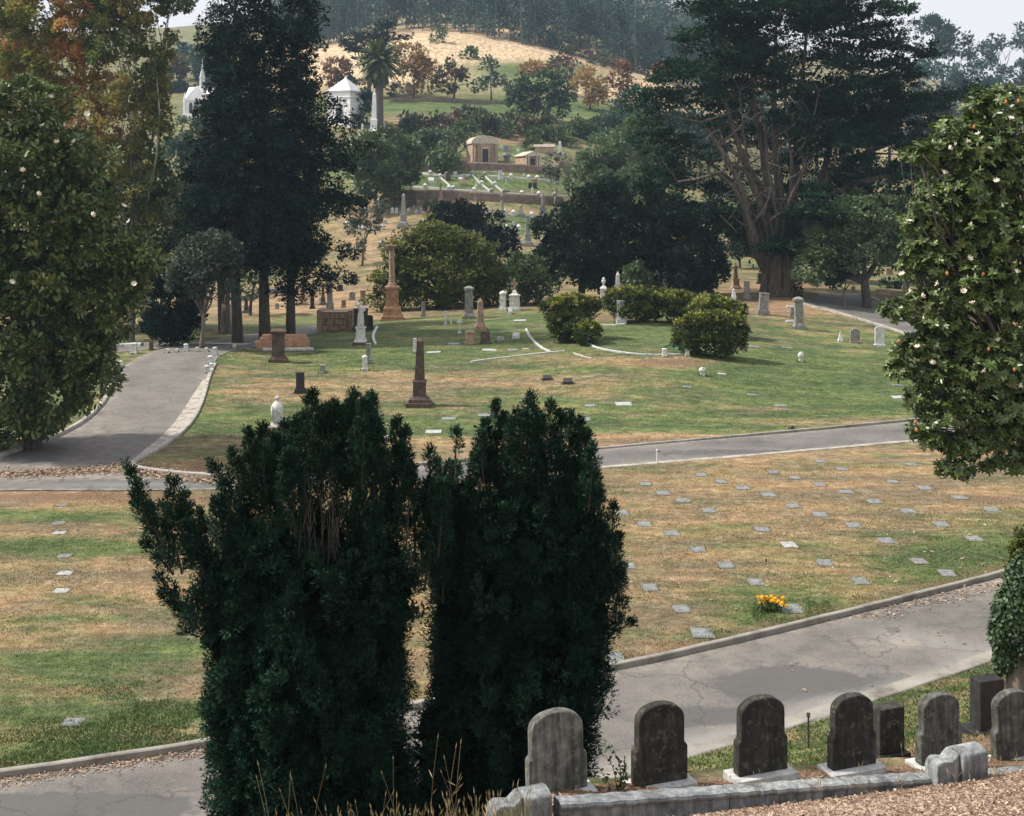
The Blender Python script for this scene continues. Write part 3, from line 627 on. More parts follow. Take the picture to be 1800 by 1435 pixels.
def mono(kind, px, py, w, h, mat, label, cat='gravestone', rz=0, name=None, group=None, tilt=0, mat2=None, arm=0, wings=False):
    """w, h in the photograph's pixels (whole width, whole height); stands on the ground seen at px,py"""
    p = G(px, py); k = p.y/F; w *= k; h *= k; m = M[mat]; m2 = M[mat2 or mat]; sink = .12
    name = name or {'obelisk': 'obelisk', 'statue': 'statue', 'cross': 'cross_monument', 'urnped': 'urn_monument', 'column': 'column_monument', 'pillar': 'pillar_monument'}.get(kind, 'gravestone')
    t = thing(name, label, cat, p, math.radians(rz), group)
    if tilt: t.rotation_euler[1] = math.radians(tilt)
    if 50 < p.y < 105 and kind not in ('stake', 'lying'):
        nb_ = 46; aa = rs.rand(nb_)*6.283; rr_ = w*(.5 + .12*rs.rand(nb_)); gx_, gy_ = p.x + np.cos(aa)*rr_, p.y + np.sin(aa)*rr_; GM.append(np.column_stack([gx_, gy_, Zf(gx_, gy_) - .02]))
    if kind == 'tablet':
        S().box(0, 0, -sink, w, w*.5, sink + h*.12, .97).build('base', m2, t, .01)
        S().prism(arch(w*.8, h*.88, w*.25), -w*.11, w*.11, 0, h*.12).build('tablet', m, t, .012)
    elif kind == 'block':
        S().box(0, 0, -sink, w, w*.6, sink + h*.18, .97).build('base', m2, t, .01)
        S().box(0, 0, h*.18, w*.84, w*.45, h*.72, .97).box(0, 0, h*.9, w*.9, w*.5, h*.1, .85).build('block', m, t, .015)
    elif kind == 'slant':
        S().box(0, 0, -sink, w, w*.7, sink + h*.25).build('base', m2, t, .008)
        S().prismx([(-w*.3, h*.25), (w*.25, h*.25), (w*.25, h), (w*.08, h), (-w*.3, h*.45)], -w*.42, w*.42).build('slanted_face', m, t, .008)
    elif kind == 'post':
        S().box(0, 0, -sink, w*1.0, w, h*.16 + sink, .95).build('foot', m2, t, .01)
        S().box(0, 0, h*.16, w*.72, w*.72, h*.66, .9).lathe(0, 0, [(w*.42, h*.82), (w*.46, h*.86), (w*.4, h*.92), (w*.2, h*.97), (.01, h)], 10).build('shaft', m, t, .008)
    elif kind == 'obelisk':
        S().box(0, 0, -sink, w, w, sink + h*.055, .97).box(0, 0, h*.055, w*.8, w*.8, h*.05, .97).build('plinth', m2, t, .012)
        S().box(0, 0, h*.105, w*.66, w*.66, h*.04, .8).box(0, 0, h*.145, w*.5, w*.5, h*.2, .95).box(0, 0, h*.345, w*.55, w*.55, h*.03, .9).build('pedestal', m, t, .012)
        S().box(0, 0, h*.375, w*.38, w*.38, h*.57, .66).box(0, 0, h*.945, w*.25, w*.25, h*.055, .08).build('shaft', m, t, .008)
    elif kind == 'thinobelisk':
        S().box(0, 0, -sink, w, w, sink + h*.12, .9).box(0, 0, h*.12, w*.8, w*.8, h*.1, .85).build('plinth', m2, t, .01)
        S().box(0, 0, h*.22, w*.6, w*.6, h*.66, .68).box(0, 0, h*.88, w*.41, w*.41, h*.12, .08).build('shaft', m, t, .008)
    elif kind == 'pyramid':
        S().box(0, 0, -sink, w, w, sink + h*.2, .95).build('base', m2, t, .01)
        S().box(0, 0, h*.2, w*.7, w*.7, h*.62, .35).lathe(0, 0, [(w*.14, h*.8), (w*.18, h*.88), (w*.1, h*.96), (.01, h)], 8).build('pyramid', m, t, .01)
    elif kind == 'pillar':
        S().box(0, 0, -sink, w, w*.9, sink + h*.10, .96).box(0, 0, h*.10, w*.84, w*.75, h*.08, .85).build('plinth', m2, t, .012)
        S().box(0, 0, h*.18, w*.66, w*.58, h*.66, .93).build('shaft', m, t, .01)
        S().box(0, 0, h*.84, w*.72, w*.66, h*.05, 1.12).box(0, 0, h*.89, w*.8, w*.72, h*.05).box(0, 0, h*.94, w*.74, w*.66, h*.06, .35).build('cap', m, t, .01)
    elif kind == 'cutpillar':
        S().box(0, 0, -sink, w, w*.8, sink + h*.22, .96).build('plinth', m2, t, .012)
        S().box(0, 0, h*.22, w*.72, w*.5, h*.74, .97).box(0, 0, h*.96, w*.78, w*.56, h*.04).build('shaft', m, t, .01)
    elif kind == 'urnped':
        S().box(0, 0, -sink, w, w, sink + h*.1, .95).box(0, 0, h*.1, w*.84, w*.84, h*.08, .8).build('plinth', m2, t, .012)
        S().box(0, 0, h*.18, w*.62, w*.62, h*.42, .92).box(0, 0, h*.60, w*.64, w*.64, h*.04, 1.12).box(0, 0, h*.64, w*.72, w*.72, h*.07, .45).build('pedestal', m, t, .012)
        s = S(); urn(s, 0, 0, h*.70, h*.30, w*.2); s.build('urn', m, t, smooth=True)
    elif kind == 'bottle':      # shrouded shaft under a small urn
        S().box(0, 0, -sink, w, w*.8, sink + h*.1, .95).build('plinth', M['tanstone'], t, .012)
        S().box(0, 0, h*.1, w*.8, w*.66, h*.1, .7).build('base', m2, t, .012)
        S().lathe(0, 0, [(w*.25, h*.2), (w*.3, h*.24), (w*.31, h*.55), (w*.33, h*.62), (w*.30, h*.70), (w*.2, h*.78), (w*.10, h*.82)], 14).tube([(-w*.25, -w*.2, h*.7), (-w*.2, -w*.3, h*.5), (-w*.24, -w*.22, h*.28)], [w*.05, w*.08, w*.03], 6).build('draped_shaft', m, t, smooth=True)
        s = S(); urn(s, 0, 0, h*.82, h*.18, w*.14); s.build('urn', m, t, smooth=True)
    elif kind == 'statue':
        S().box(0, 0, -sink, w, w, sink + h*.06, .97).build('plinth', M['brownstone'] if mat == 'marble' else m2, t, .012)
        S().box(0, 0, h*.06, w*.86, w*.86, h*.07, .8).box(0, 0, h*.13, w*.62, w*.62, h*.2, .95).box(0, 0, h*.33, w*.66, w*.66, h*.04, 1.1).build('pedestal', m, t, .012)
        s = S(); figure(s, 0, 0, h*.37, h*(.60 if not arm else .54), arm, wings); s.build('robed_figure', m, t, smooth=True)
    elif kind == 'cross':
        S().box(0, 0, -sink, w, w*.8, sink + h*.08, .97).build('plinth', m2, t, .012)
        S().box(0, 0, h*.08, w*.8, w*.62, h*.36, .9).box(0, 0, h*.44, w*.82, w*.66, h*.05, 1.1).box(0, 0, h*.49, w*.7, w*.6, h*.05, .6).box(0, 0, h*.54, w*.4, w*.34, h*.1, .6).build('pedestal', m2, t, .012)
        a = w*.085; S().box(0, 0, h*.64, a*2, a*1.6, h*.36).box(0, 0, h*.79, w*.52, a*1.6, h*.09).build('cross', m, t, .01)
    elif kind == 'thincross':
        S().box(0, 0, -sink, w*.7, w*.5, sink + h*.14, .9).build('base', m2, t, .01)
        S().box(0, 0, h*.14, w*.22, w*.18, h*.6, .8).box(0, 0, h*.74, w*.95, w*.2, h*.12).box(0, 0, h*.86, w*.4, w*.18, h*.14, .8).build('cross', m, t, .008)
    elif kind == 'stake':
        S().box(0, 0, -sink, w, w*.8, sink + h, .8).build('stake', m, t, .008)
    elif kind == 'lump':
        S().box(0, 0, -sink, w*.7, w*.5, sink + h*.3, .95).build('base', m2, t, .01)
        S().lathe(0, 0, [(w*.28, h*.28), (w*.3, h*.4), (w*.5, h*.55), (w*.52, h*.72), (w*.4, h*.9), (w*.15, h)], 9, 1, .7).tube([(-w*.3, 0, h*.8), (0, -w*.2, h*.95), (w*.35, 0, h*.75)], [w*.1, w*.14, w*.1], 6).build('carved_flower_head', m, t, smooth=True)
    elif kind == 'lying':
        S().box(0, 0, -.1, w, w*.55, .1 + h, .96).build('slab', m, t, .03)
    elif kind == 'column':
        S().box(0, 0, -sink, w, w, sink + h*.055, .97).box(0, 0, h*.055, w*.86, w*.86, h*.045, .95).box(0, 0, h*.10, w*.80, w*.80, h*.05, .97).build('stepped_plinth', m2, t, .015)
        S().box(0, 0, h*.15, w*.66, w*.66, h*.03, .9).box(0, 0, h*.18, w*.58, w*.58, h*.18, .93).box(0, 0, h*.36, w*.6, w*.6, h*.02, 1.15).box(0, 0, h*.38, w*.66, w*.66, h*.015, 1).build('pedestal', m2, t, .012)
        r = w*.145; S().lathe(0, 0, [(r*1.7, h*.395), (r*1.7, h*.41), (r*1.3, h*.415), (r*1.35, h*.43), (r*1.05, h*.44), (r, h*.47), (r*.82, h*.82), (r*.95, h*.825), (r*.9, h*.84), (r*1.3, h*.86)], 20).build('column', m, t, smooth=False)
        S().box(0, 0, h*.86, w*.5, w*.5, h*.02, 1.05).build('capital', m, t, .01)
        s = S(); urn(s, 0, 0, h*.88, h*.12, w*.11); ur = s.build('urn', m2, t, smooth=True)
        s = S(); figure(s, 0, 0, h*.985, h*.055, 0); s.build('finial', M['marble'], ur, smooth=True)
    return t
L_ = [
 # the knoll, left to right
 ('urnped',487,755,33,60,'marble','white draped shaft under a small urn, nearest grave on the left side of the knoll','grave monument'),
 ('pillar',489,636,34,58,'brownstone','squat brown stone pedestal with a pyramid cap before the long orange coping','grave monument'),
 ('cutpillar',528,691,20,36,'darkstone','small dark grey headstone on a rough brown foot in dry grass','gravestone'),
 ('pillar',567,656,13,15,'greystone','tiny grey stone stub in the grass above the dark headstone','gravestone'),
 ('post',641.5,652,12,28,'marble','short white marble post in front of a taller grey slab','gravestone'),
 ('cutpillar',648,640,11,36,'greystone','narrow grey slab standing right behind the short white post','gravestone'),
 ('statue',633.5,606,25,84,'marble','white marble angel raising one arm on a square pedestal','statue'),
 ('block',634,582,30,40,'darkstone','broad dark block monument half hidden behind the white angel','grave monument'),
 ('tablet',650,580,15,26,'darkstone','dark arched tablet to the right of the white angel','gravestone'),
 ('column',690,563,38,150,'tanstone','tall sandstone column with an urn on top, the tallest monument of the knoll','grave monument'),
 ('tablet',744,556,9,26,'greystone','slim grey pointed tablet under the yellow green bush','gravestone'),
 ('obelisk',737,713,46,120,'brownstone','dark brown obelisk on a stepped plinth alone on the lawn','obelisk'),
 ('stake',783.6,575,3.6,28,'marble','thin white upright stake, the taller of two on the knoll top','gravestone'),
 ('stake',793,571,3,20,'marble','thin white upright stake, the shorter of two on the knoll top','gravestone'),
 ('thincross',808,587,11,26,'marble','small thin white cross beside the two white stakes','gravestone'),
 ('pillar',824.5,560,22,57,'greystone','tall grey brown square pillar with a domed cap before the bush','grave monument'),
 ('thinobelisk',844.5,580,21,56,'tanstone','blunt tan tapered shaft on a block, right of the grey brown pillar','obelisk'),
 ('block',826,606,20,24,'tanstone','tan block headstone, left one of a matching pair','gravestone'),
 ('block',853,605,19,23,'brownstone','brown block headstone, right one of a matching pair','gravestone'),
 ('slant',880,602,15,10,'greystone','small light slant stone right of the brown block pair','gravestone'),
 ('slant',907,596,14,11,'marble','small white slant stone near the end of the curved coping','gravestone'),
 ('post',884,547,15,36,'marble','white rounded pillar left of the stone cross','gravestone'),
 ('cross',905,546,22,56,'tanstone','tan stone cross on a white marble pedestal','cross'),
 ('slant',898,553,8,12,'marble','little leaning white stone in front of the cross pedestal','gravestone'),
 ('cutpillar',729,621,8,26,'marble','short white shaft just behind the dark brown obelisk','gravestone'),
 ('urnped',1061,543,18,56,'marble','white pedestal with an urn behind the left hedge','grave monument'),
 ('thinobelisk',1086,533,15,56,'marble','white obelisk behind the hedge ring, left one of two','obelisk'),
 ('thinobelisk',1169.5,523,20,56,'marble','white obelisk behind the hedge ring, right and taller one of two','obelisk'),
 ('cutpillar',1091.5,569,18,41,'marble','white square pillar stone standing inside the hedge ring','gravestone'),
 ('lump',1235,661,13,15,'marble','white carved flower head stone below the right hedge','gravestone'),
 ('slant',962,668,18,8,'darkstone','low dark slant stone, left one of two on the open lawn','gravestone'),
 ('slant',998,675,19,10,'darkstone','low dark slant stone, right one of two on the open lawn','gravestone'),
 ('lump',1408,637,11,18,'marble','white carved stub alone on the green lawn right of the hedges','gravestone'),
 ('pyramid',1290,534,15,27,'marble','small white pyramid stone right of the hedge ring','gravestone'),
 ('cutpillar',1313,525,13,30,'greystone','grey upright stone behind the small white pyramid','gravestone'),
 ('statue',1293,508,18,48,'tanstone','weathered statue on a pedestal left of the giant cypress trunk','statue'),
 ('urnped',1336,499,13,27,'darkstone','dark pedestal with a pale top at the foot of the cypress','grave monument'),
 ('cutpillar',1341,554,22,39,'greystone','stained grey block stone on a wide foot in front of the cypress trunk','gravestone'),
 ('pillar',1405,578,22,56,'greystone','stained tapering pillar beside the right hand road','grave monument'),
 ('lying',1388,567,15,3,'slab','fallen white slab lying by the stained pillar','gravestone'),
 ('lying',1393,541,22,3,'slab','low pale slab across the start of the right hand road kerb','gravestone'),
 ('block',1393,560,14,20,'greystone','grey leaning plate standing behind the stained pillar','gravestone'),
 ('post',1240,526,8,13,'greystone','tiny grey stub behind the hedge ring, left one of two','gravestone'),
 ('post',1261,526,8,13,'darkstone','tiny dark urn behind the hedge ring, right one of two','gravestone'),
 ('post',1222,524,7,14,'marble','tiny white stub right of the taller white obelisk','gravestone'),
 ('pyramid',1477,601,10,18,'marble','tiny white urn stone left of the worn grey block','gravestone'),
 ('tablet',1503,603,20,25,'greystone','worn grey block with a rounded head near the right tree','gravestone'),
 ('tablet',1546,610,20,36,'marble','white tablet half hidden by the right magnolia leaves','gravestone'),
 ('lump',1392,757,9,9,'brownstone','rough brown stone lump on the kerb of the middle road','stone'),
 ('slant',1438,503,10,12,'marble','small white stone in the shade right of the cypress trunk','gravestone'),
 ('tablet',1456,502,12,14,'darkstone','small dark stone in the shade right of the cypress trunk','gravestone'),
 ('block',1563,483,14,12,'tanstone','tan box tomb far back under the right hand trees','tomb'),
 ('post',1592,516,12,26,'greystone','grey post stone beyond the right hand road','gravestone'),
 ('block',1552,518,24,9,'tanstone','low wide tan stone beyond the bend of the right hand road','gravestone'),
 ('tablet',1500,512,9,9,'tanstone','little tan stone under the young tree','gravestone'),
 ('tablet',1222,508,10,14,'greystone','grey tablet under the dark oak edge','gravestone'),
 ('tablet',1250,515,9,10,'tanstone','tan stub between the oak and the cypress','gravestone'),
 ('obelisk',1281,448,20,50,'tanstone','tall tan monument seen in the gap left of the cypress trunk','obelisk'),
 # behind the left conifers
 ('obelisk',433,550,14,30,'darkstone','dark pointed monument between the leftmost conifer trunks','grave monument'),
 ('pillar',549,543,10,34,'darkstone','slim dark pillar behind the leaning conifer trunk','grave monument'),
 ('obelisk',532,536,20,44,'tanstone','tan monument just right of the leaning trunk, left of the slim dark pillar','grave monument'),
 ('obelisk',568,536,14,36,'brownstone','brown tapered monument right of the slim dark pillar','grave monument'),
 ('cutpillar',580,545,13,60,'greystone','blue grey tall monument behind the wall with the grid face','grave monument'),
 ('tablet',604,541,10,14,'tanstone','red brown tablet above the wall with the grid face','gravestone'),
 ('tablet',619,528,13,15,'greystone','blue grey tablet above the right end of the grid face wall','gravestone'),
 ('pillar',638,537,14,28,'tanstone','dark tan capped pillar behind the head of the white angel','grave monument'),
 ('tablet',548,532,8,8,'tanstone','tiny tan stone in the dry grass behind the slim dark pillar','gravestone'),
 ('post',499,530,8,8,'brownstone','tiny brown stone in the dry grass between the conifer trunks','gravestone'),
 ('block',564,533,8,10,'marble','small pale stone right of the leaning trunk','gravestone'),
 ('tablet',487,543,8,10,'greystone','small grey stone in the dry grass left of the leaning trunk','gravestone'),
 ('obelisk',309,478,11,44,'marble','white obelisk far back between the left trees','obelisk'),
 ('block',266,616,8,16,'brownstone','brown post stone beside the dark round yew','gravestone'),
 ('block',622,500,14,18,'brownstone','brown square stone on the slope behind the angel','gravestone'),
 ('tablet',598,512,12,12,'darkstone','dark tablet on the slope right of the conifers','gravestone'),
 # terraces
 ('obelisk',709,398,20,58,'greystone','grey obelisk behind the dark round oak, on the brown terrace','obelisk'),
 ('obelisk',711,420,13,27,'greystone','small grey monument with a ball below the grey obelisk','grave monument'),
 ('column',775,358,14,38,'tanstone','slender tan urn column at the white coping above the dark oak','grave monument'),
 ('column',882,388,20,46,'greystone','dark grey column on a white plinth right of the dark oak','grave monument'),
 ('pyramid',916,380,14,20,'greystone','grey pointed tablet on the green plot','gravestone'),
 ('statue',954,382,20,46,'greystone','seated looking grey statue on a tall pedestal by the big oak','statue'),
 ('obelisk',928,432,22,56,'greystone','grey pillar monument touching the left edge of the big oak','obelisk'),
 ('cutpillar',880,316,9,17,'marble','white round topped stone on the upper coping line','gravestone'),
 ('pyramid',815,326,11,20,'tanstone','pinkish pointed stone on the upper green plot','gravestone'),
 ('block',788,318,10,14,'brownstone','red brown block on the upper green plot','gravestone'),
 ('slant',758,322,12,10,'marble','white slant stone on the upper green plot','gravestone'),
 ('block',932,331,8,10,'darkstone','dark block, left one of a pair on the upper green plot','gravestone'),
 ('block',940,331,8,10,'darkstone','dark block, right one of a pair on the upper green plot','gravestone'),
 ('block',941,326,9,12,'sandstone','orange block behind the dark pair on the upper green plot','gravestone'),
 ('lying',892,338,9,2,'darkstone','low dark slab by the lower coping line','gravestone'),
 ('block',835,354,7,7,'greystone','grey box against the brown retaining wall','gravestone'),
 ('thinobelisk',984,272,12,24,'marble','white obelisk right of the flat roofed tomb','obelisk'),
 ('obelisk',657,238,22,76,'white','tall white obelisk beside the palm trunk','obelisk'),
 ('statue',637,240,14,24,'marble','small white statue left of the tall white obelisk','statue'),
 ('block',675,228,9,12,'marble','white block right of the palm trunk','gravestone'),
 ('block',592,270,18,18,'darkstone','broad dark stone below the white square mausoleum','gravestone'),
 ('lying',594,246,18,5,'tanstone','low tan slab below the white square mausoleum','gravestone'),
 ('block',917,256,14,12,'mauso','little brown box tomb between the two brown mausoleums','tomb'),
 ('block',889,266,10,10,'greystone','grey block right of the round topped mausoleum','gravestone'),
 ('lump',891,283,16,14,'greystone','rough grey boulder stone between the two brown mausoleums','gravestone'),
 ('cutpillar',660,362,8,22,'greystone','pale grey post left of the round magnolia trunk','gravestone'),
 ('tablet',669,362,6,17,'darkstone','black narrow tablet left of the round magnolia trunk','gravestone'),
 ('block',725,362,16,14,'darkstone','dark monument in the shade right of the round magnolia trunk','gravestone'),
 ('tablet',690,375,6,10,'marble','small white tablet, first of three left of the grey obelisk','gravestone'),
 ('tablet',697,375,6,10,'marble','small white tablet, second of three left of the grey obelisk','gravestone'),
 ('tablet',718,374,5,8,'marble','small white tablet just right of the grey obelisk','gravestone'),
 ('tablet',732,375,5,7,'marble','small white tablet, farthest right of the white row by the grey obelisk','gravestone'),
 ('block',895,405,8,6,'greystone','small grey stone, left of two at the foot of the green plot','gravestone'),
 ('block',908,405,8,6,'tanstone','small tan stone, right of two at the foot of the green plot','gravestone'),
 ('block',1006,288,8,8,'marble','small pale stone behind the bare twigs','gravestone'),
 ('block',1025,281,10,8,'marble','pale stone near the right magnolia on the terraces','gravestone'),
 ('block',1015,274,8,6,'greystone','grey stone near the bare twigs on the terraces','gravestone'),
]
for q in L_:
    extra = {}
    if q[0] == 'statue' and q[5] == 'marble' and q[1] < 640 and q[2] > 500: extra = dict(arm=-1)
    if q[0] == 'cross': extra = dict(mat2='marble')
    if q[1] == 690 and q[0] == 'column': extra = dict(mat2='sandstone')
    k = q[0]
    if q[1] == 487 and q[2] == 755: k = 'bottle'
    rz = 0 if q[0] in ('stake',) else ((q[1]*13) % 17) - 8
    tl = {1341: 4, 1405: -2, 898: -8, 1393: 6, 784: 2}.get(int(q[1]), ((q[1]*7) % 5 - 2)*.4)
    mono(k, q[1], q[2], q[3], q[4], q[5], q[6], q[7], rz=rz, tilt=tl, **extra)

# flat markers in the lawns
MK = [(1133,922,33),(1227,966,33),(1387,958,35),(1276,994,33),(1329,1024,33),(1450,990,32),(1513,1022,23),(1615,987,32),(1665,1008,24),(1712,947,26),(1390,1070,40),(1198,1071,26),(1142,1033,33),(1104,995,31),(1235,1113,44),(1081,1157,30),
 (1340,931,23),(1394,890,26),(1442,905,30),(1500,924,27),(1537,882,30),(1558,951,23),(1654,922,25),(1596,899,25),(1742,896,30),(1687,875,21),(1569,847,24),(1246,898,23),(1200,880,21),(1165,867,19),(1135,851,18),(1232,835,19),(1267,847,22),(1305,858,20),(1351,870,18),(1396,840,25),(1440,852,27),(1487,865,17),(1360,830,17),(1480,825,21),(1442,811,17),(1602,817,21),(1704,838,21),(1092,902,21),(1181,938,25),(1625,858,17)]
for m_ in MK: pass
ordn = ['first', 'second', 'third', 'fourth', 'fifth', 'sixth', 'seventh', 'eighth', 'ninth', 'tenth']
pts = sorted([(G(a, b), w) for a, b, w in MK], key=lambda q: q[0].y)
GB = []
def marker(p, w, label, group, mat='flat', dp=None, rz=0, raised=.018):
    t = thing('grave_marker', label, 'grave marker', p, rz, group); dp = dp or w*1.25
    e = .02; gx = (zf(p.x+.2, p.y) - zf(p.x-.2, p.y))/.4; gy = (zf(p.x, p.y+.2) - zf(p.x, p.y-.2))/.4
    t.rotation_euler = (math.atan(gy), -math.atan(gx), rz)
    S().box(0, 0, -.12, w, dp, .12 + raised, .985).build('slab', M[mat], t, .006)
    s = S(); s.box(0, 0, raised + .0005, w*.78, dp*.72, .004, .98); s.build('inset_plate', M['flatwhite' if mat == 'flatwhite' else 'flatplate'], t)
    t.rotation_euler[0] += rs.normal()*.02; t.rotation_euler[1] += rs.normal()*.02; nb_ = 130; q = rs.rand(nb_)*4; u = rs.rand(nb_)*1.02-.51; sd = q.astype(int)
    ex = np.where(sd == 0, -w/2, np.where(sd == 1, w/2, u*w)); ey = np.where(sd == 2, -dp/2, np.where(sd == 3, dp/2, u*dp)); c_, s_ = math.cos(rz), math.sin(rz)
    GB.append(np.column_stack([p.x + ex*c_-ey*s_, p.y + ex*s_+ey*c_, np.full(nb_, p.z-.02)]))
    return t
special = {(1390,1070): 'pale slab marker right beside the yellow flowers', (1235,1113): 'large grey marker in front of the near road kerb, below the yellow flowers', (1081,1157): 'grey marker at the right foot of the dark yew, next to the kerb', (1712,947): 'whitish marker in the dark green patch at the far right', (1615,987): 'bright marker at the left rim of the dark green patch', (1133,922): 'bright marker nearest the upper right side of the yew'}
sp_p = {tuple(G(*k_))[:2]: v_ for k_, v_ in special.items()}
rows = []; cur = []
for p, w in pts:
    if len(cur) >= 7: rows.append(cur); cur = []
    cur.append((p, w))
rows.append(cur)
for ri, row in enumerate(rows):
    for ci, (p, w) in enumerate(sorted(row, key=lambda q: q[0].x)):
        lab = sp_p.get(tuple(p)[:2]) or f'flat grey marker, {ordn[ci]} from left in the {ordn[ri]} row from the near road'
        marker(p, (.50 if w < 38 else .66)*(.88+.05*((ci*5+ri) % 5)), lab, 'flat grave markers in the dry lawn', 'flatwhite' if (w in (26, 33, 35) and ci % 3 == 0 and ri < 2) else 'flat', dp=.66 if w < 38 else .8, rz=((ci*7+ri*3) % 5 - 2)*.03)
MK2 = [(108,888,20,'flat','grey marker farthest up the left lawn'),(103,920,22,'flat','grey marker just above the whitish one on the left lawn'),(105,937,24,'flatwhite','whitish marker above the bright green strip of the left lawn'),(113,978,20,'flat','dull marker inside the bright green strip of the left lawn'),(115,1008,27,'flatwhite','bright white marker, brightest of the left lawn'),(108,1039,26,'flatwhite','pale marker just below the brightest one of the left lawn'),(128,1270,28,'flat','dusty marker nearest the road on the left lawn'),
 (798,605,22,'flat','flat stone left of the tan block headstone'),(860,616,26,'flatwhite','pale flat stone below the pair of block headstones'),(901,616,20,'flat','flat stone right of the pale one below the block pair'),(924,614,12,'flatwhite','tiny pale flat stone beside the curved coping'),(762,620,27,'flatwhite','pale flat stone right of the brown obelisk top'),(853,731,28,'flat','flat stone on the lawn below the obelisk, nearest the right yew'),(789,737,27,'flat','brown rimmed flat stone below and right of the obelisk'),(762,760,30,'flatwhite','pale flat stone lowest between the two yew tops'),(685,768,20,'flatwhite','pale flat stone just right of the left yew top'),(668,747,16,'flat','half hidden flat stone right of the left yew top'),(914,564,24,'flatwhite','white flat stone in front of the cross monument'),
 (1269,658,15,'flatwhite','small white flat stone right of the carved flower head'),(1208,681,17,'flat','grey flat stone below the carved flower head'),(1322,695,18,'flat','grey flat stone on the green slope, left one'),(1372,714,23,'flat','blue grey flat stone on the green slope above the middle road'),(1096,711,30,'flatwhite','pinkish flat stone above the right yew'),(1037,714,20,'flat','dull flat stone left of the pinkish one above the right yew'),(1325,610,22,'flat','flat stone at the right foot of the big hedge'),(1384,612,18,'flat','small flat stone between the big hedge and the white stub'),(1024,738,30,'flat','brown rimmed flat stone behind the right yew top'),(905,750,26,'flatwhite','pale flat stone between the tips of the right yew'),
 (1581,699,26,'flatwhite','pale flat stone beside the right magnolia'),(1578,678,20,'flat','dull flat stone just above the pale one by the right magnolia')]
for a, b, w, mt, lab in MK2:
    p = G(a, b); k = p.y/F; marker(p, w*k*.95 if p.y > 55 else .44, lab, 'flat stones of the knoll' if b < 780 else 'flat markers of the left lawn', mt, dp=(w*k*.8 if p.y > 55 else .46), raised=.04 if p.y > 55 else .015)

# tiny stones scattered over the far terraces
rq = random.Random(77); nt_ = 0
while nt_ < 115:
    a = rq.uniform(590, 1010) if rq.random() < .8 else rq.uniform(255, 330); c_ = rq.uniform(242, 445); p = G(a, c_)
    if not (135 < p.y < 245): continue
    nt_ += 1; k = p.y/F; h_ = rq.uniform(4.5, 9); kd = rq.choice(['tablet', 'block', 'post', 'slant', 'pillar'])
    mono(kd, a, c_, rq.uniform(4, 7)*(1.3 if kd == 'slant' else 1), h_*(.7 if kd == 'slant' else 1), rq.choice(['marble', 'marble', 'greystone', 'tanstone', 'slab']), 'tiny pale gravestone standing among many others on the far terraced slope', 'gravestone', rz=rq.uniform(-12, 12), group='tiny gravestones of the far terraces')
# low white copings (plot borders)
def coping(name, label, cat, pts, w, h, mat='marble', posts=0, ph=0, pr=0, group=None, loose=None):
    """pts in photo pixels; a low wall following them, with small capped posts"""
    P0 = G(*pts[0]); t = thing(name, label, cat, P0, 0, group)
    l = dense([tuple(G(a, b))[:2] for a, b in pts], max(.4, P0.y/150), 1 if len(pts) > 2 else 0); Zs = Zf(l[:, 0], l[:, 1])
    v = []; f = []; T = np.gradient(l, axis=0); T /= np.maximum(np.linalg.norm(T, axis=1)[:, None], 1e-6); n = len(l)
    for i in range(n):
        nx, ny = -T[i, 1], T[i, 0]
        for o_, q in ((-w/2, -.3), (-w/2, h*.85), (-w*.3, h), (w*.3, h), (w/2, h*.85), (w/2, -.3)): v.append((l[i, 0]+nx*o_-P0.x, l[i, 1]+ny*o_-P0.y, Zs[i]+q-P0.z))
    for i in range(n-1):
        for k in range(5): f.append((i*6+k, i*6+k+1, (i+1)*6+k+1, (i+1)*6+k))
    f += [tuple(range(6))[::-1], tuple(range((n-1)*6, n*6))]
    o = S().add(v, f).build('low_wall', M[mat], t); bm_fix(o)
    if posts:
        for i in range(posts):
            q = min(n-1, int(round(i*(n-1)/max(posts-1, 1)))); x, y, z = l[q, 0]-P0.x, l[q, 1]-P0.y, Zs[q]-P0.z
            S().box(x, y, z-.2, pr*1.7, pr*1.7, .2+ph*.55, .95).lathe(x, y, [(pr*.9, z+ph*.55), (pr*1.05, z+ph*.62), (pr*.7, z+ph*.8), (pr*.3, z+ph*.95), (.01, z+ph)], 8).build('corner_post', M[mat], t)
    return t
coping('stone_coping', 'curved pale kerb round the front of the hedge ring', 'coping', [(1031,603),(1051,614),(1091,621),(1130,625),(1164,626),(1205,624)], .16, .10, 'slab')
coping('stone_coping', 'pale kerb running left from the forked coping', 'coping', [(828,637),(885,629),(950,622),(992,618)], .14, .08, 'slab')
coping('stone_coping', 'curved pale kerb going up beside the small slant stones', 'coping', [(925,580),(933,596),(950,612),(968,620)], .17, .10, 'slab')
coping('stone_coping', 'broken white kerb scrap right of the white angel', 'coping', [(663,576),(655,590),(657,600),(660,606)], .18, .12, 'marble')
coping('stone_coping', 'short kerb piece left of the hedge ring lawn', 'coping', [(1008,621),(1024,627),(1040,630)], .13, .04, 'slab')
coping('stone_coping', 'pale step at the rear of the hedge ring lawn', 'coping', [(1050,572),(1075,573),(1098,571)], .3, .1, 'slab')
for a, b, w, h, lab in ((1034,604,9,10,'small white end post left of the hedge ring kerb'),(1168,627,11,15,'white end post in the middle of the hedge ring kerb'),(1208,626,10,14,'tan white end post at the foot of the big right hedge')):
    mono('post', a, b, w, h, 'marble', lab, 'kerb post', name='kerb_post')
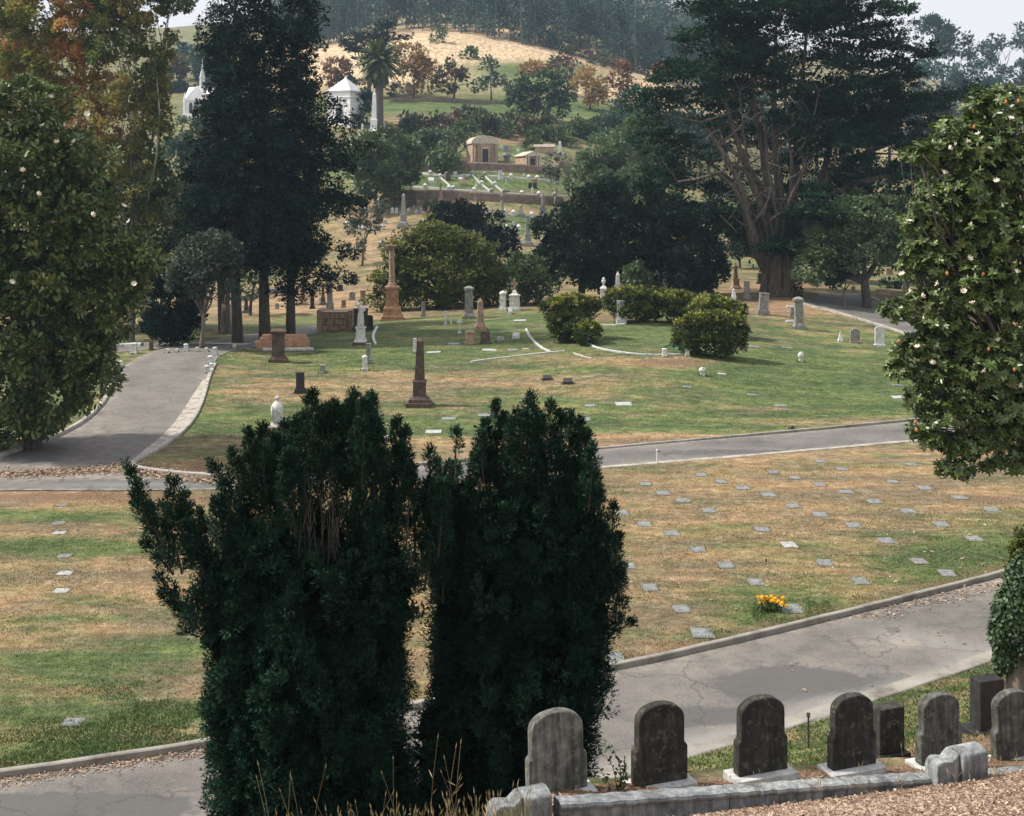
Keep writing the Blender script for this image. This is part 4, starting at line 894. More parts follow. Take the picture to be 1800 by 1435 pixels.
TC = [([(730,305),(765,309),(800,312),(830,309)],5,'upper white coping of the terraces, left half'),([(852,311),(880,313),(920,316),(955,318),(975,322)],6,'upper white coping of the terraces, right half'),
 ([(722,330),(760,333),(800,336),(850,339),(864,340)],5,'lower white coping of the terraces, left half'),([(886,341),(912,344),(950,346),(1000,348)],5,'lower white coping of the terraces, right half'),
 ([(830,309),(845,325),(864,340)],3,'white coping slanting down left of the wreath plot'),([(852,311),(868,326),(886,341)],3,'white coping slanting down right of the wreath plot'),
 ([(774,314),(786,324),(797,335)],2,'thin white coping slanting across the green plot'),([(690,374),(715,374),(740,375)],2,'white coping in the brown terrace by the grey obelisk'),([(855,374),(880,377),(912,380),(935,382)],4,'white coping on the lower green plot'),
 ([(860,412),(890,420),(925,427)],2,'pale path edge stones under the lower green plot'),([(890,405),(912,405)],2,'short coping with two end stones'),([(670,434),(700,432),(730,430)],2,'grey plot wall below the grey obelisks'),([(610,398),(640,402),(670,404)],2,'white coping beside the small leaning tree'),([(614,252),(622,262)],2,'short white coping under the conifer edge')]
for pts_, n_, lab in TC: coping('plot_coping', lab, 'coping', pts_, .13 if 'slanting' in lab else .25, .3, 'greystone' if 'grey' in lab or 'path' in lab else 'slab' if 'slanting' in lab else 'marble', n_, .85, .36, 'white copings of the terraced plots')
# big retaining walls on the slope
coping('retaining_wall', 'brown retaining wall below the white coping', 'wall', [(700,350),(760,350),(850,354),(920,358),(990,362)], .5, 1.3, 'wallstone')
coping('retaining_wall', 'brown retaining wall in front of the brown mausoleums', 'wall', [(735,300),(790,297),(850,300),(920,304),(980,308)], .5, 1.3, 'wallstone')
coping('retaining_wall', 'long low brown wall under the autumn trees', 'wall', [(690,178),(760,178),(830,180),(900,183)], .5, .6, 'wallstone')
# left: long low grey wall and pale slabs seen between trunks
coping('plot_wall', 'grey plot wall seen between the conifer trunks', 'wall', [(425,530),(455,522),(480,516),(505,510)], .4, .55, 'greystone')
coping('plot_wall', 'pale wall at the far left behind the magnolia', 'wall', [(200,612),(225,610),(250,609)], .3, .25, 'slab')
# white ornaments along the left road
for i, (a, b, w, h, lab) in enumerate([(295,621,7,8,'first small white knob stone at the head of the left road, from the left'),(311,620,7,7,'second small white knob stone at the head of the left road, from the left'),(327,618,10,14,'third and biggest white knob stone at the head of the left road'),(347,619,7,9,'fourth white knob stone at the head of the left road'),(363,619,7,8,'fifth white knob stone at the head of the left road'),(412,613,8,8,'white knob stone right of the left road head'),(451,607,8,8,'white knob stone beside the orange coping'),
   (236,622,14,20,'white urn post where the left road kerb bends'),(212,648,9,14,'white post lower on the left kerb of the left road'),(197,668,9,12,'lowest white post on the left kerb of the left road'),(378,625,10,15,'topmost white post right of the left road'),(370,640,11,15,'middle white post right of the left road'),(364,656,12,14,'lowest white post right of the left road'),(372,650,9,12,'small white post tucked behind the lowest one right of the left road')]):
    mono('post', a, b, w, h, 'marble', lab, 'kerb post', name='kerb_post', group='white posts along the left road')
# orange sandstone coping wall
p = G(500, 612); k = p.y/F
t = thing('coping_wall', 'long orange sandstone coping wall behind the brown pedestal', 'wall', p, math.radians(4))
S().box(-2*k, 0, -.3, 92*k, .9, .3 + 13*k, .985).build('wall', M['sandstone'], t, .03)
S().box(-1*k, 0, 13*k, 84*k, .7, 6*k, .98).box(0, 0, 19*k, 78*k, .5, 5*k, .98).build('stepped_top', M['sandstone'], t, .03)
S().box(10*k, -1.3, -.3, 88*k, .5, .3 + 4*k, .98).build('front_kerb', M['slab'], t, .02)
# wall with grid face
p = G(588, 583); k = p.y/F; t = thing('plot_wall', 'pale block wall with dark grid joints behind the left trunks', 'wall', p, 0)
S().box(0, 1.0, -.3, 48*k, 2.0, .3 + 34*k).build('block_face', M['tanstone'], t, .02)
S().box(-27*k, 1.0, -.3, 8*k, 2.2, .3 + 38*k).box(28*k, 1.0, -.3, 8*k, 2.2, .3 + 37*k).build('end_pier', M['tanstone'], t, .03)
s = S(); 
for q in (0.5, 11, 22, 33): s.box(0, -.02, q*k, 48*k, .05, .9*k)
for r_, xs in enumerate(((-8, 8), (-16, 0, 15), (-8, 8))):
    for x_ in xs: s.box(x_*k, -.02, (1.4 + r_*11)*k, .8*k, .05, 9.6*k)
s.box(-23.6*k, -.02, 1.4*k, .9*k, .05, 31*k).box(23.6*k, -.02, 1.4*k, .9*k, .05, 31*k)
s.build('joint_grid', M['dark'], t)
# wreath on a stand in the upper plot
p = G(848, 318); k = p.y/F; t = thing('wreath', 'round dark wreath on an easel in the narrow upper plot', 'wreath', p)
s = S(); n_ = 16; s.tube([(math.cos(2*math.pi*i/n_)*3*k, 0, 5*k + math.sin(2*math.pi*i/n_)*3*k) for i in range(n_+1)], 1.1*k, 6); s.build('ring', M['dark'], t)
S().box(-2*k, .2, 0, .3*k, .3*k, 5*k).box(2*k, .2, 0, .3*k, .3*k, 5*k).build('easel', M['wood'], t)

# ------------------------------------------------------------------ mausoleums
def mausoleum_round():
    p = G(853, 293); k = p.y/F; t = thing('mausoleum', 'brown stone mausoleum with a rounded gable and dark door', 'mausoleum', p, math.radians(14))
    w = 46*k; h = 40*k; d = 52*k
    S().box(0, d/2, -1, w, d, 1 + h).build('wall', M['mauso'], t, .05)
    S().box(0, d/2, -1, w*1.12, d*1.05, 1 + 3*k).build('plinth', M['paleroof'], t, .05)
    S().box(0, d/2, h, w*1.08, d*1.04, 2.4*k).build('cornice', M['paleroof'], t, .03)
    S().prism(arch(w*1.04, 12*k, 10*k), -1*k, d*1.02, 0, h + 2.4*k).build('roof', M['paleroof'], t, .04)
    s = S()
    for x in (-.40, -.27, .27, .40): s.lathe(x*w, -1.2*k, [(2.3*k, 3*k), (2.0*k, 4*k), (1.7*k, h*.92), (2.3*k, h)], 10)
    s.build('column', M['mauso'], t)
    ds = S().box(0, -.5*k, 3*k, 15*k, 1.4*k, 31*k).build('door_surround', M['paleroof'], t, .02)
    S().box(0, -1.3*k, 3*k, 11*k, 1*k, 28*k).build('door', M['dark'], ds, .01)
def mausoleum_gable():
    p = G(936, 301); k = p.y/F; t = thing('mausoleum', 'smaller brown stone mausoleum with a low pointed gable and four columns', 'mausoleum', p, math.radians(20))
    w = 30*k; h = 26*k; d = 46*k
    S().box(0, d/2, -1, w, d, 1 + h).build('wall', M['mauso'], t, .05)
    S().prism([(-w*.58, 0), (w*.58, 0), (w*.58, 1.6*k), (0, 9*k), (-w*.58, 1.6*k)], -4*k, d*1.03, 0, h).build('roof', M['paleroof'], t, .03)
    s = S()
    for x in (-.42, -.26, .26, .42): s.box(x*w, -2.4*k, 0, 3.0*k, 3*k, h)
    s.build('column', M['paleroof'], t, .02)
    S().box(0, -.6*k, 1*k, 8*k, 1.2*k, 21*k).build('door', M['dark'], t, .01)
    S().box(0, -4*k, -1, w*1.3, 8*k, 1 + 1.2*k).build('step', M['paleroof'], t, .02)
def tomb_flat():
    p = G(957, 268); k = p.y/F; t = thing('tomb', 'low tomb with a wide flat pale roof behind the gabled mausoleum', 'tomb', p, math.radians(6))
    S().box(0, 4*k, -1, 32*k, 14*k, 1 + 9*k).build('wall', M['mauso'], t, .04)
    S().box(0, 4*k, 9*k, 38*k, 18*k, 5*k, .92, .7).build('roof', M['paleroof'], t, .04)
def mausoleum_white():
    p = G(596, 222); k = p.y/F; t = thing('mausoleum', 'white square mausoleum with a pyramid roof left of the palm', 'mausoleum', p, math.radians(-24))
    w = 45*k; h = 50*k
    S().box(0, w/2, -2, w*1.1, w*1.1, 2 + 8*k, .97).build('plinth', M['white'], t, .05)
    S().box(0, w/2, 8*k, w, w, h - 8*k).build('wall', M['white'], t, .05)
    for x in (-.46, .46):
        for y in (.04, .96): S().box(x*w, y*w, 8*k, w*.12, w*.12, h - 12*k).build('corner_pilaster', M['white'], t, .03)
    S().box(0, w/2, h, w*1.08, w*1.08, 2*k).box(0, w/2, h+2*k, w*1.0, w*1.0, 8*k).box(0, w/2, h+10*k, w*1.12, w*1.12, 2.5*k, 1.04).build('entablature', M['white'], t, .03)
    S().box(0, w/2, h+12.5*k, w*1.08, w*1.08, 22*k, .12).box(0, w/2, h+34*k, 5*k, 5*k, 5*k, .5).build('roof', M['white'], t, .03)
    ds = S().box(0, -.6*k, 6*k, 13*k, 1.2*k, 30*k).build('door_surround', M['slab'], t, .03)
    S().box(0, -1.4*k, 6*k, 9*k, 1.2*k, 26*k).build('door', M['dark'], ds, .02)
def mausoleum_gothic():
    p = G(346, 207); k = p.y/F; t = thing('mausoleum', 'white gothic mausoleum with steep gables and a needle spire', 'mausoleum', p, math.radians(-10))
    w = 46*k; h = 30*k
    S().box(0, w/2, -2, w*1.15, w*1.15, 2 + 6*k, .96).build('plinth', M['white'], t, .04)
    S().box(0, w/2, 6*k, w, w, h-6*k).build('wall', M['white'], t, .04)
    gr = S().prism([(-w*.55, 0), (w*.55, 0), (0, 26*k)], -1*k, w+1*k, 0, h).prismx([(-1*k, 0), (w+1*k, 0), (w/2, 26*k)], -w*.55, w*.55, 0, h).build('gable_roof', M['white'], t, .03)
    s = S().lathe(0, w/2, [(6*k, h+20*k), (5*k, h+40*k), (6*k, h+42*k), (2*k, h+56*k), (.3*k, h+78*k)], 8); s.build('spire', M['slab'], gr)
    for x in (-.5, .5):
        for y in (0, 1): S().box(x*w, y*w, 0, 4*k, 4*k, h*.95).lathe(x*w, y*w, [(2.4*k, h*.95), (2*k, h*1.1), (.2*k, h*1.5)], 6).build('pinnacle', M['white'], t, .03)
    s = S()
    for x in (-11, 11): s.prism(arch(6*k, 19*k, 6*k), -1.6*k, -.4*k, x*k, 8*k)
    s.build('window', M['dark'], t); S().prism(arch(9*k, 22*k, 8*k), -2*k, -.4*k, 0, 6*k).build('door', M['greystone'], t)
mausoleum_round(); mausoleum_gable(); tomb_flat(); mausoleum_white(); mausoleum_gothic()
# a red roofed house on the far hill
# ------------------------------------------------------------------ trees
def T(name, label, cat, base, Y, lst, mat, depth=1.0, **kw):
    b = G(*base)
    if Y < 900: b = Vector(((base[0]-900)/F*Y, Y, zf((base[0]-900)/F*Y, Y)))
    return tree(name, label, cat, b, blobs_px(lst, b.y, depth), mat, **kw)

# giant cypress
def giant_cypress():
    Y = 115; b = Vector(((1368-900)/F*Y, Y, zf((1368-900)/F*Y, Y))); k = Y/F; s = Y*SP
    root = thing('cypress_tree', 'giant dark cypress with a fluted trunk and layered branches on the right', 'tree', b)
    def off(l): return [W(a, c, Y + d) - b for a, c, d in l]
    m = S(); rr = random.Random(4)
    m.tube([Vector((0, 0, -.5)), Vector((0, 0, .3)), Vector((0, 0, 1.0)), off([(1372,470,0)])[0], off([(1378,440,0)])[0]], [1.85, 1.6, 1.42, 1.36, 1.3], 40, .10)
    for x in (-1.5, -.9, -.3, .3, .9, 1.45):      # buttress flutes
        x *= .78; m.tube([Vector((x*1.25, -1.05 + abs(x)*.5, -.4)), Vector((x, -1.0 + abs(x)*.45, 1.2)), Vector((x*.85, -.78 + abs(x)*.3, 3.6))], [.42, .31, .19], 10, .12)
    limbs = [([(1352,480,0),(1330,440,0),(1318,400,-1),(1308,350,-1),(1290,300,-2),(1262,255,-2),(1235,215,-2)],.75),([(1350,470,0),(1335,390,1),(1340,330,0),(1310,285,0),(1270,250,1),(1245,225,1)],.5),
     ([(1365,460,0),(1350,380,0),(1325,330,0),(1296,250,1),(1275,180,1),(1262,120,1)],.6),([(1372,450,0),(1352,350,1),(1340,260,2),(1325,180,2),(1318,100,2)],.6),([(1378,440,0),(1372,350,1),(1362,250,1),(1360,150,1),(1365,40,1)],.7),([(1368,440,0),(1366,380,-1),(1350,300,-1),(1345,220,-1),(1330,150,-1)],.34),([(1380,440,0),(1390,360,-1),(1392,280,-1),(1380,200,-1),(1385,120,-1)],.32),([(1374,450,0),(1380,370,-2),(1412,300,-2),(1425,230,-2),(1440,160,-2)],.3),([(1360,450,0),(1340,370,-1),(1318,300,-1),(1306,230,-1),(1300,160,-1)],.3),([(1385,440,0),(1395,350,1),(1400,260,2),(1408,160,2),(1420,40,2)],.65),
     ([(1390,445,0),(1410,390,0),(1430,340,0),(1470,300,0),(1520,270,1),(1600,240,1)],.7),([(1392,460,0),(1418,400,-1),(1455,345,-2),(1500,322,-2),(1560,310,-2),(1620,300,-3)],.6),([(1395,440,0),(1430,360,2),(1460,260,3),(1480,170,3),(1520,80,3)],.55),([(1345,450,0),(1310,370,-1),(1290,330,-2),(1262,305,-3),(1225,315,-3),(1190,320,-3)],.42),([(1350,420,2),(1300,330,3),(1240,280,4),(1180,250,4)],.45)]
    for l, r0 in limbs:
        r0 *= .8; p = off(l); n = len(p); m.tube(p, [r0*(1 - .8*i/(n-1)) for i in range(n)], 9, .06)
        for i in range(2, n):
            for _ in range(2):
                a = p[i]; c = a + Vector((rr.uniform(-3.5, 3.5), rr.uniform(-3, 2), rr.uniform(-.5, 3.5)))
                m.tube(bent(a, c, 5, 0, .15, rr), [r0*.3, r0*.22, r0*.16, r0*.1, .02], 5)
    m.build('trunk', M['barkcypress'], root, smooth=True)
    d = S()
    for i in range(46):
        a = W(rr.uniform(1265, 1470), rr.uniform(190, 380), Y - rr.uniform(0, 3)) - b
        c = a + Vector((rr.uniform(-2.8, 2.8), rr.uniform(-1.2, .5), rr.uniform(-3.2, 1.2)))
        pp = bent(a, c, 7, 0, .22, rr); d.tube(pp, [.06, .055, .05, .045, .035, .025, .01], 5)
        q = pp[3]; d.tube(bent(q, q + Vector((rr.uniform(-1, 1), -.2, rr.uniform(-1.4, .6))), 4, 0, .2, rr), [.035, .028, .02, .01], 4)
    d.build('deadwood', M['wood'], root, smooth=True)
    fr = [(1290,40,110,55),(1400,-10,170,60),(1400,50,130,60,3),(1510,50,110,60),(1575,110,90,60),(1250,95,75,45),(1230,150,70,38),(1180,165,62,26),(1150,195,40,34),(1165,245,45,30),(1200,280,65,26),(1190,325,60,28),(1225,370,55,30,2),
          (1330,110,110,42),(1440,130,120,55),(1550,170,110,45),(1630,190,75,28),(1680,172,60,13),(1600,245,95,36),(1500,215,110,50,2),(1430,210,70,36,-1),(1445,262,66,24,-2),(1530,300,90,30),(1610,300,70,24),(1475,330,70,18,-1),
          (1405,370,52,20,-3),(1420,405,66,20,-3),(1395,440,48,20,-3),(1440,452,50,16,-3),(1500,400,60,26,1),(1560,360,70,30,1),(1250,330,40,22,4),(1270,400,50,18,3),(1260,200,40,30,2),(1300,165,60,28,0)]
    bk = [(1300,240,60,70,5),(1430,340,60,60,6),(1370,380,50,40,6),(1350,230,90,60,7),(1400,300,90,60,8),(1320,310,80,60,8),(1480,350,90,50,7),(1300,380,50,34,7),(1370,140,160,60,7)]
    pads = []
    for q in fr:
        for _ in range(max(2, int(q[2]*q[3]/480))):
            a_ = rr.uniform(0, 6.283); u_ = math.sqrt(rr.random())*.95; pads.append((q[0] + math.cos(a_)*u_*q[2]*.9, q[1] + math.sin(a_)*u_*q[3], rr.uniform(24, 44), rr.uniform(7, 12), (q[4] if len(q) > 4 else 0) + rr.uniform(-4.5, 3.5)))
    foliage('crown', [((c[0][0]-b.x, c[0][1]-b.y, c[0][2]-b.z), (c[1][0], c[1][1]*.9, c[1][2])) for c in blobs_px(pads, Y)], 'cypress', root, s, cover=3.6, pr=4.0, lp=3.6, wp=1.7, k=24, mode='layer', core=.6, shell=.6, up=.5)
    foliage('rear_crown', [((c[0][0]-b.x, c[0][1]-b.y, c[0][2]-b.z), (c[1][0], c[1][1]*.6, c[1][2])) for c in blobs_px(bk, Y)] + [((c[0][0]-b.x, c[0][1]-b.y+2.5, c[0][2]-b.z), (c[1][0]*.85, c[1][1]*.6, c[1][2]*.8)) for c in blobs_px(fr, Y)], 'cypress', root, s, cover=2.1, pr=7, lp=3.5, wp=1.7, k=22, mode='layer', core=.8, shell=.7)
giant_cypress()

# conifers of the left group: ragged spires of drooping branches
def conifer(label, base, Y, top, prof, tr, lean=0, seed=1, mat='conifer', bark='bark', start=None, cover=1.0, name='conifer_tree'):
    """prof: (py, left px, right px) silhouette of the crown"""
    b = Vector(((base[0]-900)/F*Y, Y, zf((base[0]-900)/F*Y, Y))); k = Y/F; s = Y*SP; rr = random.Random(seed); r = np.random.RandomState(seed)
    root = thing(name, label, 'tree', b); tp = W(top[0], top[1], Y) - b
    m = S(); pts = bent(Vector((0, 0, -.4)), tp, 10, 0, .02, rr); m.tube(pts, [tr*1.25, tr*1.05]+[tr*(1-.85*i/8) for i in range(1, 9)], 10)
    prof = sorted(prof); pys = [q[0] for q in prof]; P = []; O = []; Ls = []
    y = pys[0]
    while y < pys[-1]:
        lft = np.interp(y, pys, [q[1] for q in prof]); rgt = np.interp(y, pys, [q[2] for q in prof])
        zc = (EYE - (y-HZ)*k) - b.z; t = max(0, min(1, zc/max(tp.z, 1))); ax = Vector((0, 0, 0)).lerp(tp, t)
        xl = (lft-900)*k - b.x; xr = (rgt-900)*k - b.x; hw = (xr-xl)/2
        for _ in range(3):
            a = rr.uniform(0, 2*math.pi); ca, sa = math.cos(a), math.sin(a)
            ln = (xr-ax.x if ca > 0 else ax.x-xl)*abs(ca) + hw*abs(sa); ln *= (rr.uniform(.45, 1.05) if rr.random() < .85 else rr.uniform(1.0, 1.3))*(.66+.42*abs(math.sin(y*.075+seed)))
            e = Vector((ax.x + ca*ln, ax.y + sa*hw*.9, zc + rr.uniform(-.9, .9))); st = Vector((ax.x, ax.y, zc + ln*.12))
            br = bent(st, e, 6, .25, .06, rr)
            m.tube(br, [max(.03, tr*.22*(1-t*.5)), .07, .06, .05, .035, .01], 5)
            nb = max(3, int(ln/(5.5*s)))
            for q in range(nb):
                u = .22 + .78*(q+rr.random())/nb; c = Vector(br[0]).lerp(Vector(br[-1]), u) if False else br[min(5, int(u*5))].lerp(br[min(5, int(u*5)+1)], u*5-int(u*5))
                w = .28 + .35*math.sin(math.pi*min(1, u*1.05))
                for z_ in range(3):
                    P.append((c.x + rr.gauss(0, w*1.1), c.y + rr.gauss(0, w*1.1), c.z + rr.gauss(0, w*.55))); O.append((ca + rr.gauss(0, .6), sa + rr.gauss(0, .6), rr.uniform(-.35, .55))); Ls.append(rr.uniform(.6, 1.2))
        y += 14*s/k/1.9
    P = np.array(P); O = unit(np.array(O)); Ls = np.array(Ls); kk = int(27*cover)
    p, d, nn, L, Wd = plumes(P, O, 7*s*Ls, 5.2*s*Ls, kk, 3.3*s, 1.6*s, .85, .75, r)
    V = leaves(p, d, nn, L, Wd); R = np.clip(np.repeat(r.rand(len(P))*.55, kk) + r.rand(len(p))*.45, 0, 1); n = len(V)
    np_mesh('crown', V.reshape(-1, 3), [np.arange(n*4).reshape(n, 4)], LEAF[mat], root, attrs={'rnd': ('FACE', R)})
    m.build('trunk', M[bark], root, smooth=True); return root
conifer('tall black green conifer, leftmost of the left group, with a straight bare trunk', (418,600), 87, (415,-40), [(-40,395,425),(0,380,442),(20,362,450),(60,378,458),(100,386,470),(150,380,460),(200,374,480),(260,348,490),(330,335,490),(400,322,500),(440,340,480),(470,380,450)], .34, seed=3)
conifer('tall black green conifer, middle trunk of the left group', (466,592), 88, (466,20), [(15,455,478),(45,444,505),(85,440,560),(110,445,535),(135,445,556),(180,450,555),(215,440,590),(250,435,605),(320,430,612),(390,420,620),(440,430,590),(480,445,520)], .36, seed=8)
conifer('black green conifer with a leaning trunk, rightmost of the left group', (511,583), 89, (528,-25), [(-25,515,538),(20,500,545),(45,505,540),(85,500,548),(130,500,545),(170,490,556),(215,495,590),(240,490,604),(270,490,590),(310,470,600),(350,470,618),(400,470,602),(450,480,612),(490,510,616),(520,575,606)], .30, seed=13)
conifer('slender dark conifer behind the leftmost one of the left group', (395,583), 96, (385,60), [(60,370,400),(140,386,420),(220,372,440),(300,330,450),(380,330,450),(450,345,440),(500,380,420)], .38, seed=21)
T('cypress_shrub', 'columnar dark cypress at the left of the giant trunk', 'shrub', (1301,474), 150, [(1301,440,17,34),(1300,420,13,20)], 'oak', trunk_r=.15, mode='up', limbs=False)
T('cypress_shrub', 'second columnar dark shrub close to the giant trunk, in its shade', 'shrub', (1325,480), 150, [(1322,450,14,26)], 'darkred', trunk_r=.1, limbs=False)

# right hand magnolia close to the camera (crown reaches in from the right)
def magnolia_near():
    Y = 30; b = Vector((14.2, 31, zf(14.2, 31))); s = Y*SP
    root = thing('magnolia_tree', 'near magnolia with glossy leaves and cream blossoms reaching in from the right edge', 'tree', b)
    bl = [(1730,185,42,32),(1690,228,52,30),(1608,268,26,12),(1655,330,46,32),(1618,430,38,36),(1770,190,60,45),(1720,255,80,45),(1640,268,52,26),(1790,290,60,60),(1700,330,80,45),(1640,380,58,40),(1750,400,100,60),(1640,450,50,45),(1720,500,90,60),(1800,520,80,80),(1600,470,24,24),(1575,545,34,22),(1640,520,50,24),(1610,610,48,24),(1580,648,30,22),(1660,655,60,30),(1740,640,90,60),(1800,700,70,70),(1680,720,70,40),(1620,700,34,30),(1615,758,28,18),(1700,780,45,28),(1680,822,36,20),(1750,760,50,30),(1790,808,42,26),(1740,818,18,14),(1640,772,30,20),(1650,560,50,34),(1700,600,50,36),(1640,600,40,22),(1690,430,50,44),(1720,360,50,44),
          (1880,300,90,120,1),(1900,500,120,160,1),(1900,720,110,120,1),(1860,620,80,100,1.5),(1850,420,70,90,1.5),(1990,450,140,260,2)]
    B = blobs_px(bl, Y, .8); r = np.random.RandomState(5); A = sum(q[1][0]*q[1][2] for q in B)*math.pi
    m = int(A*135); P, O = blob_sample(B, m, .75, r, .15); Z = np.array([0, 0, 1.0])
    Ax = unit(O*.7 + Z*.55 + r.normal(size=P.shape)*.35); n = len(P); kk = 10
    # whorls of long leaves
    t1 = unit(np.cross(Ax, np.array([.3, .9, .1]))); t2 = np.cross(Ax, t1)
    ang = (np.arange(kk)*2.4)[None, :] + r.rand(n)[:, None]*6.28; el = (.15 + .85*r.rand(n, kk))
    rad = t1[:, None]*np.cos(ang)[..., None] + t2[:, None]*np.sin(ang)[..., None]
    D = unit(rad*(1.0-.35*el)[..., None] + Ax[:, None]*(el*.8 - .25)[..., None]); Nn = unit(Ax[:, None]*1.0 - rad*.3 + r.normal(size=(n, kk, 3))*.2)
    Pp = (P[:, None] - Ax[:, None]*(.05*r.rand(n, kk))[..., None])
    V = leaves(Pp.reshape(-1, 3), D.reshape(-1, 3), Nn.reshape(-1, 3), .152*(.65+.6*r.rand(n*kk)), .058*(.8+.4*r.rand(n*kk)), 6)
    R = np.clip(np.repeat(r.rand(n)*.45, kk) + r.rand(n*kk)*.55, 0, 1); q = len(V)
    np_mesh('crown', V.reshape(-1, 3) - np.array(b), [np.arange(q*6).reshape(q, 6)], LEAF['magnolia'], root, attrs={'rnd': ('FACE', R)})
    s_ = S(); rr = random.Random(2)
    fork = Vector((13.6, 31, 4.5)) - b; s_.tube([Vector((0, 0, -.4)), Vector((-.1, 0, 1.5)), fork], [.42, .32, .28], 12)
    for q in B:
        e = Vector(q[0]) - b; pp = bent(fork, e, 8, .3, .1, rr); s_.tube(pp, [.11, .09, .07, .055, .045, .035, .025, .012], 6)
        for _ in range(7):
            a = pp[rr.randint(4, 7)]; c = Vector(q[0]) - b + Vector((rr.uniform(-1, 1)*q[1][0], rr.uniform(-1, 1)*q[1][1], rr.uniform(-1, .8)*q[1][2]))*.9
            s_.tube(bent(a, c, 5, 0, .18, rr), [.035, .028, .02, .014, .006], 4)
    s_.build('trunk', M['bark'], root, smooth=True)
    f = S(); 
    for i in range(7):
        a = i*2*math.pi/7; ca, sa = math.cos(a), math.sin(a); c2, s2 = math.cos(a+.5), math.sin(a+.5); c0, s0 = math.cos(a-.5), math.sin(a-.5)
        f.add([(0,0,0), (c0*.055, s0*.055, .04), (ca*.085, sa*.085, .075), (c2*.055, s2*.055, .04)], [(0,1,2,3)])
    f.lathe(0, 0, [(.02, 0), (.025, .03), (.008, .06)], 6); fl0 = f.build('blossom', M['petal'], root)
    f = S().lathe(0, 0, [(.012, -.02), (.03, .01), (.032, .04), (.02, .065), (.004, .08)], 8); pod0 = f.build('seed_pod', M['petalorange'], root)
    spots = [(1668,262),(1700,250),(1660,306),(1586,484),(1694,513),(1703,455),(1598,514),(1710,535),(1732,654),(1755,600),(1797,680),(1650,500),(1620,522),(1720,238),(1776,210),(1640,640),(1612,612),(1788,480),(1752,320)]
    for i, (a, c) in enumerate(spots):
        o = fl0 if i == 0 else fl0.copy()
        if i: COL.objects.link(o); o.parent = root
        o.location = W(a, c, Y - 1.0) - b; o.rotation_euler = (rr.uniform(.2, 1.2), rr.uniform(-.5, .5), rr.uniform(0, 6))
    for i, (a, c) in enumerate([(1665,483),(1728,484),(1738,616),(1783,652),(1609,744),(1611,758),(1790,180),(1712,225),(1580,602),(1768,181)]):
        o = pod0 if i == 0 else pod0.copy()
        if i: COL.objects.link(o); o.parent = root
        o.location = W(a, c, Y - 1.0) - b; o.rotation_euler = (rr.uniform(-.5, .5), 0, 0)
magnolia_near()
# left magnolia
bm_ = T('magnolia_tree', 'large rounded magnolia with bronze tinged leaves at the left edge', 'tree', (55,790), 55, [(50,190,75,45),(-30,220,90,70),(0,300,150,80),(110,290,85,55),(120,370,85,60),(40,400,110,80),(170,440,75,55),(225,452,48,34),(90,500,110,60),(160,540,80,60),(20,580,120,80),(110,620,90,60),(175,650,36,60),(148,700,14,22),(50,700,90,60),(20,740,80,40),(-80,450,130,200),(185,590,30,40),(200,500,50,40)],
   'magnolia_left', trunk_r=.35, cover=3.2, pr=5.2, lp=6.0, wp=2.7, k=15, mode='round', shell=.4, fork=.25, core=1.2, lk=6)
f = S()
for i in range(7):
    a = i*2*math.pi/7; f.add([(0,0,0), (math.cos(a-.5)*.08, math.sin(a-.5)*.08, .05), (math.cos(a)*.14, math.sin(a)*.14, .1), (math.cos(a+.5)*.08, math.sin(a+.5)*.08, .05)], [(0,1,2,3)])
o0 = f.build('blossom', M['petal'], bm_); rr = random.Random(3)
for i, (a, c) in enumerate([(90,172),(100,251),(153,202),(75,222),(216,363),(162,378),(67,342),(20,497),(228,390),(131,250),(235,500),(40,300)]):
    o = o0 if i == 0 else o0.copy()
    if i: COL.objects.link(o); o.parent = bm_
    o.location = W(a, c, 50.3) - bm_.location; o.rotation_euler = (rr.uniform(.4, 1.3), 0, rr.uniform(0, 6))
# autumn group
T('poplar_tree', 'tall orange leaved tree behind the left magnolia', 'tree', (100,640), 92, [(60,20,70,60),(150,60,60,60),(150,-10,60,50),(20,80,60,60),(110,110,70,60),(60,170,80,60),(150,180,60,60),(180,230,34,40),(120,-50,100,50),(10,0,60,60)], 'autumn', trunk_r=.24, bark='barkpale', cover=3.0, core=.2, shell=.7, fork=.3, limb_r=.38, mode='round')
T('poplar_tree', 'tall loose tree with green lower and thin upper leaves left of the dark conifers', 'tree', (230,612), 90, [(240,10,60,40),(300,0,36,22),(200,60,50,50),(262,60,50,46),(230,130,70,60),(254,160,36,50),(220,210,80,60),(250,230,36,50),(200,290,60,60),(250,320,56,60),(288,345,26,26),(215,390,70,50),(270,400,50,40),(230,460,60,40),(190,-30,80,40),(270,-30,60,30)], 'autumn_green', trunk_r=.24, bark='barkpale', cover=2.8, core=.35, shell=.7, fork=.25, limb_r=.38, mode='round')
T('poplar_tree', 'grey green tree filling the left corner behind the orange tree', 'tree', (-60,600), 100, [(-20,60,60,60),(-50,160,80,80),(10,140,40,50),(0,-20,60,50)], 'autumn_green', trunk_r=.3, cover=3.2, core=.8, bark='barkpale')
T('shade_tree', 'dense mid green tree between the left magnolia and the conifers', 'tree', (205,600), 98, [(200,330,60,70),(260,420,50,50),(190,450,60,60),(150,520,70,60),(215,520,45,45),(255,520,30,22)], 'midgreen', trunk_r=.25, bark='bark', cover=2.2, core=1.0)
T('small_tree', 'little yellow green tree beside the dark round yew', 'tree', (236,594), 90, [(240,510,34,18),(222,530,26,16),(256,525,18,16),(240,470,26,22)], 'yellowgreen', trunk_r=.10, cover=2.2, core=.2)
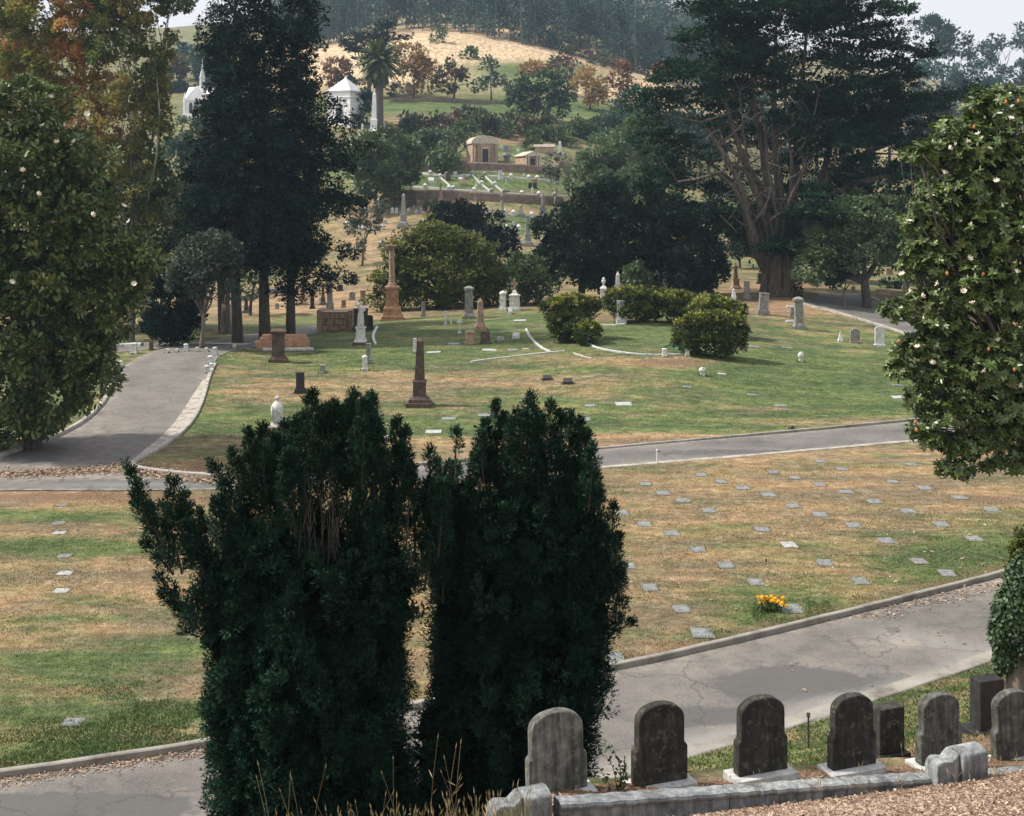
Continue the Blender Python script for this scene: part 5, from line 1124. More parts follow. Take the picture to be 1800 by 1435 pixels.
T('yew_shrub', 'dark round topped yew behind the head of the left road', 'shrub', (303,606), 84, [(303,540,46,62),(290,510,34,34),(325,530,30,50),(300,585,44,26)], 'conifer', trunk_r=.2, limbs=False, mode='up', cover=4, core=1.5)
T('olive_tree', 'grey green olive like tree in front of the conifer trunks', 'tree', (353,606), 82, [(360,440,44,26),(385,465,30,34),(345,480,38,34),(375,505,36,26),(330,500,28,26),(400,440,16,20)], 'olive', trunk_r=.15, bark='barkgrey', cover=2.6, core=.6)
T('shade_tree', 'dark leafy tree seen between the two conifer trunks', 'tree', (440,545), 110, [(442,490,26,34),(450,470,18,24)], 'midgreen', trunk_r=.15, cover=2.5)
T('shade_tree', 'thick dark grey trunked tree behind the olive like tree', 'tree', (396,583), 95, [(400,440,30,30)], 'conifer', trunk_r=.42, bark='barkgrey', cover=2.5)
T('shade_tree', 'pale green tree below the gothic mausoleum', 'tree', (335,300), 190, [(330,235,30,26),(318,262,20,22),(350,255,22,26),(300,280,26,30)], 'bluegreen', trunk_r=.3, cover=2.5)
T('shade_tree', 'mid green tree under the left edge of the conifer group', 'tree', (325,430), 170, [(320,350,36,40),(300,390,36,34),(345,400,26,30),(345,330,24,30)], 'midgreen', trunk_r=.3, cover=2.6)
T('cedar_tree', 'blue cedar on the skyline above the gothic mausoleum', 'tree', (346,150), 320, [(346,62,8,12),(346,78,18,10),(348,95,26,11),(350,115,30,12)], 'euc', trunk_r=.5, cover=2.8, mode='layer')
for i, (a, c, rx, ry, mt, lab) in enumerate([(310,150,20,28,'euc','bluish tree far back left of the gothic mausoleum'),(285,190,26,34,'midgreen','green tree far back behind the loose left tree'),(316,110,16,16,'darkred','reddish tree far back left of the blue cedar'),(372,130,22,36,'euc','bluish tree far back right of the blue cedar'),(20,140,60,50,'euc','blue green tree far back at the left edge'),(110,200,60,50,'euc','blue green tree far back behind the orange tree')]):
    T('distant_tree', lab, 'tree', (a, c+ry+24), 300, [(a, c, rx, ry), (a+rx*.5, c+ry*.4, rx*.6, ry*.7), (a-rx*.5, c+ry*.5, rx*.6, ry*.6)], mt, trunk_r=.4, cover=2.6)
# middle
T('bush_tree', 'broad yellow green bush tree behind the sandstone column', 'tree', (770,556), 110, [(770,420,48,26),(730,445,50,30),(700,480,42,34),(820,450,50,34),(850,480,40,36),(790,480,90,44),(690,515,38,34),(745,520,60,30),(830,520,60,28),(870,505,28,34),(760,400,20,12)], 'yellowgreen', trunk_r=.3, cover=3.2, core=1.4, mode='droop', bark='bark', fork=.2, depth=.6)
T('oak_tree', 'near black round oak above the yellow green bush', 'tree', (815,470), 142, [(800,395,45,32),(850,400,40,32),(775,420,36,30),(880,430,26,20),(830,425,60,28)], 'oakblack', trunk_r=.3, cover=4, core=1.8)
T('magnolia_tree', 'small leafy magnolia bush right of the yellow green bush', 'tree', (922,530), 108, [(925,475,24,24),(900,500,26,26),(945,500,26,26),(925,512,30,16),(965,510,14,18)], 'midgreen', trunk_r=.15, cover=3, core=1)
def oakgroup():
    T('oak_tree', 'big dark oak in the middle, left part with curved trunks', 'tree', (1021,523), 112, [(1000,410,58,50),(1050,375,60,46),(980,450,42,44),(1040,440,70,50),(1010,480,60,22),(1070,480,40,26),(1060,350,40,30)], 'oak', trunk_r=.35, cover=3.6, core=1.8, fork=.2)
    T('oak_tree', 'big dark oak in the middle, right part behind the white obelisks', 'tree', (1155,520), 114, [(1110,360,60,40),(1160,390,60,50),(1120,420,70,56),(1190,430,60,50),(1235,450,42,34),(1250,480,28,24),(1200,480,60,26),(1100,470,50,26),(1215,400,50,34)], 'oak', trunk_r=.38, cover=3.6, core=1.8, fork=.2)
    T('cypress_shrub', 'rounded black columnar cypress right of the taller white obelisk', 'shrub', (1206,524), 108, [(1206,488,26,34),(1206,505,30,20)], 'oakblack', trunk_r=.2, limbs=False, mode='up', cover=4.5, core=1.6)
    T('bush_tree', 'olive green bush between the two white obelisks', 'shrub', (1122,524), 108, [(1120,470,22,16),(1112,495,24,22),(1136,495,22,22)], 'midgreen', trunk_r=.15, cover=3, mode='weep')
    b = G(1021,523)
    for i, (p0, p1, p2) in enumerate([((1021,523),(1015,500),(1000,480)),((1050,520),(1035,500),(1040,480)),((1000,515),(985,500),(975,480)),((1155,522),(1157,500),(1150,470))]): pass
oakgroup()
T('magnolia_tree', 'rounded dark magnolia on the terraces left of the green plots', 'tree', (693,362), 187, [(690,250,34,20),(655,265,34,26),(715,275,28,30),(640,295,30,26),(680,295,54,34),(705,315,34,26),(665,320,40,20),(692,335,22,20),(730,300,12,26)], 'midgreen', trunk_r=.5, cover=3.4, core=1.3, limbs=True)
T('weeping_tree', 'tall weeping pepper tree behind the rounded magnolia', 'tree', (744,292), 207, [(752,240,28,18),(735,255,22,22),(760,262,22,20)], 'midgreen', trunk_r=.35, cover=3, mode='weep')
T('weeping_tree', 'low weeping pepper tree hanging over the retaining wall', 'tree', (786,300), 203, [(780,262,22,16),(790,280,16,16),(772,276,12,14)], 'midgreen', trunk_r=.3, cover=3, mode='weep')
T('weeping_tree', 'spreading pepper tree left of the round topped mausoleum', 'tree', (801,282), 212, [(805,248,28,11),(785,250,16,12),(822,255,16,9)], 'midgreen', trunk_r=.25, cover=3, mode='round')
T('magnolia_tree', 'light flecked magnolia right of the bare twigs', 'tree', (1060,350), 190, [(1070,265,34,20),(1045,290,30,24),(1090,285,30,26),(1020,310,28,26),(1060,320,46,28),(1100,320,30,30)], 'lightgreen', trunk_r=.4, cover=3.2, core=1.2)
T('magnolia_tree', 'lighter magnolia between the terraces and the giant cypress', 'tree', (1140,360), 180, [(1130,230,30,26),(1150,270,34,30),(1130,310,40,30),(1170,310,30,40),(1100,250,20,20)], 'lightgreen', trunk_r=.4, cover=3, core=1.2)
T('small_tree', 'thin leaning tree with sparse olive leaves on the terraces', 'tree', (979,356), 186, [(965,300,16,10),(975,288,14,9),(955,308,10,7),(985,300,10,8)], 'olive', trunk_r=.16, bark='barkpale', cover=1.6, core=0)
T('small_tree', 'small leaning tree with open leaves right of the dark conifers', 'tree', (636,440), 150, [(655,368,18,12),(640,385,18,12),(672,378,12,10),(630,402,16,10),(660,392,14,10),(620,430,14,12)], 'olive', trunk_r=.14, bark='barkgrey', cover=2.0, core=0)
T('shrub', 'dark green shrub by the lower white coping', 'shrub', (762,366), 185, [(760,355,12,10),(756,362,10,6)], 'midgreen', trunk_r=.1, cover=3.5, limbs=False)
# bare twiggy bush
def bare_bush(label, base, w, h, n, seed, mat='wood'):
    p = G(*base); k = p.y/F; t = thing('bare_bush', label, 'shrub', p); s = S(); rr = random.Random(seed)
    for i in range(n):
        e = Vector((rr.uniform(-w, w)*k, rr.uniform(-w, w)*k*.6, rr.uniform(.5, 1)*h*k)); pp = bent(Vector((rr.uniform(-.3, .3), 0, -.1)), e, 6, .2, .1, rr); s.tube(pp, [.05, .045, .04, .03, .02, .01], 4)
        for _ in range(3): q = pp[rr.randint(2, 4)]; s.tube([q, q + Vector((rr.uniform(-1, 1), rr.uniform(-1, 1), rr.uniform(0, 1.5)))*w*k*.3], [.025, .01], 4)
    s.build('twigs', M[mat], t)
bare_bush('pale bare twiggy bush right of the gabled mausoleum', (1000,310), 30, 46, 70, 3)
# right middle
T('shade_tree', 'broad mid green tree right of the giant cypress trunk', 'tree', (1525,516), 110, [(1480,390,50,40),(1530,380,50,40),(1450,430,50,40),(1510,440,60,40),(1560,430,40,40),(1430,470,34,22),(1590,400,40,50)], 'lightgreen', trunk_r=.42, cover=3, core=1.3, fork=.3)
T('small_tree', 'young dark leaved tree with a thin stem at the road bend', 'tree', (1484,528), 110, [(1484,460,30,22),(1465,478,22,14),(1502,474,22,16)], 'cypress', trunk_r=.12, bark='barkgrey', cover=3.2, core=1)
T('shade_tree', 'dark tree mass behind the right magnolia', 'tree', (1640,520), 125, [(1610,330,50,50),(1660,300,60,60),(1600,430,40,50),(1640,460,60,50),(1690,400,60,80),(1740,300,60,70),(1780,250,40,40)], 'oak', trunk_r=.4, cover=2.8, core=1.5)
T('shade_tree', 'shaded tree right behind the giant cypress trunk', 'tree', (1440,500), 135, [(1450,400,50,50),(1400,380,50,60),(1300,380,40,40),(1270,360,30,30),(1500,330,60,50)], 'oak', trunk_r=.4, cover=2.4, core=1.3)
T('shrub', 'small dark bush touching the right side of the giant trunk', 'shrub', (1396,512), 114, [(1397,503,10,10)], 'oak', trunk_r=.08, cover=3.5, limbs=False)
T('shrub', 'low dark bush beyond the right hand road', 'shrub', (1575,508), 128, [(1572,502,12,6),(1556,504,9,5)], 'oak', trunk_r=.08, cover=3.5, limbs=False)
# hillside trees
def hill(lab, base, lst, mat, tr=.22, cat='tree', name='hillside_tree', **kw): return T(name, lab, cat, base, 999, lst, mat, trunk_r=tr, cover=kw.pop('cover', 2.6), core=kw.pop('core', .5), **kw)
hill('dark spreading cypress behind the palm', (650,175), [(655,58,36,14),(625,72,22,12),(685,66,20,14),(650,80,40,14),(640,105,24,14),(630,140,20,14)], 'oakblack', .5, mode='layer', name='cypress_tree')
hill('red cone shaped tree behind the white square mausoleum', (590,165), [(590,98,8,16),(590,120,16,14),(586,138,22,14),(608,128,10,10)], 'redleaf')
hill('orange and yellow tree right of the palm', (727,176), [(718,100,18,16),(742,118,16,18),(722,125,26,16),(735,145,30,14),(752,130,12,22),(710,148,12,12)], 'orangeleaf')
hill('dark red tree, second from the palm in the row of four', (797,177), [(798,105,8,12),(797,125,14,12),(797,145,26,11),(820,148,12,7)], 'darkred')
hill('dark green conical tree, third in the row right of the palm', (863,179), [(866,118,7,10),(863,133,14,12),(862,152,24,11)], 'bluegreen')
hill('small orange tree above the round green oak', (928,150), [(930,115,18,10),(920,127,14,8),(940,122,12,9)], 'orangeleaf')
hill('dark reddish tall tree right of the round green oak', (985,165), [(985,108,12,14),(983,130,16,12),(990,150,16,12)], 'darkred')
hill('broad round green oak on the hillside', (935,212), [(945,150,36,16),(915,165,26,16),(975,168,28,16),(945,178,44,16),(985,185,14,14)], 'farbush', .4, cover=3.4, core=1.4, name='oak_tree')
hill('pale orange and green tree right of the round oak', (1037,193), [(1040,140,20,14),(1030,155,20,14),(1050,158,20,14),(1038,172,26,12)], 'orangeleaf')
hill('crimson tree on the right of the hillside', (1088,185), [(1090,128,14,14),(1085,148,18,14),(1095,165,14,12)], 'redleaf')
hill('small crimson tree above the crimson tree', (1155,150), [(1155,128,10,8),(1170,132,12,7)], 'redleaf')
hill('dark green tree under the crimson tree', (1105,200), [(1110,172,22,12),(1095,185,16,10)], 'bluegreen')
hill('tiny green shrub alone on the golden slope', (772,76), [(772,70,5,4)], 'midgreen', .08, name='shrub', cat='shrub', limbs=False)
hill('tiny green shrub at the foot of the golden slope', (825,103), [(825,99,4,4)], 'midgreen', .08, name='shrub', cat='shrub', limbs=False)
hill('dark mass of evergreen right of the white square mausoleum', (645,218), [(640,195,14,20),(648,180,12,18)], 'oak', .2, name='shrub', cat='shrub', limbs=False, cover=3.5)
hill('small light bush between the white mausoleum and the obelisk', (641,222), [(641,212,8,8)], 'olive', .08, name='shrub', cat='shrub', limbs=False)
hill('dark green round bush by the palm foot', (688,168), [(690,158,14,8),(700,165,8,6)], 'brush', .1, name='shrub', cat='shrub', limbs=False)
BR = [(722,222,18,16,'farbush'),(745,220,24,14,'brush'),(775,222,18,14,'brush'),(800,215,24,12,'brush'),(828,208,26,16,'brush'),(850,222,18,16,'brush'),(815,235,18,14,'midgreen'),(875,222,16,16,'farbush'),(900,215,22,16,'brush'),(895,232,16,12,'midgreen'),(925,222,18,16,'brush'),(945,236,20,12,'midgreen'),(965,226,22,14,'brush'),(985,238,20,12,'midgreen'),(1005,228,22,12,'brush'),(1030,236,22,12,'midgreen'),(1050,238,18,12,'farbush'),(1062,215,18,14,'bluegreen'),(1085,222,22,18,'bluegreen'),(1110,210,24,20,'bluegreen'),(1135,200,24,22,'bluegreen'),(1075,245,22,12,'bluegreen'),(935,258,10,6,'midgreen'),(1003,248,12,10,'midgreen')]
mn = {'farbush': 'dark green', 'brush': 'brownish', 'midgreen': 'mid green', 'bluegreen': 'blue green'}
for i, (a, c, rx, ry, mt) in enumerate(BR):
    T('hill_shrub', f'{mn[mt]} bush {["one","two","three","four","five","six","seven","eight","nine","ten","eleven","twelve","thirteen","fourteen","fifteen","sixteen","seventeen","eighteen","nineteen","twenty","twenty one","twenty two","twenty three","twenty four"][i]} from the left in the bush belt above the mausoleums', 'shrub', (a, c+ry*.9), 999, [(a, c-ry*.2, rx*.8, ry*.75), (a+rx*.4, c+ry*.2, rx*.6, ry*.6), (a-rx*.4, c+ry*.2, rx*.6, ry*.6)], mt, trunk_r=.15, cover=3.2, core=.9, group='belt of bushes across the hillside', limbs=False)
hs = random.Random(11)
for i, (a, c, rx, ry) in enumerate([(1000,85,30,9),(1030,95,30,9),(1060,108,34,9),(1095,112,30,9),(1130,120,34,9),(980,70,24,8),(940,62,24,8),(1010,112,20,6),(1180,118,24,10),(1140,100,30,10),(540,60,24,9),(575,58,24,8),(560,80,18,5)]):
    T('hill_shrub', f'grey brown scrub patch {ordn[i % 10] if i < 10 else ["eleventh","twelfth","thirteenth"][i-10]} along the lower edge of the wooded ridge', 'shrub', (a, c+ry), 999, [(a, c, rx, ry), (a+rx*.6, c+2, rx*.6, ry*.7), (a-rx*.6, c+2, rx*.6, ry*.7)], 'brush', trunk_r=.15, cover=2.4, core=.8, group='scrub below the ridge wood', limbs=False)

# palm
def palm():
    b = G(667,232); k = b.y/F; root = thing('palm_tree', 'tall date palm with a shaggy skirt of fronds on the terraces', 'palm', b); rr = random.Random(6)
    m = S(); zt = 118*k; m.tube([(0,0,-.5),(0,0,2),(0,0,zt*.6),(0,0,zt)], [8.5*k, 7.5*k, 7*k, 9*k], 14, .05); m.build('trunk', M['palmtrunk'], root, smooth=True)
    V = []; 
    for i in range(190):
        a = rr.uniform(0, 6.28); el = rr.uniform(-1.35, 1.35); L = (49 if el > -.5 else 44)*k*rr.uniform(.85, 1.1); p = Vector((0, 0, zt + 4*k)); d = Vector((math.cos(a)*math.cos(el), math.sin(a)*math.cos(el), math.sin(el)))
        n = 9; pts = [p.copy()]
        for j in range(n): d = (d + Vector((0, 0, -.14))).normalized(); p = p + d*L/n; pts.append(p.copy())
        for j in range(1, n+1):
            q = pts[j]; t = (pts[j]-pts[j-1]).normalized(); sd = t.cross(Vector((0, 0, 1))).normalized()
            for s_ in (-1, 1):
                for u in (0, .5):
                    o = pts[j-1].lerp(q, u); e = o + (sd*s_*.85 + t*.5 + Vector((0, 0, -.35))).normalized()*L*.20*math.sin(math.pi*(.15+.8*j/n)); w = t*.08*L/2
                    V.append([o-w, o+w, e+w*.3, e-w*.3])
    V = np.array([[tuple(v) for v in q] for q in V]); n = len(V)
    np_mesh('fronds', V.reshape(-1, 3), [np.arange(n*4).reshape(n, 4)], LEAF['palmleaf'], root, attrs={'rnd': ('FACE', rs.rand(n))})
palm()

# eucalyptus wood on the ridge: one far-off mass of many trees
def forest():
    V = []; R = []; r = np.random.RandomState(9); tr = S(); rr = random.Random(9)
    rows = [(505,420,20),(560,415,24),(600,410,24),(640,415,26)]
    pos = []
    for px in np.arange(480, 1250, 13):
        for Yd, h in ((0, 22), (35, 24), (80, 26)):
            edge = np.interp(px, [480,560,620,700,760,820,860,900,950,1000,1040,1080,1130,1180,1250], [405,400,410,425,415,398,388,385,380,400,400,392,385,380,380])
            pos.append((px + rr.uniform(-7, 7), edge + Yd + rr.uniform(-8, 8), h*rr.uniform(.8, 1.25)*(.75 if px < 560 else 1)))
    for px, Y, h in pos:
        x = (px-900)/F*Y; z = zf(x, Y); s = Y*SP; nb = rr.randint(3, 5); B = []
        for i in range(nb):
            t = .22 + .75*i/nb; B.append(((x + rr.uniform(-2, 2), Y + rr.uniform(-2, 2), z + h*t), (rr.uniform(2.0, 3.4), rr.uniform(2, 3.2), h*rr.uniform(.12, .2))))
        A = sum(math.pi*q[1][0]*q[1][2] for q in B); m = int(A/(math.pi*(4*s)**2)*3.6)
        P, O = blob_sample(B, m, .6, r, .2); kk = 9
        p, d, nn, L, Wd = plumes(P, unit(O*.6 + np.array([0, 0, -.3]) + r.normal(size=O.shape)*.3), 5*s, 3.6*s, kk, 3.0*s, 1.7*s, .7, 1, r)
        V.append(leaves(p, d, nn, L, Wd)); R.append(np.clip(r.rand(m).repeat(kk)*.5 + rr.random()*.35 + r.rand(len(p))*.25, 0, 1))
        tr.tube([(x, Y, z-1), (x + rr.uniform(-.6, .6), Y, z+h*.5), (x + rr.uniform(-1, 1), Y, z+h*.85)], [.20, .15, .06], 5)
    V = np.concatenate(V); R = np.concatenate(R); n = len(V)
    root = thing('eucalyptus_wood', 'hazy blue green eucalyptus wood covering the ridge', 'wood', (0, 400, zf(0, 400))); root['kind'] = 'stuff'
    b = np.array(root.location)
    np_mesh('foliage', V.reshape(-1, 3) - b, [np.arange(n*4).reshape(n, 4)], LEAF['euc'], root, attrs={'rnd': ('FACE', R)})['kind'] = 'stuff'
    o = tr.build('trunks', M['barkgrey'], root); o.data.transform(Matrix.Translation(-Vector(b))); o['kind'] = 'stuff'
forest()
for i, (base, lst, lab) in enumerate([((1660,200),[(1655,50,34,18),(1640,75,30,20),(1675,80,28,20),(1650,110,34,24),(1690,105,20,16)],'tall open eucalyptus on the skyline right of the giant cypress'),
   ((1752,180),[(1740,78,22,8),(1762,72,24,7),(1750,90,30,8),(1775,86,16,7)],'flat topped eucalyptus on the right skyline'),
   ((1800,180),[(1800,60,12,14),(1806,90,14,12)],'eucalyptus cut by the right edge of the skyline'),
   ((1700,220),[(1700,130,30,18),(1730,120,26,20),(1760,130,26,16),(1680,150,30,18),(1720,155,40,16)],'blue green tree clump below the skyline on the right'),
   ((1790,220),[(1790,130,26,18),(1770,160,30,18),(1810,160,30,22)],'dark blue green tree clump at the right edge below the skyline'),
   ((1630,240),[(1630,150,36,30),(1650,190,40,26)],'blue green tree right behind the giant cypress edge')]):
    T('eucalyptus_tree', lab, 'tree', base, 999, lst, 'euc', trunk_r=.45, bark='barkpale', cover=2.2, core=.3, shell=.7)
for i in range(16):     # screen of distant trees behind the giant cypress
    px = 1180 + i*32; T('distant_tree', f'bluish tree glimpsed through the giant cypress, {ordn[i % 10] if i < 10 else ["eleventh","twelfth","thirteenth","fourteenth","fifteenth","sixteenth"][i-10]} from the left', 'tree', (px, 300), 999, [(px, 225, 26, 26), (px+8, 250, 26, 26), (px-8, 190, 20, 22)], 'euc' if i % 2 else 'oak', trunk_r=.4, cover=2.0, core=.8, limbs=False, group='distant trees behind the giant cypress')
# ------------------------------------------------------------------ foreground yews
def yew(label, bx, Y, plist, body, seed, bare=()):
    r = np.random.RandomState(seed); rr = random.Random(seed); X = (bx-900)/F*Y; b = Vector((X, Y, zf(X, Y))); k = Y/F; s = Y*SP
    root = thing('yew_bush', label, 'bush', b); P = []; A = []; Ls = []; Rr = []
    st = S()
    for q in plist:
        tx, ty, cx, cy, hw = q[:5]; dy = q[5] if len(q) > 5 else rr.uniform(-.5, .5)
        p0 = W(cx, cy, Y + dy*.6); p1 = W(tx, ty, Y + dy); L = (p1-p0).length; ax = (p1-p0).normalized(); hw = hw*k
        sp = bent(p0, p1, 8, 0, .03, rr); st.tube(sp, [.018, .017, .016, .014, .012, .010, .008, .004], 5)
        n = int(L/.014 * (hw/.12)**1.1)
        for i in range(n):
            t = rr.random()**.85; c = sp[min(6, int(t*7))].lerp(sp[min(7, int(t*7)+1)], t*7-int(t*7)); a = rr.uniform(0, 6.283)
            pf = (1 - t**2.6)*.9 + .12; rad = Vector((math.cos(a), math.sin(a), 0)); u = rr.uniform(.35, 1)
            # pinnate side tufts
            P.append(tuple(c + rad*hw*pf*u*.8)); A.append(tuple((ax*.85 + rad*.55*(1-t*.5) + Vector((rr.gauss(0, .12), rr.gauss(0, .12), .15))).normalized())); Ls.append(rr.uniform(.7, 1.25)*(1-.35*t)); Rr.append(rr.random())
    body = [(q_[0], q_[1], max(12, q_[2]-17), max(14, q_[3]-14)) for q_ in body]; B = blobs_px(body, Y, .75); Ar = sum(math.pi*q[1][0]*q[1][2] for q in B)
    m = int(Ar*520); Pb, Ob = blob_sample(B, m, .35, r, .1)
    a = np.array([[*q[0], *q[1]] for q in B]); dd = np.min(np.linalg.norm((Pb[:, None]-a[None, :, :3])/a[None, :, 3:], axis=-1), axis=1); kp = dd > .66; Pb = Pb[kp]; Ob = Ob[kp]
    tc = 12; Pb = np.repeat(Pb[::tc-1], tc, 0); Ob = np.repeat(Ob[::tc-1], tc, 0); dv = rdir(len(Pb), r)*np.array([.8, .8, 1.5])     # tufts
    tr_ = np.repeat(.05 + .10*r.rand(len(Pb)//tc), tc)[:, None]
    Pb = Pb + Ob*(r.rand(len(Pb)//tc).repeat(tc)[:, None]*.16 - .02) + dv*tr_
    Ab = unit(dv*.75 + Ob*np.array([.55, .55, .3]) + np.array([0, 0, 1.15]) + r.normal(size=Pb.shape)*.15)
    P = np.concatenate([np.array(P), Pb]); A = np.concatenate([np.array(A), Ab]); Ls = np.concatenate([Ls, .7+.5*r.rand(len(Pb))]); Rr = np.concatenate([Rr, np.repeat(r.rand(len(Pb)//tc), tc)**1.5])  # some tufts painted paler at random, as if lit
    kk = 24; p, d, nn, L, Wd = plumes(P, A, .17*Ls, .055*Ls, kk, .062, .017, .62, 1, r)
    V = leaves(p, d, nn, L, Wd); R = np.clip(Rr.repeat(kk)*.65 + r.rand(len(p))*.35, 0, 1)
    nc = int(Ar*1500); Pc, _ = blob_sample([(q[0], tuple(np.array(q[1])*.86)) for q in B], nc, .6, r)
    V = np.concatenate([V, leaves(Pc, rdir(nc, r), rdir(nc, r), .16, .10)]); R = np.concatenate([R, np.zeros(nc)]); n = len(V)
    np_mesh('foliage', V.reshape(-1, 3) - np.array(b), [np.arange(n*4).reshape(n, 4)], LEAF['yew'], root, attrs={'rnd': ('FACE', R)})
    for q in body:
        e = W(q[0], q[1], Y) - b; st2 = bent(Vector((rr.uniform(-.2, .2), 0, -.2)), e, 6, 0, .05, rr)
        st.tube([v_ + b for v_ in st2], [.08, .07, .06, .05, .04, .02], 6)
    for (x0, x1, y0, y1, nn_) in bare:      # thin bare stems showing in an opening
        for i in range(nn_):
            x = rr.uniform(x0, x1); st.tube(bent(W(x + rr.uniform(-8, 8), y1 + rr.uniform(-60, 25), Y - .45), W(x + rr.uniform(-14, 14), y0 + rr.uniform(-45, 45), Y - .28), 5, 0, .05, rr), [.006, .006, .005, .004, .003], 4)
    o = st.build('stems', M['bark'], root, smooth=True); o.data.transform(Matrix.Translation(-b)); return root
pl = [(227,822,262,930,15),(240,870,290,960,18),(262,905,300,1000,20),(285,890,320,1010,16),(302,848,318,925,18),(322,872,335,960,16),(315,905,350,990,18),(276,1012,330,1075,12),(284,1045,345,1090,12),(303,1060,350,1105,12),(258,955,305,1010,14),(330,925,370,1040,26),(352,905,380,1000,20),(372,815,405,860,14),(392,850,412,930,20),(380,885,410,990,26),
 (411,800,425,880,14),(437,765,445,870,18),(462,757,468,870,20),(455,790,470,900,26),(482,770,490,880,24),(500,748,505,850,20),(520,745,520,850,20),(548,697,548,800,18),(535,735,540,860,26),(566,725,565,850,24),(585,712,580,860,26),(604,722,600,850,24),(621,695,615,850,24),(640,712,636,850,24),(652,699,650,800,18),(660,742,655,880,28),
 (508,800,520,950,34),(560,790,560,900,30),(600,790,610,950,32),(645,800,640,950,32),(430,850,450,1000,34),(470,870,490,1000,34),(672,800,668,920,22),(697,745,695,850,18),(712,757,706,860,18),(704,790,700,900,26),(722,830,715,950,22),(756,795,752,880,12),(770,815,765,900,12),(803,760,803,850,8),(790,820,785,930,14),(752,850,748,960,18),(735,870,730,990,22),(775,850,770,980,20),(760,890,745,1040,24),
 (320,1108,348,1120,8),(690,870,680,1010,30),(655,900,650,1030,34),(420,930,440,1080,40),(370,990,400,1120,34)]
body = [(460,1010,95,110),(560,1060,130,110),(640,1010,90,100),(420,1090,85,100),(530,1190,150,120),(640,1160,90,110),(450,1230,90,140),(540,1330,165,150),(620,1290,95,140),(440,1370,75,130),(660,1380,60,130),(560,940,60,60),(686,1060,52,80),(600,1480,120,120),(676,1210,40,80),(685,1370,50,100),(430,1310,56,110),(428,1420,60,90),(405,1200,50,60)]
yew('dark green flaring yew bush in the foreground, left one of two, with loose arms', 545, 17.0, pl, body, 1, [(530,600,890,985,26),(515,560,860,940,10)])
pl = [(873,713,873,800,13),(845,765,850,850,16),(858,745,862,850,20),(886,735,884,850,20),(900,742,902,850,20),(912,725,914,790,8),(935,701,935,800,18),(925,735,925,850,24),(950,735,948,850,24),(968,713,968,820,14),(986,728,984,840,16),(1003,730,1001,840,13),(1018,742,1016,850,16),(1030,765,1025,880,22),(1040,790,1034,900,18),(1046,835,1040,950,20),(1056,868,1052,960,16),(1078,893,1075,1000,10),(1085,950,1078,1050,14),(1092,1000,1082,1090,14),(1108,1095,1085,1110,8),(1092,1085,1070,1120,12),
 (838,800,842,900,22),(865,800,868,950,32),(905,790,905,950,34),(945,800,945,950,34),(985,800,980,950,32),(1010,820,1005,950,30),(825,850,830,960,24),(818,900,822,1010,24),(1060,930,1050,1050,24),(810,950,815,1080,26)]
body = [(900,960,90,120),(970,960,80,120),(1010,1050,75,120),(880,1080,95,140),(950,1150,130,150),(830,1080,55,100),(850,1200,85,130),(1010,1170,65,120),(830,1330,95,130),(930,1330,110,150),(990,1300,55,140),(900,1480,130,120),(805,1130,50,90),(795,990,52,90),(796,1070,44,70),(790,1190,38,90),(772,1310,56,100),(775,1420,70,100),(800,900,40,60)]
pl += [(790,860,790,980,22),(775,930,778,1060,20),(768,1020,775,1120,18),(800,830,802,930,16)]
yew('dark green dense yew bush in the foreground, right one of two, with pointed tips', 890, 17.6, pl, body, 2)

# ------------------------------------------------------------------ headstone row, coping wall
def head_outline(w, h):
    a = w/2; b = a - .045; rise = w*.30; sh = h*.42
    p = [(-a, 0), (a, 0), (a, sh), (a-.012, sh+.03), (b+.006, sh+.05), (b, sh+.09), (b, h-rise)]
    for i in range(1, 16): t = math.pi*i/16; p.append((b*math.cos(t)*(1 if abs(math.cos(t)) < .99 else 1), h-rise + rise*math.sin(t)**.85))
    return p + [(-b, h-rise), (-b, sh+.09), (-b-.006, sh+.05), (-a+.012, sh+.03), (-a, sh)]
HD = [(979,1396,15.5,.78,1.02,'moss','pale lichen covered arched headstone, leftmost of the foreground row',0,-1.5),(1159,1380,15.9,.74,1.02,'mossdark','brown black arched headstone, second from the left in the foreground row',0,0),(1337,1362,16.35,.74,1.0,'mossdark','black arched headstone, third from the left in the foreground row',0,0),
  (1497,1352,17.0,.70,.99,'mossdark','black arched headstone with the dark block behind it, fourth in the foreground row',0,0),(1650,1343,17.6,.70,.97,'mossmid','grey black arched headstone behind the scrolled coping end, fifth in the foreground row',0,0),(1783,1335,18.2,.72,.99,'mossmid','mossy arched headstone cut by the right edge, sixth in the foreground row',0,-4)]
for a, c, Y, w, h, mt, lab, rz, tl in HD:
    x = (a-900)/F*Y; z = EYE - (c-HZ)/F*Y - .02; t = thing('headstone', lab, 'headstone', (x, Y, z), math.radians(20+rz), 'arched headstones of the foreground row')
    t.rotation_euler[1] = math.radians(tl)
    S().box(0, 0, -.35, w*1.22, .40, .35 + .07, .99).build('base', M['slab'], t, .012)
    S().prism(head_outline(w, h-.02), -.075, .075, 0, .07).build('tablet', M[mt], t, .022, seg=3)
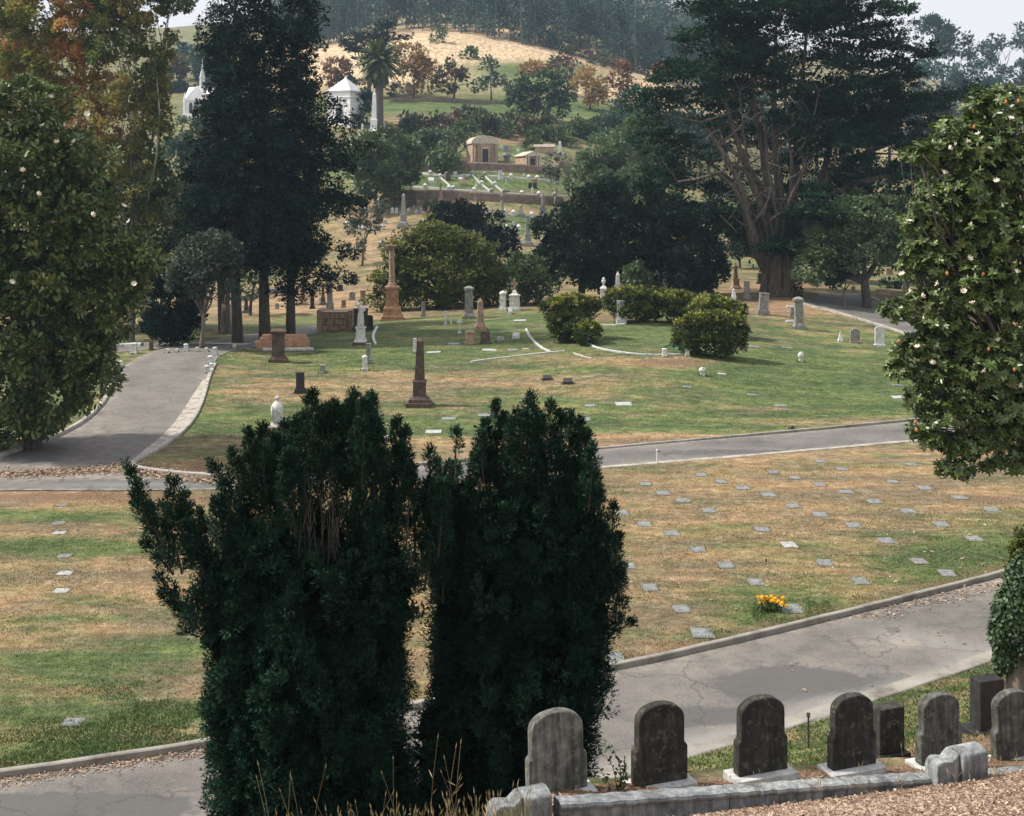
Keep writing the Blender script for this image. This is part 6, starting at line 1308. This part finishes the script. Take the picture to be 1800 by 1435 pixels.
# dark block behind the fourth stone, black stone by the ivy trunk
x, Y = (1560-900)/F*18.6, 18.6; t = thing('headstone', 'plain black square topped block behind the fourth arched headstone', 'headstone', (x, Y, EYE-(1330-HZ)/F*18.6), math.radians(20))
S().box(0, 0, -.4, .56, .4, .4+.10, .98).build('base', M['darkstone'], t, .01); S().box(0, 0, .1, .44, .24, .66, .99).build('block', M['mossdark'], t, .015)
x, Y = (1735-900)/F*20.5, 20.5; t = thing('headstone', 'polished black granite block at the foot of the ivy covered trunk', 'headstone', (x, Y, EYE-(1290-HZ)/F*20.5), math.radians(16))
S().box(0, 0, -.4, .75, .45, .4+.12, .98).build('base', M['darkstone'], t, .01); S().box(0, 0, .12, .46, .28, .80, .99).build('block', M['darkstone'], t, .01)
# coping wall: anchored in the bank
def cpt(px, py, Y): return Vector(((px-900)/F*Y, Y, EYE-(py-HZ)/F*Y))
Ca, Cb, Cc = cpt(985, 1412, 14.6), cpt(1672, 1364, 16.75), cpt(1900, 1344, 17.5)
def wallseg(s, a, b, w=.20, dz=0, h=.9):
    d = (b-a); d.z = 0; d.normalize(); n = Vector((-d.y, d.x, 0)); v = []; f = []; N_ = 24
    prof = [(0, -h), (0, -.085), (-.025, -.075), (-.035, -.045), (-.02, -.012), (.02, 0), (w-.02, 0), (w, -.03), (w, -h)]
    for i in range(N_+1):
        c = a.lerp(b, i/N_) + Vector((0, 0, dz + .006*math.sin(i*1.7)))
        for o_, q in prof: v.append(c + n*o_ + Vector((0, 0, q)))
    k = len(prof)
    for i in range(N_):
        for j in range(k-1): f.append((i*k+j, (i+1)*k+j, (i+1)*k+j+1, i*k+j+1))
    f += [tuple(range(k)), tuple(range(N_*k, (N_+1)*k))[::-1]]; s.add(v, f)
t = thing('coping_wall', 'weathered grey coping wall with a rounded lip in front of the headstone row', 'coping wall', Ca)
m1 = Ca.lerp(Cb, .40); m2 = Ca.lerp(Cb, .705); g_ = (Cb-Ca).normalized()*.008
for a, c in ((Ca, m1-g_), (m1+g_, m2-g_), (m2+g_, Cb)):
    s = S(); wallseg(s, a-Ca, c-Ca); o = s.build('wall_block', M['coping'], t); bm_fix(o)
s = S(); wallseg(s, Cb-Ca, Cc-Ca, dz=-.03); o = s.build('wall_block', M['coping'], t); bm_fix(o)
ang = math.atan2((Cb-Ca).y, (Cb-Ca).x)
# end blocks: a scrolled top seen from its end
def endblock(label, px, py, Y, w, h, ln, rz, side):
    p = cpt(px, py, Y); t = thing('coping_end', label, 'coping end', p, rz)
    pr = [(-.17, -h), (.17, -h), (.17, -.10), (.15, -.03), (.09, .0), (.0, .015), (-.08, 0), (-.15, -.04), (-.17, -.11)]
    o = S().prismx(pr, -w/2, w/2).build('block', M['coping'], t, .02); bm_fix(o)
    pr2 = [(.0, -h), (.0, -.16), (.05, -.10), (.12, -.13), (.2, -.10), (.3, -.13), (.36, -.19), (.36, -h)]
    if side:
        o = S().prism([(side*a_, c_) for a_, c_ in ((0, -h), (0, -.02), (.05, -.06), (.12, -.12), (.2, -.10), (.28, -.09), (.35, -.13), (.37, -.2), (.37, -h))][::(1 if side > 0 else -1)], -.1, .16, side*w/2).build('scroll', M['coping'], t, .02); bm_fix(o)
    return t
endblock('grey scrolled coping end block between the left headstone and the yew', 938, 1386, 14.65, .34, .9, .4, ang, -1)
endblock('tall dark scrolled coping end block at the right end of the wall', 1700, 1312, 16.8, .42, 1.1, .4, ang, -1)
# bed behind the coping: earth and leaf litter level with the lip
n1 = Vector((-math.sin(ang), math.cos(ang), 0)); P = []
NB = 40; KB = 14; X0 = Ca - (Cb-Ca).normalized()*.1; X1 = Cb + (Cb-Ca).normalized()*2.5
for i in range(NB+1):
    for j in range(KB+1):
        c = X0.lerp(X1, i/NB) + n1*(.12 + 1.55*j/KB); u = j/KB
        z0 = c.z - .13 - .5*max(0, 1-i/2.0); stone = -.0
        zb = zf(c.x, c.y) - .06
        tt = max(0, min(1, (u-.62)/.38)); tt = tt*tt*(3-2*tt)
        P.append((c.x, c.y, (z0 - .16*u + .02*math.sin(i*1.3+j))*(1-tt) + min(zb, z0-.2)*tt))
idx = np.arange((NB+1)*(KB+1)).reshape(NB+1, KB+1); fq = np.stack([idx[:-1, :-1], idx[1:, :-1], idx[1:, 1:], idx[:-1, 1:]], -1).reshape(-1, 4)
bed = np_mesh('earth_bed', np.array(P), [fq], M['ground'], smooth=True, attrs={'green': ('POINT', np.array([(-.2 if (i % (KB+1)) < 7 else .55) for i in range(len(P))], float)), 'gold': ('POINT', np.zeros(len(P))), 'bare': ('POINT', np.array([(1.1 if (i % (KB+1)) < 7 else .15) for i in range(len(P))], float))})
bed['kind'] = 'structure'

# ------------------------------------------------------------------ ground cover
def Zall(x, y): return Zf(x, y)
def scatter(name, label, P, D, L, Wd, mat, k=4, seed=1, Nn=None):
    r = np.random.RandomState(seed); n = len(P)
    V = leaves(P, D, rdir(n, r) if Nn is None else Nn, L, Wd, k)
    o = np_mesh(name, V.reshape(-1, 3), [np.arange(n*V.shape[1]).reshape(n, V.shape[1])], LEAF[mat], attrs={'rnd': ('FACE', r.rand(n))})
    tag(o, label, name.replace('_', ' '), kind='stuff'); return o
r = np.random.RandomState(31)
def region(n, x0, x1, y0, y1): return r.uniform(x0, x1, n), r.uniform(y0, y1, n)
# litter on the near bank and behind the coping
x, y = region(60000, -1.2, 9, 10.5, 18.2); b_ = (x-Ca.x)*(-math.sin(ang)) + (y-Ca.y)*math.cos(ang)
k1 = (b_ < -.03) | ((b_ > .16) & (b_ < .75)); x, y, b_ = x[k1], y[k1], b_[k1]
tpar = ((x-Ca.x)*math.cos(ang) + (y-Ca.y)*math.sin(ang)) / (Cb-Ca).xy.length
zc = Ca.z + (Cb.z-Ca.z)*tpar; z = np.where(b_ > 0, zc - .14 - .16*np.clip((b_-.12)/1.55, 0, 1), Zf(x, y)); k2 = (b_ < 0) | (tpar > -.02); x, y, z = x[k2], y[k2], z[k2]
k3 = (x > -.3) | (r.rand(len(x)) < .25); x, y, z = x[k3], y[k3], z[k3]; n = len(x)
scatter('leaf_litter', 'dry brown leaf litter on the bank around the grey coping', np.column_stack([x, y, z+.012]), unit(np.column_stack([r.normal(size=n), r.normal(size=n), r.normal(size=n)*.22])), .05*(.5+r.rand(n)), .022*(.6+.8*r.rand(n)), 'litter', 6, 2, unit(np.column_stack([r.normal(size=n)*.3, r.normal(size=n)*.3, np.ones(n)])))
# fallen leaves along kerbs
def fallen(label, pts, n, sp, L, seed):
    l = dense([tuple(G(a, c))[:2] for a, c in pts], .5, 1); i = r.randint(0, len(l), n); x = l[i, 0] + r.normal(size=n)*sp*1.6; y = l[i, 1] + r.normal(size=n)*sp
    scatter('fallen_leaves', label, np.column_stack([x, y, Zf(x, y)+.03]), unit(np.column_stack([r.normal(size=n), r.normal(size=n), r.normal(size=n)*.25])), L*(.6+.8*r.rand(n)), L*.5, 'litter', 6, seed, unit(np.column_stack([r.normal(size=n)*.3, r.normal(size=n)*.3, np.ones(n)])))
fallen('orange fallen leaves in the gutter at the tip of the knoll lawn', [(215,818),(250,830),(300,838),(370,846),(430,846)], 2600, .28, .14, 3)
fallen('orange fallen leaves by the near kerb at the right', [(1520,1085),(1600,1062),(1700,1040),(1760,1026)], 420, .22, .10, 4)
fallen('sparse fallen leaves on the right of the dry lawn', [(1400,1060),(1550,1020),(1650,960),(1780,930)], 400, 2.2, .12, 5)
fallen('brown pine needles along the lower left kerb', [(0,1376),(120,1354),(250,1336),(375,1318)], 1500, .15, .06, 6)
fallen('brown leaf drift along the middle road at the left', [(0,836),(60,832),(130,830),(200,826)], 2600, .35, .13, 7)
# short grass over the near lawns
def turf(label, n, x0, x1, y0, y1, L, mat, cond, seed, zoff=0):
    x, y = region(n, x0, x1, y0, y1); z = Zf(x, y); px, py = pxpy(x, y, z); k = cond(x, y, px, py) & ~on_road(x, y); x, y, z = x[k], y[k], z[k]; n = len(x)
    D = unit(np.column_stack([r.normal(size=n)*.55, r.normal(size=n)*.55, np.ones(n)])); scatter('grass', label, np.column_stack([x, y, z-.01+zoff]), D, L*(.6+.8*r.rand(n)), L*.32, mat, 4, seed)
fr = lambda x, y, px, py: (px > -40) & (px < 1840)
off1 = lambda x, y: sdist(x, y, FAR1) < -.22
pn = lambda x, y, s=.9: np.sin(x*s+1)*np.sin(y*s*1.7+x*.3) + .6*np.sin(x*s*2.3+y*1.9)*np.sin(y*s*3.1-x)
turf('short green blades in the lower lawn', 300000, -16, 22, 24, 52, .055, 'greengrass', lambda x, y, px, py: fr(x, y, px, py) & off1(x, y) & ((pn(x, y) + ell(px, py, [(1700,990,150,55,1.6),(1400,1075,130,42,1.6),(150,1320,300,50,1.6),(160,1240,260,60,1.0),(110,962,190,14,1.6),(1500,850,400,40,-1)])) + .8*r.normal(size=len(x)) > .35), 1)
turf('short dry blades in the lower lawn', 260000, -18, 24, 24, 52, .05, 'drygrass', lambda x, y, px, py: fr(x, y, px, py) & off1(x, y) & (pn(x, y) + .6*r.normal(size=len(x)) < .4), 2)
turf('green blades on the knoll lawn', 150000, -22, 34, 56, 84, .07, 'greengrass', lambda x, y, px, py: fr(x, y, px, py) & (px > 240) & (pn(x, y, .5) + .8*r.normal(size=len(x)) > .3), 21)
turf('dry blades on the knoll lawn', 90000, -22, 34, 52, 84, .06, 'drygrass', lambda x, y, px, py: fr(x, y, px, py) & (px > 240) & (pn(x, y, .5) + .8*r.normal(size=len(x)) < -.2), 22)
turf('green weeds along the inner side of the lower left kerb', 30000, -11, -4.5, 23.4, 28.6, .065, 'weed', lambda x, y, px, py: (sdist(x, y, FAR1) < -.2) & (sdist(x, y, FAR1) > -1.4 - .8*np.sin(x*1.3) - 2.0*np.abs(r.normal(size=len(x)))*(pn(x, y, 1.6) > 0)), 3)
turf('green turf strip between the headstones and the near road', 60000, 1.2, 14, 17, 31, .07, 'greengrass', lambda x, y, px, py: (sdist(x, y, NEAR) > .5) & (sdist(x, y, NEAR) < 6) , 4)
turf('dry straw tufts behind the headstone row', 9000, .4, 9, 16, 20.5, .09, 'drygrass', lambda x, y, px, py: (sdist(x, y, NEAR) > 5.0) & (sdist(x, y, NEAR) < 6.6), 5)
turf('lush clover patch round the yellow flowers', 14000, 5.5, 10, 31.5, 36, .055, 'weed', lambda x, y, px, py: ((np.abs(px-1390) > 26) | (py > 1086) | (py < 1058)) & (((px-1400)/75)**2 + ((py-1078)/24)**2 < 1 + .3*np.sin(px*.2)), 6)
turf('clover beside the grey markers at the foot of the right yew', 4000, 1.5, 6, 28, 32, .07, 'weed', lambda x, y, px, py: (((px-1120)/50)**2 + ((py-1160)/10)**2 < 1) | (((px-1262)/30)**2 + ((py-1120)/14)**2 < 1), 7)
turf('straw coloured grass on the bank before the yews', 26000, -7, .4, 10.5, 15, .10, 'drygrass', lambda x, y, px, py: py > 1390, 8)
gb = np.concatenate(GB); gb = gb[(gb[:, 1] < 60)]; n = len(gb); gb = gb + r.normal(size=gb.shape)*np.array([.02, .02, 0])
scatter('grass', 'grass creeping over the edges of the flat markers', gb, unit(np.column_stack([r.normal(size=n)*.6, r.normal(size=n)*.6, np.ones(n)])), .07*(.5+.8*r.rand(n)), .022, 'drygrass', 4, 91)
gm_ = np.concatenate(GM); n = len(gm_)
scatter('grass', 'longer grass growing up round the feet of the knoll monuments', gm_, unit(np.column_stack([r.normal(size=n)*.5, r.normal(size=n)*.5, np.ones(n)])), .16*(.5+.8*r.rand(n)), .04, 'greengrass', 4, 92)
# upright weeds and seed heads in front of the yews
def stems(label, n, x0, x1, y0, y1, h0, h1, seed, mat='drygrass'):
    rr = random.Random(seed); V = []; 
    for i in range(n):
        x = rr.uniform(x0, x1); y = rr.uniform(y0, y1); z = zf(x, y); h = rr.uniform(h0, h1); lx, ly = rr.gauss(0, .16)*h, rr.gauss(0, .1)*h; w = .0019
        p = [Vector((x + lx*t*t, y + ly*t*t, z + h*t)) for t in (0, .35, .7, 1)]
        for a, c in zip(p[:-1], p[1:]): V.append([a-Vector((w, 0, 0)), a+Vector((w, 0, 0)), c+Vector((w*.8, 0, 0)), c-Vector((w*.8, 0, 0))])
        e = p[-1]; d = (p[-1]-p[-2]).normalized(); q = d.cross(Vector((0, 1, 0)))*.007; l_ = rr.uniform(.05, .10)
        V.append([e, e+d*l_*.4+q, e+d*l_, e+d*l_*.4-q])
        for _ in range(rr.randint(0, 3)):
            a = p[1].lerp(p[2], rr.random()); dd = Vector((rr.gauss(0, .6), rr.gauss(0, .4), .6)).normalized(); q = dd.cross(Vector((0, 1, 0))).normalized()*.006; V.append([a, a+dd*.06+q, a+dd*.12, a+dd*.06-q])
    V = np.array([[tuple(v) for v in q] for q in V]); n = len(V)
    tag(np_mesh('weeds', V.reshape(-1, 3), [np.arange(n*4).reshape(n, 4)], LEAF[mat], attrs={'rnd': ('FACE', .4+.6*rs.rand(n))}), label, 'weeds', kind='stuff')
stems('dry grass stalks with pale seed heads before the left yew', 320, -4.6, -1.2, 12.6, 14.2, .2, .7, 1)
stems('dry grass stalks with pale seed heads before the right yew', 200, -1.6, .2, 12.6, 14.2, .2, .6, 2)
stems('tall seed stalks in front of the two yews', 14, -2.9, -.5, 13.0, 14.2, .8, 1.35, 3)
stems('green leafy weeds at the foot of the yews', 110, -3, .3, 12.8, 14.0, .1, .4, 4, 'weed')
stems('dead grass stalks on the coping and between the headstones', 90, 2.5, 8.5, 15.2, 17.8, .12, .42, 5)

# rose sprig between the first two headstones
p = cpt(1085, 1392, 15.7); t = thing('rose_bush', 'small rose sprig between the first two arched headstones', 'plant', p); s = S(); rr = random.Random(5); PV = []
for e in ((-.16, .45), (-.05, .5), (.10, .40), (.14, .30), (-.2, .25), (.05, .2)):
    pp = bent(Vector((0, 0, -.1)), Vector((e[0], rr.uniform(-.1, .1), e[1])), 6, .04, .15, rr); s.tube(pp, [.008, .007, .006, .005, .004, .003], 5)
    for q in pp[1:]:
        for _ in range(5): PV.append(tuple(q + Vector((rr.gauss(0, .03), rr.gauss(0, .03), rr.gauss(0, .02)))))
s.build('stems', M['bark'], t); PV = np.array(PV); n = len(PV); V = leaves(PV, rdir(n), rdir(n), .055, .034, 6)
np_mesh('foliage', V.reshape(-1, 3), [np.arange(n*6).reshape(n, 6)], LEAF['ivy'], t, attrs={'rnd': ('FACE', rs.rand(n))})
# yellow flowers
p = G(1352, 1074); t = thing('flower_bunch', 'bunch of bright yellow flowers on the dry lawn by the near road', 'flowers', p); rr = random.Random(8)
PV = np.array([(rr.gauss(0, .2), rr.gauss(0, .12), rr.uniform(0, .22)) for _ in range(500)]); V = leaves(PV, unit(rdir(500) + np.array([0, 0, .8])), rdir(500), .10, .03)
np_mesh('foliage', V.reshape(-1, 3), [np.arange(2000).reshape(500, 4)], LEAF['weed'], t, attrs={'rnd': ('FACE', rs.rand(500))})
f = S()
for ring, (R_, z_) in enumerate(((.05, .0), (.035, .018), (.018, .03))):
    for i in range(8): a = i*math.pi/4 + ring*.4; f.add([(0, 0, z_), (R_*math.cos(a-.4)*.7, R_*math.sin(a-.4)*.7, z_+.012), (R_*math.cos(a), R_*math.sin(a), z_+.02), (R_*math.cos(a+.4)*.7, R_*math.sin(a+.4)*.7, z_+.012)], [(0,1,2,3)])
f0 = f.build('flower_head', M['yellow'], t)
for i in range(52):
    o = f0 if i == 0 else f0.copy()
    if i: COL.objects.link(o); o.parent = t
    o.location = (rr.gauss(0, .17), rr.gauss(0, .10), rr.uniform(.16, .34)); o.rotation_euler = (rr.uniform(.1, 1.0), rr.uniform(-.5, .5), rr.uniform(0, 6)); sc = rr.uniform(1.0, 1.6); o.scale = (sc,)*3
# ivy covered trunk at the right edge
Y = 23.5; x = (1790-900)/F*Y; b = Vector((x, Y, zf(x, Y))); t = thing('ivy_trunk', 'old grey trunk smothered in ivy at the lower right edge', 'tree stump', b)
S().tube([(0,0,-.3),(.02,0,.5),(.05,0,1.4),(.1,0,2.4)], [.30, .24, .2, .14], 14, .08).build('trunk', M['barkgrey'], t, smooth=True)
bl = [(1785,1080,40,60),(1760,1110,22,40),(1800,1020,34,50),(1775,1150,20,34),(1820,1100,50,90),(1850,1180,34,60),(1755,1165,10,26)]
B = [((q[0][0]-b.x, q[0][1]-b.y, q[0][2]-b.z), q[1]) for q in blobs_px(bl, Y)]
r5 = np.random.RandomState(4); n = 15000; P, O = blob_sample(B, n, .4, r5); V = leaves(P, unit(O*.3 + np.array([0, 0, -.6]) + r5.normal(size=P.shape)*.4), unit(O + np.array([0, 0, .4]) + r5.normal(size=P.shape)*.3), .075*(.6+.7*r5.rand(n)), .06, 6)
np_mesh('ivy', V.reshape(-1, 3), [np.arange(n*6).reshape(n, 6)], LEAF['ivy'], t, attrs={'rnd': ('FACE', r5.rand(n))})
x = (1795-900)/F*24.5; tree('small_tree', 'yellow green shrub top just above the ivy covered trunk', 'shrub', (x, 24.5, zf(x, 24.5)), blobs_px([(1800,985,26,34),(1825,960,30,40),(1790,1010,16,20)], 24.5), 'yellowgreen', trunk_r=.08, cover=3, limbs=False)
# water riser and sprinkler
p = G(1155, 815); t = thing('water_riser', 'thin white stand pipe at the edge of the middle road', 'pipe', p)
S().lathe(0, 0, [(.03, -.1), (.03, .52), (.045, .53), (.045, .58), (.02, .6)], 8).build('pipe', M['whitepaint'], t); S().box(.06, 0, .5, .1, .03, .03).build('tap', M['iron'], t)
Y = 23.8; x = (1421-900)/F*Y; p = Vector((x, Y, EYE - (1278-HZ)/F*Y)); t = thing('sprinkler', 'small rusty lawn sprinkler beside the near road', 'sprinkler', p)
S().lathe(0, 0, [(.02, -.4), (.018, .18), (.035, .19), (.03, .24), (.012, .26)], 8).build('riser', M['iron'], t); S().box(0, 0, .24, .09, .02, .03, .6).build('nozzle', M['iron'], t)
pn_ = np.array([(.03 + u*.9, rs.normal()*.12*u, .08 + u*.38 + rs.normal()*.05*u) for u in rs.rand(1500)]); V = leaves(pn_, rdir(1500), rdir(1500), .009, .006)
np_mesh('water_spray', V.reshape(-1, 3), [np.arange(6000).reshape(1500, 4)], M['whitepaint'], t)
# hose in the hedge ring
s = S(); l = dense([tuple(G(a, c))[:2] for a, c in ((1165,612),(1178,606),(1195,607),(1205,610),(1195,614),(1180,613),(1205,618))], .2, 2); s.tube([(a, c, zf(a, c)+.05) for a, c in l], .035, 6); tag(s.build('garden_hose', M['hose'], smooth=True), 'green garden hose lying in the hedge ring lawn', 'hose')

# ------------------------------------------------------------------ hedges of the ring
def hedge(label, base, lst, seed):
    b = G(*base); s = b.y*SP; root = thing('hedge_bush', label, 'hedge', b); B = [((q[0][0]-b.x, q[0][1]-b.y, q[0][2]-b.z), q[1]) for q in blobs_px(lst, b.y, .8)]
    r = np.random.RandomState(seed); B0 = list(B)
    for c_, q_ in B0:
        for _ in range(5):
            d_ = rdir(1, r)[0]; d_[2] = abs(d_[2])*.9; e_ = r.uniform(.16, .34)*min(q_); B.append(((c_[0]+d_[0]*q_[0]*.95, c_[1]+d_[1]*q_[1]*.95, c_[2]+d_[2]*q_[2]*.95), (e_*1.2, e_*1.2, e_)))
    foliage('foliage', B, 'hedge', root, s, cover=3.4, pr=2.6, lp=2.6, wp=1.4, k=18, core=1.6, shell=.3, r=r, up=0, mode='round')
    top = [(c, (q[0]*1.02, q[1]*1.02, q[2]*1.03)) for c, q in B]
    P, O = blob_sample(top, int(sum(q[1][0]*q[1][1] for q in B)*150), .12, r, 1.0); k = (O[:, 2] > .38) & (r.rand(len(O)) < .35 + .65*O[:, 2]); P, O = P[k], O[k]
    p, d, nn, L, Wd = plumes(P, unit(O*.7 + np.array([0, 0, 1.0]) + r.normal(size=O.shape)*.25), (2.0 + 3.2*r.rand(len(P))**3)*s, 1.6*s, 14, 2.8*s, 1.4*s, .7, 1, r); V = leaves(p, d, nn, L, Wd); n = len(V)
    np_mesh('lit_shoots', V.reshape(-1, 3), [np.arange(n*4).reshape(n, 4)], LEAF['hedge_lit'], root, attrs={'rnd': ('FACE', r.rand(n))})  # upper shoots, coloured as if the sun lit them
hedge('left clipped hedge bush of the ring', (1002,600), [(985,548,24,24),(1010,545,30,26),(1000,570,36,26),(1035,540,14,16),(990,585,20,14)], 1)
hedge('smallest round hedge bush of the ring, at the front left', (1034,606), [(1034,586,22,19)], 2)
hedge('rear left hedge bush of the ring behind the white pillar stone', (1110,566), [(1085,530,22,18),(1110,528,32,20),(1135,535,18,20),(1110,548,36,16)], 3)
hedge('rear right hedge bush of the ring', (1178,568), [(1165,538,24,22),(1190,535,30,20),(1210,540,22,18),(1180,552,34,15)], 4)
hedge('biggest clipped hedge bush of the ring, at the right', (1250,628), [(1208,584,24,24),(1232,577,30,25),(1262,576,30,26),(1288,582,24,27),(1210,602,24,18),(1248,604,38,19),(1284,602,26,19)], 5)
hedge('upper right hedge bush of the ring above the biggest one', (1262,590), [(1250,542,34,18),(1280,550,28,20),(1232,550,20,14)], 6)
# ------------------------------------------------------------------ haze
hm = bpy.data.materials.new('haze'); hm.use_nodes = True; ht = hm.node_tree; ht.nodes.clear()
ho = ht.nodes.new('ShaderNodeOutputMaterial'); hv = ht.nodes.new('ShaderNodeVolumePrincipled'); hv.inputs['Density'].default_value = .00023; hv.inputs['Color'].default_value = (.58, .80, 1.0, 1); hv.inputs['Anisotropy'].default_value = .2
ht.links.new(hv.outputs[0], ho.inputs['Volume'])
zl = float(Zg.min()) - 1.5; zh = max((ob.matrix_world @ Vector(c)).z for ob in COL.objects if ob.type == 'MESH' for c in ob.bound_box) + 20
hz_ = S().box(0, 440, zl, 2000, 1000, max(zh, 160) - zl).build('haze', hm); hz_['kind'] = 'stuff'; hz_['label'] = 'thin bluish haze in the air between the trees and the far ridge'; hz_['category'] = 'haze'
